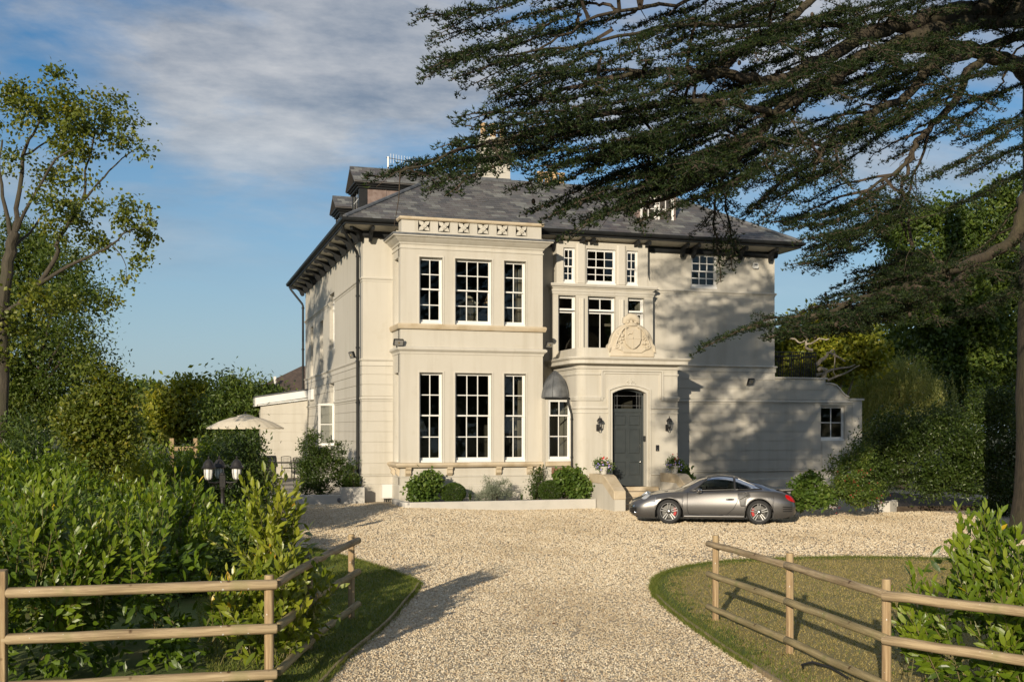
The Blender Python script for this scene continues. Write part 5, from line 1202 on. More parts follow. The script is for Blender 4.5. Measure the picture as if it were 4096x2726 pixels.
for k, z in enumerate((1.045, .63, .20)):
    rail_rod(fa, (-1.9, 10.94, z), (1.0, 10.71, z), .049, 'rail_timber', 40+k)
    rail_rod(fa, (1.01, 10.80, z), (1.66, 12.79, z-.005), .044, 'green_timber' if k else 'rail_timber', 50+k); rail_rod(fa, (1.64, 12.74, z-.005), (2.44, 14.78, z-.01), .043, 'green_timber' if k else 'rail_timber', 60+k)
fb = thing('rail_fence', 'round rail timber fence crossing the parched lawn on the right', 'fence', (6.72, 11.0, 0), 'timber rail fences')
post_rod(fb, 6.86, 13.16, 1.125, .043); post_rod(fb, 6.64, 10.98, 1.13, .043); post_rod(fb, 6.33, 8.80, 1.13, .043); post_rod(fb, 7.2, 6.9, 1.13, .045)
for k, z in enumerate((1.0, .60, .17)):
    m_ = 'rail_timber' if k == 0 else 'green_timber'
    rail_rod(fb, (6.84, 13.34, z), (6.575, 10.90, z), .041, m_, 70+k); rail_rod(fb, (6.58, 10.96, z), (6.26, 8.70, z), .042, m_, 80+k); rail_rod(fb, (6.25, 8.74, z-.01), (7.2, 6.75, z-.01), .046, 'rail_timber', 90+k)
t = MB(); t.tube([(6.30, 10.15, .02), (6.27, 10.13, .08), (6.31, 10.0, .13), (6.42, 9.85, .10), (6.47, 9.7, .05), (6.50, 9.62, .02)], .013, 8); tag(t.build('garden_hose', 'hose', None, True), 'loop of black hose lying on the lawn under the right fence', 'hose')
t = MB(); t.tube([(6.18, 8.95, .10), (6.22, 8.75, .14), (6.36, 8.5, .13), (6.6, 8.35, .08), (6.8, 8.3, .03)], .018, 8); tag(t.build('garden_hose', 'hose', None, True), 'black hose at the foot of the third fence post on the right', 'hose')
# ================================================================ the parked sports car
def car_paint():
    m, t, b = new_mat('car_paint'); co = coords(t)
    fl = ramp(t, noise(t, co, 900, 1), [(.35, (.135, .130, .127)), (.65, (.168, .161, .157))])
    link(t, fl, b.inputs['Base Color']); b.inputs['Metallic'].default_value = .75; b.inputs['Roughness'].default_value = .34
    b.inputs['Coat Weight'].default_value = 1.0; b.inputs['Coat Roughness'].default_value = .04
car_paint()
simple('alloy', (.34, .335, .325), .48, metal=.5); simple('alloy_dark', (.045, .044, .043), .45, metal=.3); simple('brake_red', (.42, .010, .008), .45); simple('tail_red', (.42, .006, .006), .15, coat=.8)
simple('car_black', (.012, .012, .013), .4); simple('chrome', (.75, .74, .72), .10, metal=1.0); simple('seat_leather', (.05, .048, .045), .6); simple('lamp_clear', (.50, .51, .52), .10, metal=.4, coat=1.0); simple('disc_steel', (.10, .097, .09), .45, metal=.5)
car = thing('sports_car', 'metallic grey two door sports coupe with red brake calipers parked by the steps', 'car', (0, 0, 0))
CT = [  # x, w, zb, wsh, zs, wbelt, zbelt, wmid, zmid, wroof, zroof, ztop
 (2.235, .46, .30, .44, .47, .38, .49, .28, .50, .16, .505, .51), (2.19, .60, .25, .56, .52, .48, .545, .36, .555, .2, .56, .565), (2.10, .75, .20, .67, .575, .57, .60, .43, .61, .24, .615, .62), (1.95, .84, .17, .735, .645, .62, .655, .45, .66, .25, .67, .675),
 (1.70, .88, .16, .77, .745, .64, .735, .48, .735, .25, .74, .745), (1.40, .90, .16, .785, .815, .66, .80, .50, .795, .26, .80, .81), (1.10, .905, .16, .795, .845, .69, .835, .52, .842, .27, .86, .87),
 (.85, .90, .16, .80, .84, .72, .858, .60, .885, .32, .915, .93), (.60, .895, .16, .81, .832, .745, .868, .675, .955, .56, 1.02, 1.06), (.30, .89, .16, .82, .83, .76, .875, .685, 1.04, .555, 1.165, 1.215),
 (0, .89, .16, .825, .835, .765, .88, .685, 1.075, .53, 1.225, 1.28), (-.3, .895, .16, .83, .845, .77, .89, .68, 1.085, .51, 1.24, 1.298), (-.6, .905, .16, .835, .858, .77, .90, .67, 1.07, .49, 1.20, 1.258),
 (-.9, .92, .16, .845, .872, .765, .915, .645, 1.03, .45, 1.125, 1.17), (-1.2, .93, .16, .845, .88, .745, .925, .60, .99, .39, 1.055, 1.09), (-1.5, .93, .16, .83, .87, .72, .905, .56, .945, .33, .98, 1.005),
 (-1.8, .915, .18, .80, .82, .70, .86, .55, .89, .30, .915, .93), (-2.0, .87, .22, .765, .745, .66, .79, .50, .825, .28, .85, .86), (-2.10, .80, .26, .71, .66, .61, .70, .46, .725, .26, .74, .75), (-2.17, .68, .33, .61, .55, .52, .575, .40, .59, .22, .60, .605)]
CT = np.array(CT[::-1]); XA = (1.175, -1.175); RA = .368
def crow(x):
    xs = CT[:, 0]; i = int(np.clip(np.searchsorted(xs, x)-1, 0, len(xs)-2)); t = (x-xs[i])/(xs[i+1]-xs[i])
    p1, p2 = CT[i], CT[i+1]
    def slope(k):
        if k <= 0 or k >= len(xs)-1: return (CT[min(k+1, len(xs)-1)]-CT[max(k-1, 0)])/(xs[min(k+1, len(xs)-1)]-xs[max(k-1, 0)])
        return (CT[k+1]-CT[k-1])/(xs[k+1]-xs[k-1])
    h_ = xs[i+1]-xs[i]; m1, m2 = slope(i)*h_, slope(i+1)*h_
    return (2*t**3-3*t*t+1)*p1+(t**3-2*t*t+t)*m1+(-2*t**3+3*t*t)*p2+(t**3-t*t)*m2
NL, NU = 7, 10            # lower side rows, upper rows
def csec(x):
    _, w_, zb, wsh, zs, wb, zbl, wm, zm, wr, zr, zt = crow(x)
    zlow = zb
    for xa in XA:
        if abs(x-xa) < RA: zlow = max(zlow, .33+math.sqrt(RA**2-(x-xa)**2))
    mid = min(.50, (zb+zs)/2+.02)
    pz = [zb, zb+.35*(mid-zb), mid, mid+.55*(zs-mid), zs]; py = [w_-.07, w_-.018, w_, w_-.022, wsh]
    pts = [(float(np.interp(z, pz, py)), z) for z in np.linspace(zlow, zs, NL)]
    K = [(wsh, zs), (wb, zbl), (wm, zm), (wr, zr), (wr*.5, zr+(zt-zr)*.72), (0, zt)]
    K0 = [pts[-2]]+K+[(-wr*.5, zr+(zt-zr)*.72)]
    up = []
    for i in range(len(K)-1):
        p0, p1, p2, p3 = [np.array(q) for q in K0[i:i+4]]
        for t in ((.5, 1.0) if i else (.35, .7, 1.0)):
            c = .5*((2*p1)+(-p0+p2)*t+(2*p0-5*p1+4*p2-p3)*t*t+(-p0+3*p1-3*p2+p3)*t**3); up.append((float(max(c[0], 0)), float(c[1])))
    return pts+up            # NL + 11 points
NS = NL+11
VB, VR = NL+2, NL+6           # index of belt line and roof edge
def csurf(x, v):
    s = csec(x); i = int(min(max(v, 0), NS-1.001)); t = v-i
    return np.array([x, s[i][0]*(1-t)+s[i+1][0]*t, s[i][1]*(1-t)+s[i+1][1]*t])
def cnorm(x, v):
    a = csurf(x+.02, v)-csurf(x-.02, v); b = csurf(x, v+.3)-csurf(x, v-.3); n = np.cross(b, a); n = n/np.linalg.norm(n)
    return n if n[1] >= -1e-3 else -n
xs = sorted(set([round(float(q), 4) for q in np.linspace(-2.17, 2.235, 74)]+[round(xa+RA*math.sin(a_)*1.0, 4) for xa in XA for a_ in np.linspace(-1.5707, 1.5707, 21)]+[round(xa+s*(RA+.004), 4) for xa in XA for s in (-1, 1)]))
# side glass outline in (x, v)
def wfront(q): return .55-.42*q-.03*math.sin(q*3.14)
def wrear(q): return -1.26+.46*q**1.5
def inglass(x, v):
    q = (v-VB-.25)/(VR-VB-.05)
    if 0.03 < q < .97 and wrear(q)+.03 < x < wfront(q)-.03 and not (-.60 < x < -.52): return True
    if v > VR+.1 and .20+.08*(v-VR)/4 < x < .74: return True     # windscreen
    if v > VR+.4 and -1.42 < x < -.78: return True               # rear screen
    return False
mb = MB(); vs = []; idx = {}
secs = [csec(x) for x in xs]
for i, x in enumerate(xs):
    for j, (y, z) in enumerate(secs[i]): idx[i, j, 1] = len(vs); vs.append((x, y, z))
    for j, (y, z) in enumerate(secs[i]):
        if j == NS-1: idx[i, j, -1] = idx[i, j, 1]
        else: idx[i, j, -1] = len(vs); vs.append((x, -y, z))
fs = []
for i in range(len(xs)-1):
    xm = (xs[i]+xs[i+1])/2
    for j in range(NS-1):
        if inglass(xm, j+.5): continue
        for s in (1, -1):
            q = (idx[i, j, s], idx[i+1, j, s], idx[i+1, j+1, s], idx[i, j+1, s]); q = tuple(dict.fromkeys(q)); fs.append(q if s > 0 else q[::-1])
for i in (0, len(xs)-1):
    ring = [idx[i, j, 1] for j in range(NS)]+[idx[i, j, -1] for j in range(NS-2, -1, -1)]; fs.append(tuple(ring))
mb.add(vs, fs); body = mb.build('body', 'car_paint', car, True)
body.data.polygons.foreach_set('use_smooth', [True]*len(body.data.polygons))
md = body.modifiers.new('s', 'SUBSURF'); md.levels = 0; md.render_levels = 1
def patch(name, mat, xf, vr, parent=None, off=.006, nu=14, nv=8, side=1, sub=None):
    """sheet laid on the body: xf(q) gives the two x limits for q in 0..1 across the v range"""
    V = []; F = []
    for b in range(nv+1):
        q = b/nv; v = vr[0]+(vr[1]-vr[0])*q; xa, xb = xf(q)
        for a in range(nu+1):
            x = xa+(xb-xa)*a/nu; p = csurf(x, v)+cnorm(x, v)*off; V.append((p[0], p[1]*side, p[2]))
    F = [(b*(nu+1)+a, b*(nu+1)+a+1, (b+1)*(nu+1)+a+1, (b+1)*(nu+1)+a) for b in range(nv) for a in range(nu)]
    m_ = MB(); m_.add(V, F); o = m_.build(name, mat, parent or car, True); return o
def epatch(name, mat, xc, vc, rx, rv, side, dome, skew=0, parent=None, n=20, m=4):
    V = []
    for b in range(m+1):
        r = b/m
        for a in range(n):
            th = 2*math.pi*a/n; dv = rv*r*math.sin(th); x = xc+rx*r*math.cos(th)+skew*rx*dv/rv; v = min(max(vc+dv, .2), NS-1.3)
            p = csurf(x, v)+cnorm(x, v)*(.004+dome*(1-r*r)); V.append((p[0], p[1]*side, p[2]))
    m_ = MB(); m_.add(V, [(b*n+a, b*n+(a+1) % n, (b+1)*n+(a+1) % n, (b+1)*n+a) for b in range(m) for a in range(n)]); return m_.build(name, mat, parent or car, True)
def across(name, mat, xf, v0, off=.006, n=10, m=8):
    V = []
    for b in range(-m, m+1):
        q = 1-abs(b)/m; v = v0+(NS-1-v0)*q; xa, xb = xf(q); s = 1 if b <= 0 else -1
        for a in range(n+1):
            x = xa+(xb-xa)*a/n; p = csurf(x, min(v, NS-1.01))+np.array([.004, 0, off]); V.append((p[0], p[1]*s, p[2]))
    k = n+1; m_ = MB(); m_.add(V, [(b*k+a, b*k+a+1, (b+1)*k+a+1, (b+1)*k+a) for b in range(2*m) for a in range(n)]); return m_.build(name, mat, car, True)
def outline(xf, vr, side, n=10, off=.008):
    pts = []
    for q in np.linspace(0, 1, n): pts.append((xf(q)[0], vr[0]+(vr[1]-vr[0])*q))
    for s in np.linspace(0, 1, n)[1:]: a, b = xf(1); pts.append((a+(b-a)*s, vr[1]))
    for q in np.linspace(1, 0, n)[1:]: pts.append((xf(q)[1], vr[0]+(vr[1]-vr[0])*q))
    for s in np.linspace(1, 0, n)[1:]: a, b = xf(0); pts.append((a+(b-a)*s, vr[0]))
    out = []
    for x, v in pts: p = csurf(x, v)+cnorm(x, v)*off; out.append((p[0], p[1]*side, p[2]))
    return out
vr = (VB+.25, VR+.2)
for side in (1, -1):
    fd_ = lambda q: (-.535, wfront(q)); fq = lambda q: (wrear(q), -.575)
    g = patch('door_window', 'car_glass', fd_, vr, side=side); m_ = MB(); m_.tube(outline(fd_, vr, side), .011, 6); m_.build('window_seal', 'car_black', g, True)
    g = patch('quarter_window', 'car_glass', fq, vr, side=side); m_ = MB(); m_.tube(outline(fq, vr, side), .011, 6); m_.build('window_seal', 'car_black', g, True)
    # bright strip over the side glass
    pts = []
    for x in np.linspace(.62, -1.25, 26):
        q = 1.0; v = VR+.35 if x < .0 else None
        if v is None: q = (0.62-x)/.62; v = VB+.5+(VR+.35-VB-.5)*q
        if x < -.62: q2 = (x+1.25)/.63; v = VB+.6+(VR+.35-VB-.6)*max(q2, 0)**.6
        p = csurf(x, v)+cnorm(x, v)*.006; pts.append((p[0], p[1]*side, p[2]))
    m_ = MB(); m_.tube(pts, .010, 6); m_.build('roof_drip_strip', 'car_paint', car, True)
    # door shut lines, sill line
    line = [(.69, NL-.6), (.695, NL-2), (.70, 2.2), (.66, 1.0), (.3, .75), (-.1, .75), (-.34, .95), (-.50, 2.2), (-.62, 4.0), (-.64, NL-.6)]
    pl = []
    for (xa, va), (xb, vb) in zip(line[:-1], line[1:]):
        for t_ in np.linspace(0, 1, 6)[:-1]: p = csurf(xa+(xb-xa)*t_, va+(vb-va)*t_)+cnorm(xa+(xb-xa)*t_, va+(vb-va)*t_)*.001; pl.append((p[0], p[1]*side, p[2]))
    m_ = MB(); m_.tube(pl, .006, 5); m_.build('door_gap', 'car_black', car, True)
    # sill skirt
    m_ = MB(); m_.prism([(.79*side, .17), (.90*side, .175), (.91*side, .22), (.89*side, .245), (.80*side, .25)], 'x', -.79, .79); m_.build('side_skirt', 'car_paint', car, bevel=.01)
    # side air intake with blade
    xi = lambda q: (-.94+.02*q, -.70+.09*q); vi = (2.9, NL-1.35)
    g = patch('side_intake', 'car_black', xi, vi, off=.008, side=side); m_ = MB(); m_.tube(outline(xi, vi, side, off=.012), .014, 6); m_.build('intake_rim', 'car_paint', g, True)
    p0, p1 = csurf(-.68, 4.3), csurf(-.90, 4.3); m_ = MB(); m_.tube([(p0[0], (p0[1]+.014)*side, p0[2]), (p1[0], (p1[1]+.014)*side, p1[2])], .009, 6); m_.build('intake_blade', 'chrome', g)
    # door handle, mirror
    p = csurf(-.42, 4.35); m_ = MB(); m_.tube([(p[0]+.11, (p[1]+.012)*side, p[2]), (p[0]+.05, (p[1]+.03)*side, p[2]+.004), (p[0]-.06, (p[1]+.03)*side, p[2]+.006), (p[0]-.11, (p[1]+.012)*side, p[2]+.004)], [.012, .022, .022, .012], 8); m_.build('door_handle', 'chrome', car, True)
    m_ = MB(); m_.sphere((.40, .97*side, .90), .10, 14, 8, sx=.75, sy=1.15, sz=.62); m_.tube([(.42, .80*side, .86), (.42, .92*side, .88)], .022, 6); mr = m_.build('door_mirror', 'car_paint', car, True)
    m_ = MB(); m_.sphere((.335, .975*side, .90), .075, 12, 8, sx=.35, sy=1.15, sz=.62); m_.build('mirror_glass', 'chrome', mr, True)
    # headlight, indicator, tail light
    g = epatch('headlight', 'lamp_clear', 1.765, NL-.05, .135, 1.55, side, .035, -.25); epatch('headlight_reflector', 'chrome', 1.74, NL-.1, .06, .7, side, .045, -.2, parent=g)
    g = patch('side_marker', 'lamp_clear', lambda q: (1.52, 1.66), (NL-2.9, NL-2.5), off=.008, side=side, nv=2, nu=4)
    epatch('tail_light', 'tail_red', -1.985, NL-1.55, .13, .85, side, .018, .1)
    for k in range(3): patch('rear_vent', 'car_black', lambda q: (-2.03, -1.78), (1.6+k*.55, 1.85+k*.55), off=.008, side=side, nv=2, nu=6)
    patch('front_intake', 'car_black', lambda q: (2.04, 2.205), (1.0, 3.6), off=.008, side=side, nv=5, nu=6)
    for k in range(3): patch('intake_louvre', 'alloy_dark', lambda q: (2.05, 2.20), (1.4+k*.7, 1.65+k*.7), off=.022, side=side, nv=1, nu=6)
    m_ = MB(); p = csurf(2.06, 1.5); m_.sphere((p[0], (p[1]+.005)*side, p[2]), .045, 12, 6, sy=.5); m_.build('fog_light', 'chrome', car, True)
    patch('front_lamp_bar', 'chrome', lambda q: (2.08, 2.19), (4.0, 4.5), off=.010, side=side, nv=2, nu=4)
    # wheel arch lips and liners
    for xa in XA:
        pts = []
        for a_ in np.linspace(-1.45, 1.45, 21):
            x = xa+RA*math.sin(a_); s = csec(x); pts.append((x, (s[0][0]+.004)*side, s[0][1]+.004))
        m_ = MB(); m_.tube(pts, .013, 6); m_.build('arch_lip', 'car_paint', car, True)
        m_ = MB(); n_ = 20; a_s = [math.pi*k/n_ for k in range(n_+1)]
        V = [(xa+.375*math.cos(a_), y_*side, .33+.375*math.sin(a_)) for y_ in (.50, .86) for a_ in a_s]; m_.add(V, [(k, k+1, n_+2+k, n_+1+k) for k in range(n_)]); m_.add([(xa+.375*math.cos(a_), .50*side, .33+.375*math.sin(a_)) for a_ in a_s], [tuple(range(n_+1))]); m_.build('wheel_arch_liner', 'car_black', car)
across('windscreen', 'car_glass', lambda q: (.14+.05*q, .78+.05*q), VR-.1)
across('rear_screen', 'car_glass', lambda q: (-1.45, -.75-.02*q), VR+.35)
m_ = MB(); m_.box(-2.0, 2.05, -.50, .50, .15, .40); m_.box(-.79, .79, -.82, .82, .15, .40); m_.build('underbody', 'car_black', car)
# whale tail spoiler
m_ = MB(); m_.prism([(-1.64, .935), (-1.80, .935), (-2.02, .945), (-2.11, .935), (-2.12, .915), (-2.02, .89), (-1.80, .875)], 'y', -.62, .62); sp_ = m_.build('rear_wing', 'car_paint', car, bevel=.012)
m_ = MB(); m_.prism([(-1.80, .83), (-2.04, .80), (-2.05, .885), (-1.80, .88)], 'y', -.50, .50); m_.build('wing_base', 'car_paint', sp_, bevel=.01)
# interior
m_ = MB(); m_.box(.25, .80, -.68, .68, .60, .86); m_.box(-1.25, .3, -.72, .72, .38, .46); m_.build('dashboard', 'seat_leather', car, bevel=.04)
for s in (-.36, .36):
    m_ = MB(); m_.prism([(.10, .46), (.12, .58), (-.28, .56), (-.46, .92), (-.50, 1.12), (-.58, 1.13), (-.58, .9), (-.42, .46)], 'y', s-.22, s+.22); st = m_.build('seat', 'seat_leather', car, bevel=.05)
m_ = MB(); tor = [(.20+.05*math.sin(a_)*.0, .36+.18*math.cos(a_), .80+.17*math.sin(a_)) for a_ in np.linspace(0, 2*math.pi, 20)]; m_.tube([(x-.25*(z-.8), y, z) for x, y, z in tor], .014, 6); m_.build('steering_wheel', 'car_black', car, True)
# wheels: tyre, rim, five double spokes, disc and red caliper
def wheel(x, side, wd):
    c = (x, side*.80, .33)
    def tr(m): m.v = [(c[0]+p[0], c[1]+side*p[2], c[2]+p[1]) for p in m.v]; return m
    R_ = .328
    m = MB(); m.lathe([(.232, -wd), (.29, -wd), (.318, -wd*.86), (R_, -wd*.6), (R_, wd*.35), (.320, wd*.55), (.300, wd*.66), (.262, wd*.68), (.240, wd*.62), (.234, wd*.5)], 40, caps=False); ty = tr(m).build('wheel', 'rubber', car, True); ty['label'] = 'black tyre on a five spoke alloy wheel'
    m = MB(); m.lathe([(.226, wd*.50), (.236, wd*.58), (.238, wd*.63), (.233, wd*.65), (.226, wd*.62), (.220, wd*.5), (.212, wd*.1), (.21, -wd*.8)], 40, caps=False); rm = tr(m).build('rim', 'alloy', ty, True)
    m = MB(); m.lathe([(.0, -wd*.2), (.17, -wd*.2), (.172, -wd*.15), (0, -wd*.12)], 28); tr(m).build('brake_disc', 'disc_steel', ty, True)
    m = MB(); m.lathe([(.0, -wd*.75), (.21, -wd*.75), (.21, -wd*.7)], 28, caps=False); tr(m).build('hub_back', 'car_black', ty)
    m = MB()
    sgn = -1 if x > 0 else 1
    for a_ in np.linspace(-.55, .55, 8): pass
    arc_ = [(sgn*(-.0)+sgn*.155*math.cos(a_), .155*math.sin(a_)) for a_ in np.linspace(-.62, .62, 8)]
    vs = [(px_*(1+d), py_*(1+d), z_) for z_ in (-wd*.10, wd*.22) for d in (-.16, .26) for px_, py_ in arc_]
    k = 8; m.add(vs, [(i, i+1, k+i+1, k+i) for i in range(k-1)]+[(2*k+i, 3*k+i, 3*k+i+1, 2*k+i+1) for i in range(k-1)]+[(k+i, k+i+1, 3*k+i+1, 3*k+i) for i in range(k-1)]+[(i, 2*k+i, 2*k+i+1, i+1) for i in range(k-1)]+[(0, k, 3*k, 2*k), (k-1, 3*k-1, 4*k-1, 2*k-1)]); tr(m).build('brake_caliper', 'brake_red', ty)
    for q in range(5):
        a_ = R(90+72*q); u = (math.cos(a_), math.sin(a_)); w_ = (-u[1], u[0])
        for s in (-1, 1):
            m = MB(); A = (.045, .018*s, wd*.42); B = (.226, .034*s, wd*.58); hw0, hw1 = .011, .014
            P = []
            for (r_, o_, z_), hw in ((A, hw0), (B, hw1)):
                for dz in (-.02, 0):
                    for k_ in (-1, 1): P.append((u[0]*r_+w_[0]*(o_+k_*hw), u[1]*r_+w_[1]*(o_+k_*hw), z_+dz))
            m.add(P, [(0, 1, 5, 4), (2, 6, 7, 3), (0, 4, 6, 2), (1, 3, 7, 5), (0, 2, 3, 1), (4, 5, 7, 6)]); tr(m).build('spoke', 'alloy', ty, bevel=.003)
    m = MB(); m.lathe([(.075, wd*.30), (.075, wd*.40), (.06, wd*.47), (.03, wd*.50), (0, wd*.5)], 20); tr(m).build('hub_cap', 'alloy_dark', ty, True)
    m = MB(); m.lathe([(.030, wd*.50), (.030, wd*.54), (.02, wd*.56), (0, wd*.565)], 16); tr(m).build('centre_cap', 'silver', ty, True)
for xa, wd in ((XA[0], .13), (XA[1], .15)):
    for s in (1, -1): wheel(xa, s, wd)
car.location = (14.20, 27.46, 0); car.rotation_euler = (0, 0, R(156))
CEDAR_LIMBS = [
  ( [(20.99, 21.78, 12.7), (19.06, 21.3, 12.26), (16.82, 20.71, 11.78), (15.9, 20.45, 11.43), (14.66, 20.08, 10.99), (13.67, 19.74, 10.57), (12.41, 19.15, 9.8), (11.42, 18.69, 9.27), (10.85, 18.42, 8.98), (10.05, 18.16, 8.91), (8.94, 17.78, 8.76), (8.66, 17.68, 8.73), (7.8, 17.32, 8.53), (7.14, 17.02, 8.33), (6.21, 16.49, 7.87)] , 0.25 , 0.02 ),
  ( [(20.99, 21.78, 12.46), (19.06, 21.3, 12.05), (16.82, 20.71, 11.49), (14.92, 20.07, 10.7), (13.52, 19.52, 10.06), (12.56, 19.03, 9.4), (11.25, 18.41, 8.68), (10.63, 18.14, 8.27), (10.13, 17.96, 7.76), (9.27, 17.63, 7.32), (8.21, 17.21, 6.97), (7.1, 16.74, 6.54)] , 0.24 , 0.02 ),
  ( [(19.75, 20.86, 9.98), (18.66, 20.85, 10.65), (18.01, 20.79, 10.84), (16.9, 20.57, 10.9), (15.48, 20.18, 10.66), (14.42, 19.86, 10.42), (13.21, 19.39, 9.92)] , 0.22 , 0.1 ),
  ( [(16.16, 20.32, 10.64), (15.29, 19.92, 10.04), (14.59, 19.53, 9.4), (13.78, 19.19, 8.96), (12.95, 18.93, 8.52), (12.36, 18.74, 8.26), (11.98, 18.61, 7.83), (11.68, 18.51, 7.36)] , 0.13 , 0.025 ),
  ( [(17.51, 20.68, 10.83), (16.7, 20.33, 10.3), (16.09, 19.93, 9.53), (15.28, 19.65, 8.86), (14.76, 19.49, 8.47), (14.62, 19.45, 8.19), (14.2, 19.32, 7.77), (13.57, 19.13, 7.41), (12.88, 18.91, 6.99)] , 0.11 , 0.02 ),
  ( [(19.75, 20.86, 8.95), (18.65, 20.58, 7.9), (18.34, 20.5, 7.37), (18.02, 20.42, 6.75), (17.34, 20.23, 6.39), (16.17, 19.91, 5.96), (14.84, 19.52, 5.56), (13.99, 19.26, 5.3), (12.76, 18.87, 4.99), (11.98, 18.61, 4.68), (10.49, 18.09, 4.43)] , 0.22 , 0.015 ),
  ( [(16.64, 20.04, 6.1), (16.41, 19.97, 5.88), (15.72, 19.78, 5.51), (15.06, 19.58, 5.2), (14.23, 19.33, 4.93)] , 0.13 , 0.03 ),
  ( [(14.62, 19.45, 8.23), (14.46, 19.4, 7.8), (14.28, 19.35, 7.34), (14.24, 19.34, 6.92), (14.37, 19.37, 6.56), (14.61, 19.45, 6.28)] , 0.05 , 0.012 ),
  ( [(13.28, 19.66, 11.84), (12.47, 19.4, 11.24), (11.71, 19.15, 10.57), (10.97, 18.85, 10.01), (10.07, 18.36, 9.38), (9.38, 17.93, 8.82), (9.16, 17.78, 8.62)] , 0.09 , 0.05 ),
  ( [(20.84, 21.62, 11.73), (18.99, 21.22, 11.58), (17.59, 20.77, 11.06), (16.2, 20.28, 10.49)] , 0.14 , 0.08 ),
  ( [(11.48, 19.07, 11.39), (9.83, 18.48, 10.63), (8.59, 18.01, 10.0), (6.89, 17.31, 9.39), (6.07, 16.87, 8.79), (5.35, 16.35, 8.23)] , 0.05 , 0.015 ),
  ( [(10.51, 17.94, 8.24), (9.6, 17.6, 8.19), (8.6, 17.24, 8.09), (7.55, 16.78, 7.8), (6.49, 16.31, 7.39), (5.5, 15.84, 7.03), (4.58, 15.36, 6.65), (3.72, 14.89, 6.27), (2.93, 14.42, 5.87)] , 0.065 , 0.012 ),
  ( [(10.13, 17.96, 7.76), (9.1, 17.57, 6.94), (7.93, 17.1, 6.34), (6.83, 16.62, 5.98)] , 0.09 , 0.015 ),
  ( [(13.87, 19.84, 10.72), (12.54, 19.43, 10.59), (11.48, 19.07, 10.37), (10.47, 18.72, 10.1), (8.59, 18.01, 9.65), (6.84, 17.17, 8.88), (5.52, 16.5, 8.41), (4.55, 15.93, 7.98)] , 0.07 , 0.012 ),
]
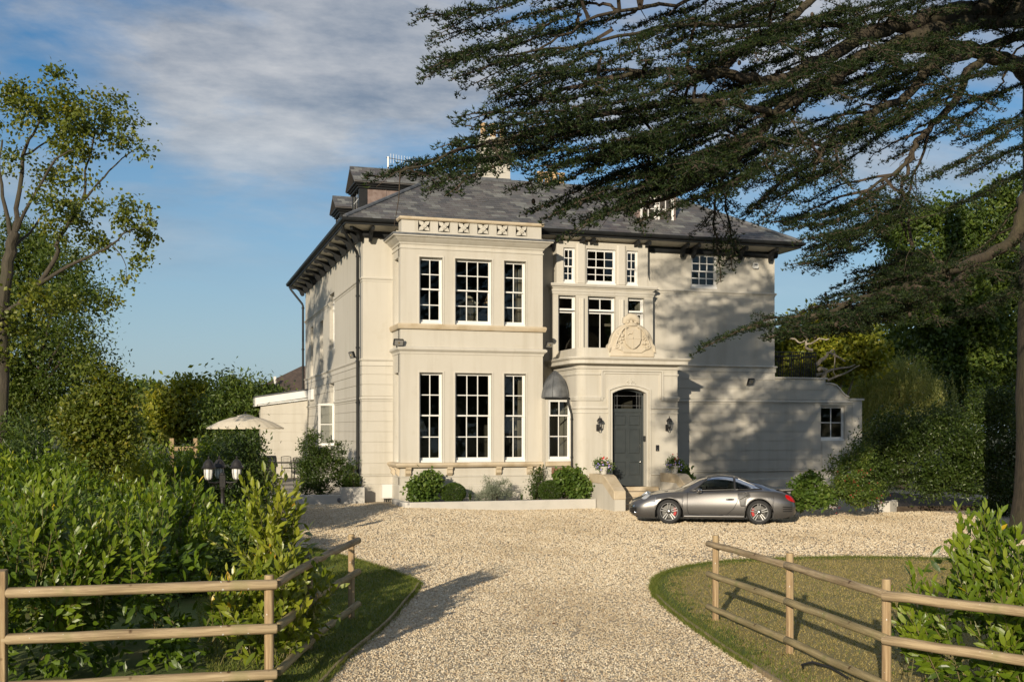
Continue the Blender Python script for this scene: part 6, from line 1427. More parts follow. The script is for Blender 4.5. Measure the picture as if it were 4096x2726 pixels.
CEDAR_BOUGHS = [
   [(3.46, 15.67, 8.46), (4.21, 16.08, 8.73), (5.13, 16.55, 9.12), (6.38, 17.14, 9.68)] ,
   [(4.03, 16.45, 8.64), (4.58, 16.73, 8.7), (5.55, 17.2, 9.2), (6.85, 17.79, 9.77)] ,
   [(3.68, 15.29, 7.71), (4.06, 15.53, 7.86), (5.02, 16.2, 8.45), (6.28, 16.87, 9.17)] ,
   [(3.77, 16.32, 7.83), (4.29, 16.7, 8.18), (5.14, 17.25, 8.65), (6.49, 18.03, 9.34), (7.89, 18.61, 9.96)] ,
   [(3.89, 15.36, 7.46), (4.42, 15.74, 7.78), (5.14, 16.18, 8.12), (6.27, 16.84, 8.63), (7.14, 17.38, 9.19)] ,
   [(4.35, 15.1, 7.33), (4.91, 15.48, 7.62), (5.76, 16.0, 8.02), (6.58, 16.53, 8.52)] ,
   [(4.6, 15.49, 7.37), (5.06, 15.7, 7.42), (5.76, 16.01, 7.51), (6.85, 16.67, 8.07)] ,
   [(3.97, 14.34, 6.73), (4.55, 14.66, 6.84), (5.45, 15.13, 7.09), (6.69, 15.78, 7.53), (8.12, 16.55, 8.16)] ,
   [(4.08, 15.12, 6.75), (4.58, 15.39, 6.88), (5.51, 15.86, 7.15), (7.02, 16.57, 7.62), (8.76, 17.38, 8.25)] ,
   [(3.71, 14.59, 6.4), (4.25, 14.89, 6.58), (5.14, 15.36, 6.84), (6.35, 15.95, 7.17), (7.95, 16.66, 7.72)] ,
   [(2.6, 15.16, 5.92), (2.98, 15.38, 6.08), (3.56, 15.71, 6.37), (4.2, 16.07, 6.65), (5.13, 16.54, 6.95), (6.38, 17.13, 7.31), (8.03, 17.83, 7.88)] ,
   [(3.12, 15.35, 6.03), (3.61, 15.63, 6.22), (4.39, 16.06, 6.51), (5.57, 16.65, 6.89)] ,
   [(3.47, 14.92, 5.81), (3.89, 15.16, 6.1), (4.54, 15.51, 6.4), (5.57, 16.03, 6.78)] ,
   [(3.59, 14.11, 5.58), (3.83, 14.25, 5.86), (4.33, 14.53, 6.12)] ,
   [(5.06, 15.33, 6.39), (5.62, 15.61, 6.63), (6.3, 15.94, 6.81), (7.4, 16.44, 7.22)] ,
   [(5.22, 15.39, 6.01), (5.75, 15.66, 6.29), (6.6, 16.06, 6.67), (7.94, 16.65, 7.23), (9.1, 17.12, 7.69)] ,
   [(5.3, 15.37, 6.31), (6.07, 15.75, 6.56), (7.36, 16.34, 7.07)] ,
   [(5.46, 15.49, 5.66), (5.99, 15.75, 5.95), (6.74, 16.1, 6.3), (7.93, 16.62, 6.85), (9.39, 17.21, 7.48)] ,
   [(6.21, 17.01, 6.18), (6.89, 17.32, 6.36), (8.01, 17.79, 6.82), (9.21, 18.26, 7.36)] ,
   [(5.96, 15.58, 5.53), (6.51, 15.84, 5.81), (7.56, 16.31, 6.32), (8.98, 16.9, 6.99)] ,
   [(6.99, 15.9, 5.7), (7.74, 16.23, 6.03), (8.88, 16.7, 6.56), (10.09, 17.17, 7.26)] ,
   [(10.09, 18.7, 5.48), (10.06, 18.68, 5.85), (10.0, 18.66, 6.3), (9.9, 18.63, 6.76)] ,
   [(10.11, 18.06, 6.36), (10.56, 18.23, 6.81), (11.09, 18.42, 7.25), (12.12, 18.77, 7.69)] ,
   [(11.55, 19.32, 6.62), (12.36, 19.59, 6.79), (13.47, 19.94, 7.13), (14.62, 20.29, 7.69)] ,
   [(10.84, 18.05, 6.17), (11.75, 18.37, 6.39), (12.95, 18.77, 6.73), (14.07, 19.12, 7.16)] ,
   [(12.16, 19.37, 6.03), (12.96, 19.63, 6.38), (13.94, 19.93, 6.84), (15.04, 20.26, 7.39)] ,
   [(12.1, 18.92, 5.66), (12.97, 19.2, 6.01), (13.86, 19.48, 6.5), (14.63, 19.72, 7.0)] ,
   [(13.24, 19.52, 5.67), (14.31, 19.85, 5.92), (15.5, 20.21, 6.28)] ,
   [(12.63, 19.25, 5.31), (13.47, 19.52, 5.58), (14.31, 19.78, 5.75), (15.42, 20.11, 6.05)] ,
   [(10.27, 18.0, 4.39), (10.99, 18.26, 4.48), (12.02, 18.61, 4.66), (13.09, 18.97, 4.98), (14.22, 19.32, 5.33), (15.4, 19.67, 5.68)] ,
   [(10.14, 17.26, 4.15), (11.11, 17.61, 4.34), (12.13, 17.97, 4.58), (13.2, 18.32, 4.93), (14.32, 18.67, 5.31)] ,
   [(11.96, 18.11, 4.31), (13.02, 18.46, 4.56), (14.52, 18.93, 4.99), (15.71, 19.28, 5.43)] ,
   [(7.73, 17.68, 7.13), (8.9, 18.15, 7.68), (10.16, 18.62, 8.31), (11.56, 19.2, 9.02)] ,
   [(8.33, 17.97, 6.97), (9.55, 18.45, 7.52), (10.85, 18.92, 8.2), (11.88, 19.27, 8.87)] ,
   [(7.83, 18.48, 9.64), (8.73, 18.83, 10.13), (9.67, 19.18, 10.55)] ,
   [(8.03, 17.32, 8.93), (9.0, 17.86, 9.51), (9.95, 18.24, 10.06), (10.93, 18.6, 10.57)] ,
   [(9.67, 18.68, 9.86), (10.67, 19.06, 10.33), (12.04, 19.54, 10.94)] ,
   [(11.51, 19.59, 10.36), (12.6, 19.97, 10.86), (13.72, 20.32, 11.36)] ,
   [(11.19, 18.59, 7.96), (12.23, 18.94, 8.42), (13.32, 19.29, 9.0)] ,
   [(11.76, 19.08, 7.35), (12.84, 19.44, 7.79), (13.96, 19.79, 8.47), (14.74, 20.02, 9.16)] ,
   [(12.07, 18.69, 7.86), (13.14, 19.04, 8.32), (14.43, 19.44, 8.98)] ,
   [(13.75, 19.49, 9.19), (15.05, 20.03, 9.83), (16.45, 20.6, 10.56)] ,
   [(14.53, 19.74, 8.19), (15.73, 20.09, 8.79), (16.98, 20.45, 9.52), (18.01, 20.87, 10.23)] ,
   [(14.62, 19.06, 7.53), (15.81, 19.41, 8.05), (17.06, 19.76, 8.7), (18.1, 20.05, 9.29)] ,
   [(16.56, 20.73, 7.41), (17.85, 21.09, 7.95), (19.4, 21.49, 8.6)] ,
   [(17.48, 21.04, 9.05), (18.36, 21.28, 9.52), (19.46, 21.56, 10.09)] ,
   [(15.24, 19.47, 10.61), (16.53, 19.9, 11.1), (18.18, 20.29, 11.19)] ,
   [(17.33, 21.03, 5.08), (18.39, 21.31, 5.49), (19.49, 21.59, 6.15)] ,
   [(6.96, 17.72, 8.4), (7.55, 18.03, 8.67), (8.26, 18.34, 8.88), (9.16, 18.7, 9.09)] ,
   [(7.81, 17.35, 7.98), (9.01, 17.87, 8.32), (10.34, 18.48, 8.84)] ,
   [(6.42, 15.62, 6.86), (7.46, 16.09, 7.21), (8.87, 16.68, 7.85)] ,
   [(8.75, 18.14, 6.77), (9.74, 18.51, 7.18), (10.85, 18.91, 7.82), (11.53, 19.15, 8.32)] ,
   [(6.65, 15.88, 6.1), (7.55, 16.28, 6.47), (8.67, 16.75, 6.98), (9.88, 17.22, 7.52)] ,
   [(16.21, 20.72, 4.85), (17.5, 21.07, 5.26), (19.12, 21.49, 5.83)] ,
   [(10.23, 18.29, 8.36), (11.29, 18.75, 8.86), (12.62, 19.36, 9.55)] ,
   [(8.26, 16.84, 8.63), (9.2, 17.3, 9.04), (10.53, 17.91, 9.59)] ,
   [(11.76, 18.21, 9.12), (12.93, 18.73, 9.68), (14.12, 19.19, 10.14)] ,
   [(5.75, 16.57, 7.95), (6.57, 17.06, 8.37), (7.76, 17.74, 9.04)] ,
   [(4.91, 15.83, 6.8), (6.12, 16.42, 7.19), (7.44, 17.01, 7.65)] ,
   [(9.82, 18.47, 8.88), (10.9, 19.01, 9.48), (12.41, 19.66, 10.18)] ,
   [(6.94, 17.45, 7.02), (8.07, 17.92, 7.42), (9.58, 18.51, 8.04)] ,
   [(12.14, 18.81, 10.5), (13.6, 19.28, 11.02), (15.15, 19.75, 11.58)] ,
   [(12.51, 18.13, 9.03), (13.72, 18.64, 9.58), (15.39, 19.27, 10.25)] ,
   [(15.91, 21.18, 11.53), (17.19, 21.53, 12.02), (18.99, 22.0, 12.56)] ,
   [(14.27, 18.6, 9.08), (15.57, 19.12, 9.65), (17.39, 19.77, 10.39)] ,
   [(16.9, 20.75, 9.71), (18.12, 21.16, 10.16), (19.52, 21.62, 10.71)] ,
   [(12.87, 18.25, 8.19), (13.98, 18.6, 8.72), (15.27, 19.12, 9.42)] ,
   [(16.78, 20.6, 8.11), (17.91, 20.91, 8.6), (19.27, 21.26, 9.24)] ,
   [(17.86, 21.1, 10.57), (18.86, 21.44, 11.0), (19.93, 21.84, 11.59)] ,
   [(15.43, 20.96, 11.79), (16.68, 21.32, 12.28), (18.0, 21.67, 12.74)] ,
   [(12.49, 18.91, 8.92), (13.72, 19.45, 9.53), (15.02, 19.99, 10.18)] ,
   [(11.82, 19.64, 9.96), (13.0, 20.13, 10.49), (14.46, 20.68, 11.15)] ,
   [(4.9, 15.15, 6.0), (5.42, 15.42, 6.29), (6.24, 15.82, 6.66), (7.55, 16.41, 7.21), (8.68, 16.88, 7.67)] ,
   [(5.46, 16.3, 5.87), (6.0, 16.56, 6.18), (6.78, 16.91, 6.55), (7.99, 17.43, 7.12), (9.48, 18.02, 7.77)] ,
   [(6.33, 16.09, 5.8), (6.9, 16.35, 6.09), (7.99, 16.82, 6.62), (9.46, 17.41, 7.32)] ,
   [(7.6, 17.66, 6.25), (8.41, 17.99, 6.62), (9.63, 18.46, 7.2), (10.94, 18.93, 7.96)] ,
   [(9.62, 18.25, 5.17), (9.59, 18.24, 5.53), (9.53, 18.21, 5.97), (9.43, 18.18, 6.41)] ,
   [(10.3, 17.97, 6.2), (10.76, 18.14, 6.65), (11.29, 18.33, 7.09), (12.33, 18.68, 7.52)] ,
   [(10.74, 18.22, 6.33), (11.51, 18.49, 6.49), (12.56, 18.85, 6.81), (13.66, 19.2, 7.34)] ,
   [(10.71, 17.35, 5.85), (11.6, 17.67, 6.06), (12.78, 18.07, 6.38), (13.88, 18.42, 6.79)] ,
   [(11.08, 17.5, 5.61), (11.82, 17.76, 5.94), (12.73, 18.06, 6.36), (13.75, 18.39, 6.86)] ,
   [(11.66, 18.67, 5.65), (12.51, 18.95, 5.99), (13.38, 19.23, 6.48), (14.14, 19.47, 6.97)] ,
   [(13.3, 19.02, 5.4), (14.36, 19.35, 5.63), (15.55, 19.71, 5.99)] ,
   [(12.57, 19.44, 5.09), (13.41, 19.71, 5.36), (14.25, 19.96, 5.52), (15.36, 20.29, 5.82)] ,
   [(10.82, 18.4, 4.26), (11.56, 18.65, 4.34), (12.62, 19.01, 4.52), (13.72, 19.36, 4.84), (14.88, 19.71, 5.19), (16.09, 20.07, 5.54)] ,
   [(10.12, 17.33, 4.12), (11.09, 17.68, 4.31), (12.1, 18.03, 4.55), (13.17, 18.39, 4.9), (14.29, 18.74, 5.27)] ,
   [(11.8, 18.31, 4.46), (12.86, 18.67, 4.72), (14.36, 19.14, 5.16), (15.54, 19.49, 5.61)] ,
   [(7.22, 17.28, 7.26), (8.36, 17.75, 7.81), (9.59, 18.26, 8.45), (11.02, 18.97, 9.21)] ,
   [(7.75, 17.06, 6.74), (8.91, 17.53, 7.26), (10.15, 18.0, 7.92), (11.13, 18.36, 8.55)] ,
   [(6.78, 16.25, 8.53), (7.66, 16.76, 9.04), (8.51, 17.11, 9.42)] ,
   [(8.51, 18.51, 9.56), (9.48, 18.96, 10.14), (10.46, 19.31, 10.7), (11.48, 19.66, 11.24)] ,
   [(9.65, 19.0, 10.08), (10.63, 19.36, 10.54), (12.02, 19.83, 11.17)] ,
   [(10.4, 17.94, 9.67), (11.41, 18.33, 10.14), (12.46, 18.68, 10.62)] ,
   [(10.92, 18.32, 7.32), (11.95, 18.67, 7.75), (13.02, 19.03, 8.41), (13.78, 19.29, 9.09)] ,
   [(11.99, 18.41, 7.97), (13.06, 18.76, 8.43), (14.35, 19.19, 9.1)] ,
   [(13.58, 19.69, 9.28), (14.88, 20.23, 9.92), (16.26, 20.79, 10.66)] ,
   [(6.51, 16.23, 7.73), (7.07, 16.55, 7.99), (7.73, 16.86, 8.19), (8.58, 17.22, 8.38)] ,
   [(6.97, 16.21, 7.31), (8.06, 16.68, 7.69), (9.62, 17.42, 8.41)] ,
   [(8.75, 17.41, 6.49), (9.72, 17.78, 6.89), (10.82, 18.18, 7.5), (11.49, 18.42, 7.98)] ,
   [(7.82, 17.89, 6.53), (8.83, 18.29, 6.94), (10.08, 18.76, 7.49), (11.42, 19.23, 8.08)] ,
   [(9.36, 17.02, 8.13), (10.39, 17.53, 8.63), (11.65, 18.14, 9.3)] ,
   [(8.01, 16.88, 8.7), (8.94, 17.34, 9.11), (10.25, 17.94, 9.67)] ,
   [(9.27, 18.18, 9.03), (10.32, 18.72, 9.63), (11.78, 19.37, 10.34)] ,
   [(7.15, 17.46, 7.13), (8.29, 17.93, 7.54), (9.82, 18.52, 8.17)] ,
   [(12.1, 19.3, 10.38), (13.56, 19.77, 10.91), (15.12, 20.24, 11.45)] ,
   [(12.94, 19.13, 9.67), (14.17, 19.64, 10.26), (15.89, 20.27, 10.96)] ,
   [(13.62, 19.76, 8.55), (14.78, 20.11, 9.1), (16.09, 20.58, 9.82)] ,
   [(12.3, 19.25, 9.03), (13.52, 19.79, 9.64), (14.81, 20.33, 10.3)] ,
   [(11.37, 18.18, 9.7), (12.49, 18.66, 10.21), (13.81, 19.08, 10.8)] ,
]
LT_BLOBS = [(-2.95, 34.93, 12.59, 0.51, 0.51, 0.44), (-3.58, 35.13, 11.94, 0.87, 0.87, 0.58), (-2.32, 34.74, 11.5, 0.8, 0.8, 0.65), (-1.35, 34.44, 11.21, 0.65, 0.65, 0.58), (-0.73, 34.25, 10.7, 0.4, 0.4, 0.44), (-2.67, 34.85, 10.78, 0.8, 0.8, 0.58), (-4.34, 35.36, 11.72, 0.8, 0.8, 0.8), (-4.2, 35.32, 10.27, 0.65, 0.65, 0.51), (-2.26, 34.72, 10.05, 0.44, 0.44, 0.51), (-2.86, 33.86, 8.76, 0.7, 0.7, 0.63), (-2.19, 34.7, 8.81, 0.58, 0.58, 0.58), (-0.84, 33.23, 8.55, 0.63, 0.63, 0.49), (-0.38, 34.14, 8.3, 0.33, 0.33, 0.33), (-0.73, 34.25, 7.58, 0.4, 0.4, 0.44), (-1.14, 34.38, 6.85, 0.29, 0.29, 0.36), (-2.19, 34.7, 7.87, 0.65, 0.65, 0.51), (-3.33, 34.01, 6.15, 0.85, 0.85, 0.63), (-4.2, 35.32, 5.39, 0.87, 0.87, 0.87), (-1.89, 35.65, 6.31, 0.52, 0.52, 0.37), (-4.48, 35.41, 12.88, 0.29, 0.29, 0.36), (-1.61, 35.57, 12.15, 0.45, 0.45, 0.37), (-2.51, 33.54, 11.31, 0.63, 0.63, 0.56), (-3.49, 36.36, 10.18, 0.68, 0.68, 0.45)]
LT_LIMBS = [
  ( [(-4.62, 35.45, 2.63), (-4.57, 35.44, 4.81), (-4.48, 35.41, 6.63), (-4.33, 35.36, 7.67), (-4.2, 35.32, 8.23)] , 0.34 , 0.24 ),
  ( [(-4.2, 35.32, 8.23), (-4.17, 35.63, 9.0), (-4.02, 35.58, 10.55), (-3.72, 35.38, 11.14), (-3.4, 35.07, 11.65)] , 0.15 , 0.04 ),
  ( [(-4.27, 35.34, 8.01), (-4.48, 35.41, 8.96), (-4.62, 35.45, 9.98), (-4.55, 35.43, 10.92)] , 0.13 , 0.04 ),
  ( [(-4.13, 35.3, 8.33), (-3.7, 34.75, 9.12), (-2.93, 34.09, 10.18), (-2.49, 33.75, 10.38)] , 0.1 , 0.03 ),
  ( [(-4.48, 35.41, 5.9), (-3.97, 35.04, 6.17), (-3.6, 34.72, 6.6), (-3.0, 34.32, 7.43), (-2.95, 34.31, 7.87), (-2.62, 34.31, 8.44), (-2.32, 34.74, 9.15), (-2.23, 34.71, 9.97), (-2.03, 34.65, 10.68), (-1.98, 34.64, 11.58)] , 0.16 , 0.03 ),
  ( [(-2.32, 34.74, 9.15), (-1.9, 34.93, 9.73), (-1.42, 34.88, 10.32), (-0.83, 34.7, 10.78)] , 0.07 , 0.02 ),
  ( [(-3.6, 34.72, 6.6), (-2.69, 33.91, 7.08), (-2.02, 33.6, 7.41), (-1.45, 33.42, 7.71), (-0.98, 33.28, 8.1), (-0.41, 33.1, 8.3)] , 0.1 , 0.02 ),
  ( [(-1.45, 33.42, 7.71), (-1.14, 33.33, 7.28), (-1.07, 33.31, 6.72)] , 0.03 , 0.01 ),
  ( [(-4.02, 35.58, 10.55), (-3.31, 35.88, 11.13), (-2.75, 35.92, 11.78)] , 0.06 , 0.02 ),
  ( [(-4.33, 35.36, 7.67), (-3.88, 36.06, 8.37), (-3.49, 36.36, 9.05), (-3.0, 36.42, 9.46)] , 0.08 , 0.02 ),
]
RT_BLOBS = [(-5.36, 49.81, 8.35, 2.26, 2.26, 1.65), (-3.81, 47.24, 8.98, 0.98, 0.98, 0.89), (-3.34, 47.09, 7.5, 0.89, 0.89, 0.79), (-5.55, 49.87, 5.77, 2.68, 2.68, 1.54), (-3.34, 47.09, 6.22, 1.08, 1.08, 0.69), (-5.95, 49.99, 10.1, 1.13, 1.13, 0.93), (-4.57, 49.57, 4.13, 2.47, 2.47, 1.44), (-6.14, 50.05, 3.2, 2.06, 2.06, 1.54), (-3.19, 49.14, 5.36, 0.72, 0.72, 0.62), (-4.77, 49.63, 9.89, 0.72, 0.72, 0.62)]
FT = [
  ( 'gold dome' , [(1.22, 62.43, 3.82, 1.28, 1.28, 0.94), (0.71, 62.59, 3.01, 1.07, 1.07, 0.81), (1.99, 62.19, 3.01, 1.07, 1.07, 0.81), (1.35, 62.39, 4.42, 0.67, 0.67, 0.47)] ),
  ( 'far pair' , [(-1.68, 79.03, 4.48, 1.17, 1.17, 0.92), (-0.88, 78.78, 4.65, 0.92, 0.92, 0.76), (-1.52, 78.98, 3.14, 1.51, 1.51, 1.01)] ),
  ( 'bush' , [(-0.27, 67.08, 3.19, 1.0, 1.0, 0.86), (0.35, 66.89, 2.76, 0.86, 0.86, 0.72)] ),
  ( 'bay' , [(3.28, 53.42, 3.87, 0.7, 0.7, 0.93), (2.95, 53.52, 4.34, 0.35, 0.35, 0.7), (4.12, 53.16, 3.87, 0.58, 0.58, 0.64), (2.51, 53.66, 3.41, 0.7, 0.7, 0.81), (3.73, 53.28, 3.17, 1.05, 1.05, 0.81), (4.62, 53.01, 3.76, 0.47, 0.47, 0.47)] ),
  ( 'back line' , [(-13.75, 98.47, 3.27, 3.02, 3.02, 1.41), (-9.9, 97.28, 3.27, 3.02, 3.02, 1.41), (-6.05, 96.09, 3.27, 3.02, 3.02, 1.21), (-2.78, 95.07, 2.86, 2.42, 2.42, 0.91), (3.76, 93.05, 2.86, 2.42, 2.42, 0.91)] ),
]
VIB = [(-1.22, 23.41, 3.38, 0.27, 0.27, 0.44), (-1.34, 23.44, 2.79, 0.47, 0.47, 0.49), (-0.94, 23.32, 2.88, 0.3, 0.3, 0.39), (-1.24, 23.42, 2.19, 0.59, 0.59, 0.54), (-1.71, 23.56, 2.59, 0.3, 0.3, 0.39)]
WILLOW = [(28.78, 41.34, 3.87, 1.02, 1.02, 1.07), (30.12, 40.92, 4.95, 1.18, 1.18, 0.86), (31.14, 40.61, 3.98, 1.18, 1.18, 1.18), (29.4, 41.15, 2.69, 1.18, 1.18, 0.97), (30.53, 40.8, 3.23, 1.18, 1.18, 1.07)]
PLANE = [(24.44, 40.59, 6.18, 0.72, 0.72, 0.62), (25.72, 40.19, 6.6, 1.03, 1.03, 0.62), (26.9, 39.83, 6.39, 0.93, 0.93, 0.72), (24.93, 40.44, 4.95, 0.93, 0.93, 0.93), (26.21, 40.04, 5.16, 1.03, 1.03, 0.82), (24.83, 40.47, 3.51, 0.72, 0.72, 1.13), (27.39, 39.68, 5.46, 0.72, 0.72, 0.62)]
PLANE_LIMBS = [
  ( [(24.13, 38.59, 2.48), (24.79, 38.39, 4.65), (24.5, 38.47, 4.84)] , 0.15 , 0.12 ),
  ( [(24.43, 38.5, 5.04), (24.79, 38.39, 5.34), (25.02, 38.31, 5.52), (25.54, 38.15, 5.19)] , 0.12 , 0.04 ),
  ( [(24.43, 38.5, 4.65), (25.02, 38.31, 4.87), (25.92, 38.04, 5.06)] , 0.1 , 0.03 ),
  ( [(24.32, 38.53, 5.63), (24.03, 38.62, 5.78), (24.41, 38.5, 6.02), (24.97, 38.33, 6.1)] , 0.08 , 0.03 ),
  ( [(23.38, 38.82, 6.17), (23.75, 38.71, 5.98), (24.03, 38.62, 6.02)] , 0.06 , 0.03 ),
  ( [(23.28, 38.85, 6.22), (22.95, 38.95, 6.32)] , 0.05 , 0.02 ),
  ( [(24.79, 38.39, 5.34), (25.12, 38.29, 5.63), (25.16, 38.27, 4.94), (25.18, 38.26, 4.65)] , 0.05 , 0.02 ),
  ( [(24.88, 38.36, 4.45), (25.54, 38.15, 4.74), (26.1, 37.98, 5.04)] , 0.07 , 0.02 ),
  ( [(24.09, 38.6, 5.83), (24.08, 38.61, 6.32), (23.94, 38.65, 6.62)] , 0.06 , 0.02 ),
]
OAK = [(35.69, 46.53, 10.6, 1.97, 1.97, 1.48), (37.8, 45.87, 11.95, 2.09, 2.09, 1.85), (34.98, 46.75, 8.51, 1.85, 1.85, 1.48), (37.21, 46.06, 7.64, 2.46, 2.46, 1.97), (39.8, 45.25, 8.88, 2.09, 2.09, 2.46), (34.51, 46.89, 12.2, 1.11, 1.11, 0.86), (39.8, 45.25, 13.55, 1.85, 1.85, 1.6), (37.21, 46.06, 5.43, 2.34, 2.34, 1.85), (39.92, 45.22, 4.69, 1.85, 1.85, 2.22), (34.04, 47.04, 9.86, 0.98, 0.98, 0.86), (35.92, 46.46, 12.81, 1.11, 1.11, 0.74)]
DARKH = [(19.93, 28.38, 1.45, 0.66, 0.66, 0.96), (20.99, 28.05, 1.45, 0.96, 0.96, 1.11), (22.12, 27.7, 1.45, 0.96, 0.96, 1.26), (23.25, 27.35, 1.3, 0.96, 0.96, 1.26), (24.23, 27.04, 1.38, 0.89, 0.89, 1.4), (20.49, 28.2, 2.34, 0.66, 0.66, 0.59), (21.55, 27.87, 2.63, 0.66, 0.66, 0.59), (23.53, 27.26, 3.08, 0.89, 0.89, 0.89)]
FUCH = [(18.42, 27.27, 1.29, 0.49, 0.49, 0.63), (18.15, 27.36, 0.79, 0.39, 0.39, 0.42), (18.75, 27.17, 0.79, 0.49, 0.49, 0.42), (18.62, 27.21, 1.71, 0.35, 0.35, 0.42)]
HYD3 = [(17.27, 27.63, 0.86, 0.42, 0.42, 0.35), (17.54, 27.54, 0.62, 0.39, 0.39, 0.28), (17.07, 27.69, 0.58, 0.32, 0.32, 0.28)]
BACKR = [
   [(39.85, 66.18, 6.16, 2.01, 2.01, 1.51), (43.05, 65.18, 6.49, 2.52, 2.52, 1.85), (46.26, 64.19, 6.16, 2.52, 2.52, 2.52), (41.45, 65.68, 4.14, 3.36, 3.36, 1.68)] ,
   [(46.91, 58.75, 9.05, 3.92, 3.92, 3.92), (51.4, 57.37, 9.83, 3.92, 3.92, 4.7), (43.92, 59.68, 4.35, 3.13, 3.13, 2.35), (49.91, 57.83, 4.35, 3.92, 3.92, 3.13)] ,
]
# ================================================================ trees
def tubes_obj(name, parent, paths, mat, n=7):
    mb = MB()
    for pts, r0, r1 in paths:
        m = len(pts); mb.tube(pts, [r0+(r1-r0)*(i/(m-1))**.8 for i in range(m)], n)
    return mb.build(name, mat, parent, True)
# ---- the cedar
rng = np.random.default_rng(77)
cedar = thing('cedar_tree', 'huge dark cedar spreading its layered boughs over the drive from the right', 'tree', (19.75, 20.95, 0))
tp_ = wobble([(19.75, 20.95, 0), (19.8, 20.95, 2.5), (19.85, 21.0, 6), (20.0, 21.2, 10), (20.2, 21.4, 15), (20.3, 21.5, 20)], .03, rng, 4)
mb = MB(); mb.tube(tp_, list(np.interp([q[2] for q in tp_], [0, .5, 1.2, 4, 8, 20], [1.12, 1.0, .95, .93, .85, .4])), 24); mb.build('trunk', 'cedar_bark', cedar, True)
limb_pts = []
for pts, r0, r1 in CEDAR_LIMBS:
    q = wobble(pts, .025, rng, 4); limb_pts += [np.array(p) for p in q]
    tubes_obj('limb', cedar, [(q, r0, r1)], 'cedar_bark', 10)
for z0, A in ((7.5, CEDAR_LIMBS[5][0][0]), (10.5, CEDAR_LIMBS[2][0][0]), (12.0, CEDAR_LIMBS[0][0][0]), (11.6, CEDAR_LIMBS[1][0][0]), (11.2, CEDAR_LIMBS[9][0][0])):
    tubes_obj('limb', cedar, [(wobble([(19.9, 21.1, z0-1.2), ((19.9+A[0])/2, (21.1+A[1])/2, (z0-.6+A[2])/2), A], .01, rng, 4), .34, .24)], 'cedar_bark', 10)
def spray(path, rng, dens=1.0, wid=1.0, tri=4):
    """twigs and needle tufts in a flat plate along a bough; path runs from the tip to the base"""
    P = np.array(path[::-1]); seg = np.linalg.norm(np.diff(P, axis=0), axis=1); cum = np.r_[0, np.cumsum(seg)]; L = cum[-1]
    n = int(L/.105*dens); tt = (np.arange(n)+rng.random(n)*.8)/n
    tt = tt[tt > .12]; n = len(tt)
    C = np.stack([np.interp(tt*L, cum, P[:, k]) for k in range(3)], -1); T = unit(np.stack([np.interp(np.minimum(tt*L+.15, L), cum, P[:, k]) for k in range(3)], -1)-np.stack([np.interp(np.maximum(tt*L-.15, 0), cum, P[:, k]) for k in range(3)], -1))
    S = unit(np.cross(T, np.array([0, 0, 1.]))+1e-6); sg = np.where(np.arange(n) % 2, 1, -1)[:, None]
    D = unit(T*(.55+.5*rng.random((n, 1)))+S*sg*(.55+.5*rng.random((n, 1)))+np.c_[np.zeros((n, 2)), rng.normal(size=n)*.16-.02])
    ln = wid*np.minimum(.58, L*.19)*(.35+.75*np.sin(np.pi*np.clip(.12+.82*tt, 0, 1)))*(.5+.9*rng.random(n)); ln *= np.where(rng.random(n) < .12, .35, 1)*(.55+.75*(np.sin(tt*L*2.1+rng.random()*6)*.5+.5))
    # extra twigs along the leading shoot
    K = np.maximum((ln/.0155).astype(int), 3); tot = K.sum(); own = np.repeat(np.arange(n), K)
    u = rng.random(tot)**.85; base = C[own]+D[own]*(ln[own]*u)[:, None]; base[:, 2] -= .10*(ln[own]*u)**2*1.2
    sd_ = unit(np.cross(D, np.array([0, 0, 1.])))[own]
    lat = rng.normal(size=tot)*(.05+.10*(1-np.abs(2*u-1)))*ln[own]*1.3
    Q = base+sd_*lat[:, None]+np.c_[rng.normal(size=(tot, 2))*.012, rng.normal(size=tot)*.030-np.abs(lat)*.14]
    tw = [([tuple(C[i]), tuple(C[i]+D[i]*ln[i]+np.array([0, 0, -.10*ln[i]**2]))], .010+.006*ln[i], .003) for i in range(n)]
    return Q, D[own], tw
def needles(name, parent, Q, D, rng, mat='cedar_leaf', tri=3, l0=.062, w0=.020, kind=None):
    n = len(Q); dirs = rng.normal(size=(n, tri, 3))*.8+D[:, None, :]*.5; dirs[..., 2] = np.abs(dirs[..., 2])*.8+.08; dirs = unit(dirs)
    s = unit(np.cross(dirs, rng.normal(size=(n, tri, 3)))); ll = l0*(.7+.6*rng.random((n, tri, 1))); ww = w0*(.7+.6*rng.random((n, tri, 1)))
    c = Q[:, None, :]
    V = np.stack([c+s*ww*.5, c-s*ww*.5, c+dirs*ll], 2).reshape(-1, 3)
    rnd = np.repeat(np.clip(rng.random(n)*.9+.0, 0, 1), tri*3)
    o = np_obj(name, V, np.arange(len(V)).reshape(-1, 3), mat, parent, rnd)
    if kind: o['kind'] = kind
    return o
LP = np.array(limb_pts)
def add_bough(b, dens=1.15, wid=1.0, attach=True):
    b = list(b)
    if attach:
        e = np.array(b[-1]); dd = np.linalg.norm(LP-e, axis=1)+1.5*np.maximum(e[0]-LP[:, 0], 0); k = int(np.argmin(dd))
        if .15 < np.linalg.norm(LP[k]-e) < 5: b = b+[tuple((e+LP[k])/2+np.array([0, 0, .03])), tuple(LP[k])]
    q = wobble(b, .02, rng, 3); Q, D_, tw = spray(q, rng, dens, wid)
    bo = tubes_obj('bough', cedar, [(q[::-1], .04, .008)]+tw, 'twig', 3); needles('needles', bo, Q, D_, rng)
for b in CEDAR_BOUGHS: add_bough(b)
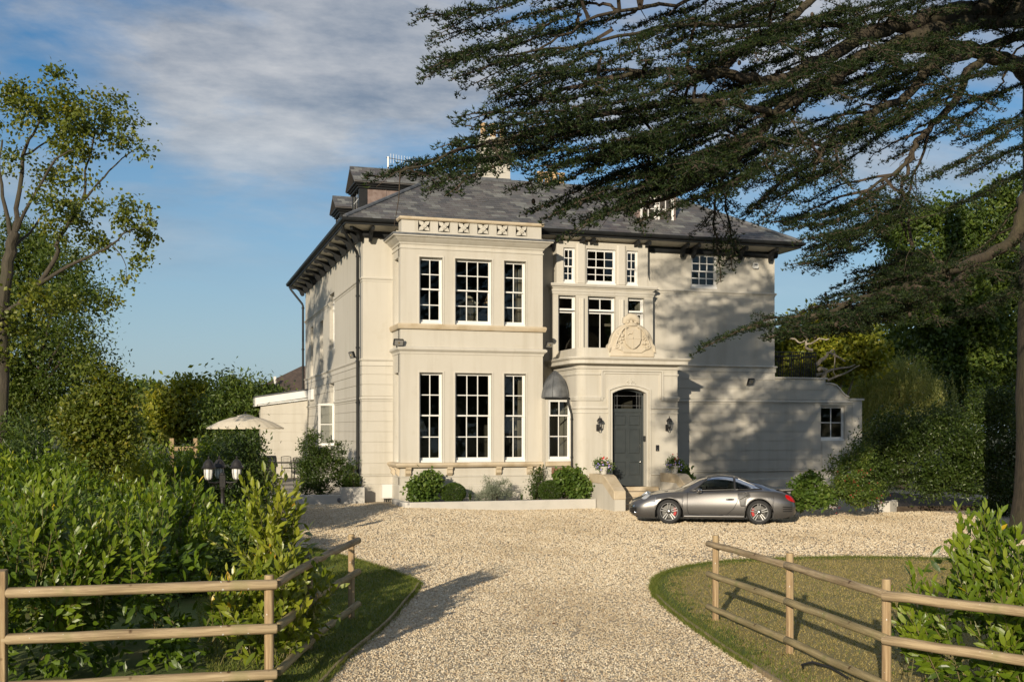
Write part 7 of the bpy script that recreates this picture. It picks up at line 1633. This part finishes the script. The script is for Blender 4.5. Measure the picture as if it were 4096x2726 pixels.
# side boughs growing off the main limbs
for li, (pts, r0, r1) in enumerate(CEDAR_LIMBS):
    if li in (7,) or li >= 10: continue
    P = np.array(wobble(pts, 0, rng, 5)); s_acc = 0
    for i in range(2, len(P)-1):
        s_acc += np.linalg.norm(P[i]-P[i-1])
        if s_acc < .7 or P[i, 0] > 18.6: continue
        s_acc = 0; T = unit(P[min(i+2, len(P)-1)]-P[i-1]); S = unit(np.cross(T, [0, 0, 1.]))
        for sg in (-1, 1):
            if rng.random() < .2: continue
            d = unit(T*(.5+.4*rng.random())+S*sg*(.5+.7*rng.random())+np.array([0, 0, rng.normal()*.12+.02])); l = .9+1.1*rng.random()
            tip = P[i]+d*l+np.array([0, 0, -.12*l]); add_bough([tuple(tip), tuple(P[i]+d*l*.55+np.array([0, 0, .02])), tuple(P[i])], 1.0, 1.15, False)
# bare dead twigs hanging under the limbs
paths = []
for i in range(150):
    p = limb_pts[int(rng.integers(0, len(limb_pts)))]
    if p[0] > 17: continue
    d = unit(np.array([rng.normal()-.5, rng.normal()*.7, -rng.random()*1.2])); l = .3+.7*rng.random()
    paths.append(([tuple(p), tuple(p+d*l*.5), tuple(p+d*l+np.array([rng.normal()*.1, 0, -.12*l]))], .010, .003))
tubes_obj('dead_twigs', cedar, paths, 'twig', 4)['kind'] = 'stuff'
mb = MB()
for i in range(26):
    b = CEDAR_BOUGHS[int(rng.integers(16, len(CEDAR_BOUGHS)))]; p = np.array(b[1])+rng.normal(size=3)*np.array([.4, .4, .05])
    m3 = MB(); m3.sphere((p[0], p[1], p[2]-.02), .035, 8, 6, sz=1.35); m3.build('cone', 'twig', cedar, True)
# a neighbouring cedar limb mass out of frame above the drive is part of the same tree: upper boughs towards the camera
for k in range(26):
    x0 = 4.0+rng.random()*5.5; y0 = 17.2+rng.random()*3.2; z0 = 10.6+rng.random()*2.8+(x0-4)*.12
    add_bough([(x0, y0, z0), (x0+1.0, y0+.4, z0+.25), (x0+2.2, y0+.9, z0+.5), (x0+3.4, y0+1.2, z0+.7)], .7, 1.3, k % 4 == 0)
for k in range(22):
    x0 = 14.5+rng.random()*5.0; y0 = 11.5+rng.random()*5.5; z0 = 4.6+rng.random()*4.6
    if x0 < .80*y0+3.2: x0 = .80*y0+3.4
    add_bough([(x0, y0, z0), (x0+.8, y0+1.0, z0+.25), (x0+1.6, y0+2.1, z0+.5), (x0+2.2, y0+3.2, z0+.7)], .7, 1.4, k % 3 == 0)
for k in range(26):
    x0 = 3.4+rng.random()*3.6; y0 = 15.4+rng.random()*2.2; z0 = 9.9+rng.random()*1.9
    add_bough([(x0, y0, z0), (x0+1.0, y0+.4, z0+.25), (x0+2.0, y0+.8, z0+.4), (x0+3.0, y0+1.1, z0+.55)], .85, 1.35, k % 4 == 0)
# the crown above the picture
rg_ = np.random.default_rng(88); pl_b = []
for k in range(46):
    x, y = 12.5+rg_.random()*13, 12+rg_.random()*15; dd_ = x*.2957+y*.955; z = max(2.5+.415*dd_+.6, 12.2)+rg_.random()*4.5; pl_b.append((x, y, z, 1.9, 1.9, .28))
foliage('upper_crown', cedar, pl_b, 15000, 420, .30, .34, .5, 'cedar_leaf', 89, .2, 0)

def tree(name, label, base, limbs, blobs, n, clumps, sig, L, aspect, mat, barkm, seed, group=None, shell=.45, droop=.2, trunk_r=None, cval=.5, floor=None):
    t = thing(name, label, 'tree', (base[0], base[1], 0), group); rg = np.random.default_rng(seed)
    if limbs: 
        for i, (p, r0, r1) in enumerate(limbs): tubes_obj('trunk' if i == 0 else 'limb', t, [(wobble(p, .02, rg, 3), r0*.62, r1*.62)], barkm, 9)
    else:
        bl = np.array(blobs); top = bl[:, 2].max(); tubes_obj('trunk', t, [(wobble([(base[0], base[1], 0), (base[0]+.1, base[1], top*.4), (base[0]-.1, base[1]+.1, top*.9)], .03, rg, 3), trunk_r or .25, .05)], barkm, 8)
        for b in blobs[:8]: tubes_obj('limb', t, [(wobble([(base[0], base[1], top*.35), ((base[0]+b[0])/2, (base[1]+b[1])/2, (top*.35+b[2])/2-.1), b[:3]], .03, rg, 3), .10, .02)], barkm, 6)
    foliage('crown', t, blobs, n, clumps, sig, L, aspect, mat, seed, shell, droop, cval=cval, floor=floor)
    return t
lt = tree('broadleaf_tree', 'open crowned broadleaf tree with yellowing leaves at the left edge', (-3.9, 30.6), LT_LIMBS, LT_BLOBS, 11500, 330, .16, .115, .75, 'lime_leaf', 'grey_bark', 101, shell=.35, droop=.35)
tb = LT_LIMBS[0][0][0]; 
mb = MB(); mb.tube([(tb[0]-.05, tb[1], -.1), (tb[0], tb[1], tb[2]/2), tb], [.28, .24, .21], 12); mb.build('trunk', 'grey_bark', lt, True)
tree('broadleaf_tree', 'tall feathery green tree behind the left edge tree', (RT_BLOBS[0][0], RT_BLOBS[0][1]), None, RT_BLOBS, 56000, 330, .42, .17, .42, 'ash_leaf', 'grey_bark', 102, trunk_r=.4, shell=.4)
FL = {'gold dome': ('broad rounded olive gold tree in the distance left of the parasol', 'gold_leaf', 16000, .30, .5), 'far pair': ('hazy green tree on the skyline left of the golden dome tree', 'dark_leaf', 11000, .34, .6), 'bush': ('low green bush in the distance before the golden dome tree', 'ash_leaf', 8000, .3, .5), 'bay': ('dark spiky bay tree behind the rear wing', 'dark_leaf', 16000, .22, .35), 'back line': ('dark belt of trees along the horizon on the left', 'dark_leaf', 14000, .5, .6)}
for i, (nm, bl) in enumerate(FT):
    lab, mt, n_, l_, asp = FL[nm]
    tree('distant_tree', lab, (bl[0][0], bl[0][1]), None, bl, n_, 160, .45, l_, asp, mt, 'grey_bark', 110+i, 'distant trees on the left', trunk_r=.3, shell=.5)
t = thing('columnar_conifer', 'narrow dark upright conifer in the distance on the left', 'tree', (-1.6, 52.8, 0))
tubes_obj('trunk', t, [([(-1.6, 52.8, 0), (-1.6, 52.8, 3.8)], .12, .03)], 'grey_bark'); foliage('crown', t, [(-1.6, 52.8, 1.9, .55, .55, 2.2)], 9000, 200, .12, .14, .35, 'dark_leaf', 120, .6, -.5)
pl = tree('plane_tree', 'pale limbed tree with yellow green leaves behind the balcony railing', (PLANE[0][0]+2, PLANE[0][1]), None, PLANE, 22000, 360, .32, .18, .7, 'gold_leaf', 'pale_bark', 130, trunk_r=.2, shell=.3)
for p, r0, r1 in PLANE_LIMBS: tubes_obj('limb', pl, [(wobble(p, .03, rng, 3), r0*.75, r1*.75)], 'pale_bark', 8)
tree('oak_tree', 'large green oak filling the right edge behind the cedar', (OAK[3][0], OAK[3][1]), None, [(b[0]+ox*b[3]*.6, b[1]+oy*b[4]*.6, b[2]+oz*b[5]*.6, b[3]*.5, b[4]*.5, b[5]*.5) for b in OAK for ox, oy, oz in ((-.8, 0, .5), (.8, .3, .4), (0, -.8, .7), (.3, -.6, -.6), (-.6, -.4, -.4))], 72000, 620, .42, .20, .6, 'dark_leaf', 'grey_bark', 131, trunk_r=.5, shell=.3)
for i, bl in enumerate(BACKR): tree('distant_tree', ('hazy dark trees far behind the wing', 'tall dark trees far behind the oak on the right')[i], (bl[0][0], bl[0][1]), None, bl, 20000, 260, .8, .40, .6, 'dark_leaf', 'grey_bark', 140+i, trunk_r=.4, floor=0)
# willow: drooping strings of narrow leaves
t = thing('willow_tree', 'pale weeping willow mass right of the wing', 'tree', (WILLOW[1][0], WILLOW[1][1], 0)); rg = np.random.default_rng(150)
tubes_obj('trunk', t, [(wobble([(WILLOW[1][0], WILLOW[1][1], 0), (WILLOW[1][0]+.2, WILLOW[1][1], 2), (WILLOW[1][0], WILLOW[1][1], 4.2)], .03, rg, 3), .3, .1)], 'grey_bark')
P0, out, k = clump_points(rg, WILLOW, 2300, 420, .26, .5, .4); m = 20
hang = rg.random((len(P0), 1))*1.0+.5; u = (np.arange(m)[None, :]+rg.random((len(P0), m)))/m
P = P0[:, None, :]+np.stack([out[:, :1]*u*.25, out[:, 1:2]*u*.25, -u*hang], -1)+rg.normal(size=(len(P0), m, 3))*.02
P = P.reshape(-1, 3); d = unit(rg.normal(size=P.shape)*.45+np.array([0, 0, -1.]))
cl = np.repeat(rg.random(420)[k], m); n_ = len(P); ok = P[:, 2] > .2
leaf_obj('crown', t, P[ok], d[ok], unit(rg.normal(size=P.shape))[ok], .13*(.7+.6*rg.random(ok.sum())), .026*np.ones(ok.sum()), 'willow_leaf', rg, rnd=np.clip(.55*rg.random(n_)+.45*cl, 0, 1)[ok])

# ================================================================ shrubs and hedges
def shrub(name, label, cat, blobs, n, clumps, sig, L, aspect, mat, seed, stems=6, group=None, shell=.45, droop=.1, floor=.02, shape=LEAF_RH, cval=.45):
    b0 = blobs[0]; gx, gy = b0[0], b0[1]; t = thing(name, label, cat, (gx, gy, max(b0[2]-b0[5], 0)), group); rg = np.random.default_rng(seed)
    zb = max(min(b[2]-b[5] for b in blobs), floor)
    ps = []
    for i in range(stems):
        b = blobs[i % len(blobs)]; e = (b[0]+rg.normal()*b[3]*.4, b[1]+rg.normal()*b[4]*.4, b[2]+b[5]*.6)
        ps.append((wobble([(gx+rg.normal()*.12, gy+rg.normal()*.12, zb), ((gx+e[0])/2, (gy+e[1])/2, (zb+e[2])/2), e], .02, rg, 3), .02, .005))
    for p in ps: tubes_obj('stem', t, [p], 'twig', 5)
    foliage('foliage', t, blobs, n, clumps, sig, L, aspect, mat, seed+1, shell, droop, shape, floor=floor, cval=cval); return t
shrub('tall_shrub', 'tall pale green shrub rising above the hedge on the left', 'shrub', VIB, 15000, 300, .17, .09, .6, 'lime_leaf', 200)
for i, (x, y, h_, rx) in enumerate([(-3.2, 17.5, 1.75, 1.0), (-1.7, 17.2, 1.55, .9), (-.5, 17.4, 1.45, .8), (.35, 17.8, 1.0, .7)]):
    shrub('bramble_bush', ('leftmost bramble bush behind the front laurels', 'second bramble bush from the left edge behind the front laurels', 'bramble bush just left of the dark gap below the lamp post', 'low bramble bush nearest the drive behind the laurels')[i], 'bush', [(x, y, h_*.45, rx, 1.0, h_*.55), (x+.3, y+.6, h_*.4, rx*.8, .8, h_*.5)], 9500, 190, .14, .075, .6, 'bramble_leaf', 210+2*i, cval=.5)
for i, (x, y, h_, rx) in enumerate([(-3.9, 21.0, 2.5, 1.1), (-2.2, 20.8, 2.1, 1.1), (-.7, 21.2, 1.55, 1.0), (.5, 21.6, .88, .8), (1.45, 22.0, .75, .6)]):
    shrub('laurel_bush', ('tall laurel bush at the left edge behind the brambles', 'laurel bush left of centre behind the brambles', 'laurel bush left of the lamp post behind the brambles', 'laurel bush in front of the lamp post', 'low dark bush at the foot of the lamp post by the gravel')[i], 'bush', [(x, y, h_*.5, rx, 1.0, h_*.5), (x-.3, y+.5, h_*.55, rx*.8, .8, h_*.5)], 8500, 170, .15, .11, .36, 'laurel_leaf', 230+2*i, droop=-.5)
for i, (x, y, h_, rx) in enumerate([(-4.6, 26.0, 2.9, 1.2), (-2.9, 26.5, 2.5, 1.1), (-1.2, 26.2, 2.3, 1.1), (.2, 26.8, 2.35, 1.0), (1.45, 26.4, 2.3, .75)]):
    shrub('mixed_bush', ('leafy bush at the left edge of the far hedge', 'second leafy bush of the far hedge from the left', 'third leafy bush of the far hedge from the left', 'leafy bush of the far hedge beside the timber posts', 'leafy bush of the far hedge behind the lamp post')[i], 'bush', [(x, y, h_*.5, rx, .9, h_*.5), (x+.4, y+.4, h_*.45, rx*.8, .8, h_*.45)], 8000, 170, .16, .10, .42, ('laurel_leaf', 'hedge_leaf', 'laurel_pale')[i % 3], 250+2*i, droop=-.3)
shrub('clipped_hedge', 'dense clipped hedge below the parasol beside the patio', 'hedge', [(1.55, 31.3, 1.25, .95, 1.3, 1.25), (2.1, 31.0, 1.25, .55, .9, 1.25), (1.0, 30.6, 1.2, .6, .9, 1.25), (1.7, 30.6, .7, .9, .8, .8)], 21000, 330, .12, .085, .42, 'hedge_leaf', 270)
for i, (x, y, h_) in enumerate([(-.6, 33, 2.1), (-2.2, 33, 2.3), (-4.2, 34, 2.6), (.6, 36, 2.2), (-1.6, 38, 2.5)]):
    shrub('background_shrub', ('shrub left of the clipped hedge in the back row', 'second shrub left of the clipped hedge in the back row', 'shrub at the left edge in the back row', 'shrub under the left rim of the parasol', 'shrub behind the back row on the left')[i], 'shrub', [(x, y, h_*.5, 1.2, 1.0, h_*.5)], 6000, 120, .2, .13, .45, 'hedge_leaf' if i % 2 else 'dark_leaf', 280+2*i)
shrub('wall_shrub', 'upright evergreen shrub against the side wall of the house', 'shrub', [(4.75, 36.5, 1.25, .62, .45, .95), (4.45, 36.5, 1.9, .30, .3, .75), (5.2, 36.6, 1.55, .38, .3, .85), (5.45, 36.5, .95, .35, .3, .6), (4.4, 36.4, .9, .35, .35, .6)], 12000, 240, .10, .085, .40, 'hedge_leaf', 300, floor=.40, droop=-.3)
shrub('wall_shrub', 'small dark shrub beside the black downpipe', 'shrub', [(5.80, 36.2, 1.0, .22, .2, .45), (5.7, 36.2, .8, .25, .2, .3)], 2600, 70, .07, .08, .42, 'hedge_leaf', 302, floor=.62, droop=-.3)
shrub('dark_hedge', 'tall dark mass of evergreen hedge in shade on the right', 'hedge', DARKH, 56000, 330, .22, .09, .5, 'hedge_leaf', 310, shell=.5, stems=1)
fu = shrub('flowering_shrub', 'leafy shrub with small red flowers at the end of the wing', 'shrub', FUCH, 9000, 200, .10, .08, .45, 'bramble_leaf', 320, stems=2)
rg = np.random.default_rng(322); P, o_, k = clump_points(rg, [(b[0], b[1]-.1, b[2]-.25, b[3], b[4], b[5]*.7) for b in FUCH[:3]], 130, 30, .08, .75)
leaf_obj('flowers', fu, P, rdirs(rg, len(P)), rdirs(rg, len(P)), np.full(len(P), .05), np.full(len(P), .035), 'fuchsia_red', rg, kind='stuff')
# ---- bay planter
def hydrangea(blobs, label, n, seed, heads=14):
    t = shrub('hydrangea', label, 'hydrangea', blobs, n, 150, .09, .11, .72, 'hydrangea_leaf', seed, shape=LEAF_BIG, floor=.2, shell=.55); rg = np.random.default_rng(seed+5)
    for i in range(heads):
        b = blobs[i % len(blobs)]; d = rdirs(rg, 1)[0]; d[2] = abs(d[2])*.8+.1; d[1] = -abs(d[1]); d = d/np.linalg.norm(d); c = np.array(b[:3])+d*np.array(b[3:6])*1.02
        P = c+rdirs(rg, 40)*.045; leaf_obj('flower_head', t, P, unit(P-c), rdirs(rg, 40), np.full(40, .045), np.full(40, .042), 'hydrangea_leaf', rg, rnd=.8+.2*rg.random(40), kind='stuff')
    return t
hydrangea([(7.72, 34.1, .72, .46, .38, .46), (7.60, 34.0, .55, .40, .35, .36), (7.95, 34.2, .9, .30, .3, .36)], 'bright green hydrangea at the left end of the bay planter', 3600, 330)
hydrangea([(12.55, 34.0, .72, .50, .38, .46), (12.85, 33.9, .6, .42, .36, .40), (12.4, 34.1, .95, .32, .3, .34)], 'bright green hydrangea at the right end of the bay planter', 3800, 336)
hydrangea(HYD3, 'green hydrangea behind the tail of the car', 3000, 342, 8)
hydrangea([(16.75, 34.6, .75, .40, .35, .42), (16.55, 34.3, .95, .30, .3, .34)], 'pale green hydrangea between the steps and the car roof', 2200, 348, 6)
def box_ball(x, y, z, r, label, seed):
    t = thing('box_ball', label, 'topiary', (x, y, .22)); rg = np.random.default_rng(seed); n_ = 9000
    d = rdirs(rg, n_); P = np.array([x, y, z])+d*(r*(.86+.14*rg.random((n_, 1))))*np.array([1.15, 1, .93])
    tubes_obj('stem', t, [([(x, y, .2), (x, y, z)], .03, .02)], 'twig', 6)
    leaf_obj('foliage', t, P, unit(d+rg.normal(size=(n_, 3))*.6), unit(d+rg.normal(size=(n_, 3))*.5), np.full(n_, .035), np.full(n_, .022), 'box_leaf', rg)
box_ball(8.62, 34.05, .52, .34, 'clipped round box ball beside the left hydrangea', 350); box_ball(11.85, 34.05, .54, .36, 'clipped round box ball beside the right hydrangea', 351)
shrub('silver_shrub', 'silvery grey feathery shrub in the middle of the bay planter', 'shrub', [(9.9, 34.0, .45, .36, .3, .30), (10.25, 34.1, .60, .30, .28, .38), (9.6, 33.95, .38, .26, .25, .22), (9.75, 34.2, .75, .12, .12, .28)], 5200, 140, .07, .075, .16, 'silver_leaf', 352, floor=.2, droop=-.6)
def strap(x, y, n_, h_, label, mat, seed):
    t = thing('strap_leaf_plant', label, 'plant', (x, y, .2)); rg = np.random.default_rng(seed)
    for i in range(n_):
        a_ = rg.random()*6.28; l = h_*(.6+.5*rg.random()); sp = .12+.3*rg.random(); V = []; w_ = .010
        for k in range(5):
            u = k/4; r = sp*u**1.5*l*1.2; z = .2+l*u*(1-.35*sp*u*2); V += [(x+math.cos(a_)*r-math.sin(a_)*w_*(1-u), y+math.sin(a_)*r+math.cos(a_)*w_*(1-u), z), (x+math.cos(a_)*r+math.sin(a_)*w_*(1-u), y+math.sin(a_)*r-math.cos(a_)*w_*(1-u), z)]
        F = np.array([(2*k, 2*k+1, 2*k+3, 2*k+2) for k in range(4)]); np_obj('leaf', np.array(V), F, mat, t, np.full(10, rg.random()))
strap(9.18, 34.15, 34, .62, 'clump of upright strap leaves between box ball and silver shrub', 'hedge_leaf', 360); strap(10.85, 34.0, 30, .40, 'low grassy clump right of the silver shrub', 'box_leaf', 361); strap(11.30, 34.1, 34, .72, 'tall dark strap leaved clump left of the right box ball', 'hedge_leaf', 362); strap(20.6, 29.3, 60, .55, 'arching grassy clump spilling over the right planter', 'bramble_leaf', 363)
shrub('dark_shrub', 'loose dark shrub rising behind the strap leaves beside the right box ball', 'shrub', [(11.45, 34.4, .65, .26, .2, .45), (11.55, 34.4, 1.0, .16, .14, .25)], 1500, 60, .08, .06, .6, 'hedge_leaf', 364, floor=.2)
# ---- flower pots beside the steps
def flower_pot(x, y, z, label, seed):
    t = thing('flower_pot', label, 'flower pot', (x, y, z), 'flower pots on the step walls'); rg = np.random.default_rng(seed)
    mb = MB(); mb.lathe([(.085, 0), (.115, .12), (.13, .20), (.145, .21), (.145, .25), (.12, .25), (.11, .2)], 18, (x, y, z), caps=False); mb.build('pot', 'kerb_render', t, True)
    mb = MB(); mb.lathe([(0, .2), (.125, .21)], 14, (x, y, z)); mb.build('compost', 'soil', t)
    foliage('foliage', t, [(x, y, z+.34, .26, .24, .17), (x-.15, y, z+.24, .16, .16, .13), (x+.18, y, z+.25, .15, .16, .13)], 1500, 70, .05, .05, .6, 'hydrangea_leaf', seed, .4)
    for mt, n_, zz, rr, sz in (('flower_violet', 34, .26, .30, .055), ('flower_red', 12, .50, .12, .06), ('flower_pink', 14, .34, .27, .045), ('flower_white', 8, .30, .26, .04)):
        for i in range(n_):
            a_ = rg.random()*6.283; r = rr*(.5+.5*rg.random()); c = np.array([x+math.cos(a_)*r, y+math.sin(a_)*r-.03, z+zz+rg.normal()*.07])
            nn = unit(np.array([math.cos(a_)*.6, math.sin(a_)*.6-.7, .5])+rg.normal(size=3)*.25); s = unit(np.cross(nn, [0, 0, 1.])); u_ = np.cross(s, nn)
            V = [c+nn*.006]; k = 10
            for j in range(k): th = 2*math.pi*j/k; rad = sz*.5*(1 if j % 2 else .72); V.append(c+(s*math.cos(th)+u_*math.sin(th))*rad)
            np_obj('flower', np.array(V), np.array([(0, 1+j, 1+(j+1) % k) for j in range(k)]), mt, t)
flower_pot(13.32, 33.15, 1.09, 'pot of red and violet flowers on the left step wall', 370); flower_pot(15.80, 33.15, 1.09, 'pot of red and violet flowers on the right step wall', 371)

# ================================================================ foreground laurels, leaf by leaf
lv = []
for k in range(8):
    me = np_mesh('leaf', LEAF_BIG[0], LEAF_BIG[1], 'laurel_leaf', np.full(8, (k+.3)/8*.97)); lv.append(me)
lvp = [np_mesh('leaf', LEAF_BIG[0], LEAF_BIG[1], 'laurel_pale', np.full(8, (k+.3)/8)) for k in range(8)]
def laurel(name, label, blobs, shoots, leafn, seed, mat='laurel_leaf', fill=4000, smin=.35, smax=.8, LL=.125, up=.75, meshes=None, face=(-.25, -1, 0), parts=300):
    rg = np.random.default_rng(seed); b0 = blobs[0]; t = thing(name, label, 'laurel', (b0[0], b0[1], 0)); bl = np.array(blobs)
    w_ = bl[:, 3]*bl[:, 5]; ci = rg.choice(len(bl), shoots, p=w_/w_.sum())
    d = rdirs(rg, shoots); f_ = unit(np.array(face, float)); back = (d@f_) < -.15; d[back] -= 2*(d[back]@f_)[:, None]*f_; d[:, 2] = np.where(d[:, 2] < -.3, -d[:, 2], d[:, 2])
    nc_ = max(shoots//(11 if shoots > 200 else 3), 6); g_ = rg.integers(0, nc_, shoots); ci = ci[:nc_][g_]; d = unit(d[:nc_][g_]+rg.normal(size=(shoots, 3))*.14); tip0 = bl[ci, :3]+d*bl[ci, 3:6]*(.62+.30*rg.random(nc_)[g_][:, None]+.22*rg.random((shoots, 1)))
    sl_ = smin+(smax-smin)*rg.random(shoots); sd_ = unit(d*.55+np.array([0, 0, up])+rg.normal(size=(shoots, 3))*.22)
    ok = tip0[:, 2] > .08; tip0, sd_, sl_, d = tip0[ok], sd_[ok], sl_[ok], d[ok]; shoots = len(tip0)
    base = tip0-sd_*sl_[:, None]*.55; m = leafn
    stems = [([tuple(base[i]), tuple(base[i]+sd_[i]*sl_[i]*.5+rg.normal(size=3)*.01), tuple(base[i]+sd_[i]*sl_[i])], .006, .002) for i in range(shoots)]
    so = tubes_obj('stem', t, stems, 'green_stem', 4); so['kind'] = 'stuff'
    u = np.linspace(.18, 1.0, m)[None, :]+rg.normal(size=(shoots, m))*.02
    P = base[:, None, :]+sd_[:, None, :]*(sl_[:, None]*u)[..., None]
    s1 = unit(np.cross(sd_, np.array([.3, .2, 1.]))); s2 = np.cross(sd_, s1); an = np.arange(m)[None, :]*2.4+rg.random((shoots, 1))*6.28
    rad = s1[:, None, :]*np.cos(an)[..., None]+s2[:, None, :]*np.sin(an)[..., None]
    opn = (1.15-.75*u)[..., None]; D_ = unit(rad*opn+sd_[:, None, :]*(.35+.65*u)[..., None]+rg.normal(size=(shoots, m, 3))*.15)
    U_ = unit(sd_[:, None, :]*.45-rad*.25+d[:, None, :]*.75+np.array([-.25, -.4, .2])+rg.normal(size=(shoots, m, 3))*.2)
    Ls = LL*(.55+.8*rg.random((shoots, m)))*(1.1-.35*u); P = P.reshape(-1, 3); D_ = D_.reshape(-1, 3); U_ = U_.reshape(-1, 3); Ls = Ls.ravel()
    yo = rg.random(shoots)[:, None]*.5+.3*u+.25*rg.random((shoots, m)); rn = np.clip(yo.ravel()*.86, 0, .945); yel = rg.random(len(rn)) < .012; rn[yel] = .975+.02*rg.random(yel.sum())
    Fp, Fo, fk = clump_points(rg, [(b[0], b[1], b[2], b[3]*.92, b[4]*.92, b[5]*.94) for b in blobs], fill, max(fill//40, 20), .12, .35); okf = Fp[:, 2] > .03; Fp, Fo = Fp[okf], Fo[okf]
    allP = np.concatenate([P, Fp]); allD = np.concatenate([D_, unit(Fo+rg.normal(size=Fo.shape)*.5)]); allU = np.concatenate([U_, unit(np.array([-.3, -.5, .5])+Fo*.8+rg.normal(size=Fo.shape)*.5)]); allL = np.concatenate([Ls, LL*(.7+.5*rg.random(len(Fp)))]); rn = np.concatenate([rn, .45*rg.random(len(Fp))])
    key = np.argsort((allP[:, 0]-0)**2+allP[:, 1]**2-40*(np.arange(len(allP)) < len(P))); sel = key[:parts]; rest = key[parts:]
    leaf_obj('foliage', t, allP[rest], allD[rest], allU[rest], allL[rest], allL[rest]*.40, mat, rg, LEAF_BIG, rn[rest], 'stuff')
    for i in sel:
        dd = unit(allD[i]); s = unit(np.cross(allU[i], dd)); uu = np.cross(dd, s); L_ = allL[i]; W_ = L_*.40
        o = bpy.data.objects.new('leaf', meshes[int(min(rn[i], .999)*8)]); COL.objects.link(o); o.parent = t
        p = allP[i]-np.array(t.location)
        o.matrix_basis = Matrix(((dd[0]*L_, s[0]*W_, uu[0]*W_, p[0]), (dd[1]*L_, s[1]*W_, uu[1]*W_, p[1]), (dd[2]*L_, s[2]*W_, uu[2]*W_, p[2]), (0, 0, 0, 1)))
    return t
laurel('laurel_hedge', 'glossy laurel hedge just behind the left fence', [(-1.2, 12.1, .75, .9, .75, .95), (-.3, 12.2, .65, .8, .75, .85), (-2.2, 12.6, .85, 1.0, .9, 1.05), (.25, 12.5, .45, .55, .6, .6), (-1.6, 13.6, .95, 1.3, .9, 1.05), (-.2, 13.8, .8, 1.0, .9, .9)], 460, 17, 400, 'laurel_leaf', 4200, .4, 1.05, .132, .8, lv)
laurel('laurel_shrub', 'pale yellow green laurel sprouting at the fence corner', [(1.02, 11.75, .55, .36, .36, .62), (1.30, 12.35, .65, .35, .4, .75), (1.05, 12.5, 1.10, .30, .35, .65), (.75, 11.9, .4, .35, .4, .45)], 95, 17, 410, 'laurel_pale', 1100, .5, 1.0, .14, .95, lvp)
laurel('laurel_shrub', 'glossy laurel bush behind the rails at the right edge', [(7.35, 8.75, .55, .62, .55, .60), (7.9, 8.9, .85, .6, .6, .75), (7.0, 9.1, .35, .4, .4, .42), (7.75, 8.2, .5, .7, .5, .6), (7.55, 9.1, 1.0, .30, .35, .45)], 125, 17, 420, 'laurel_leaf', 1300, .5, 1.1, .14, 1.0, lv)

# unseen trees added behind the viewer to darken reflections in the window panes
for i, (x, y, h_, r) in enumerate([(2, -38, 15, 6), (14, -44, 17, 7), (27, -36, 15, 6.5), (40, -26, 16, 7), (50, -8, 15, 7)]):
    tree('broadleaf_tree', 'unseen tall tree added behind the viewer for the window reflections', (x, y), None, [(x, y, h_*.6, r, r, h_*.4), (x+r*.5, y, h_*.45, r*.7, r*.7, h_*.3), (x-r*.5, y+1, h_*.5, r*.7, r*.7, h_*.3)], 4200, 160, 1.1, .75, .6, 'dark_leaf', 'grey_bark', 500+i, 'unseen trees added for reflections', trunk_r=.4)
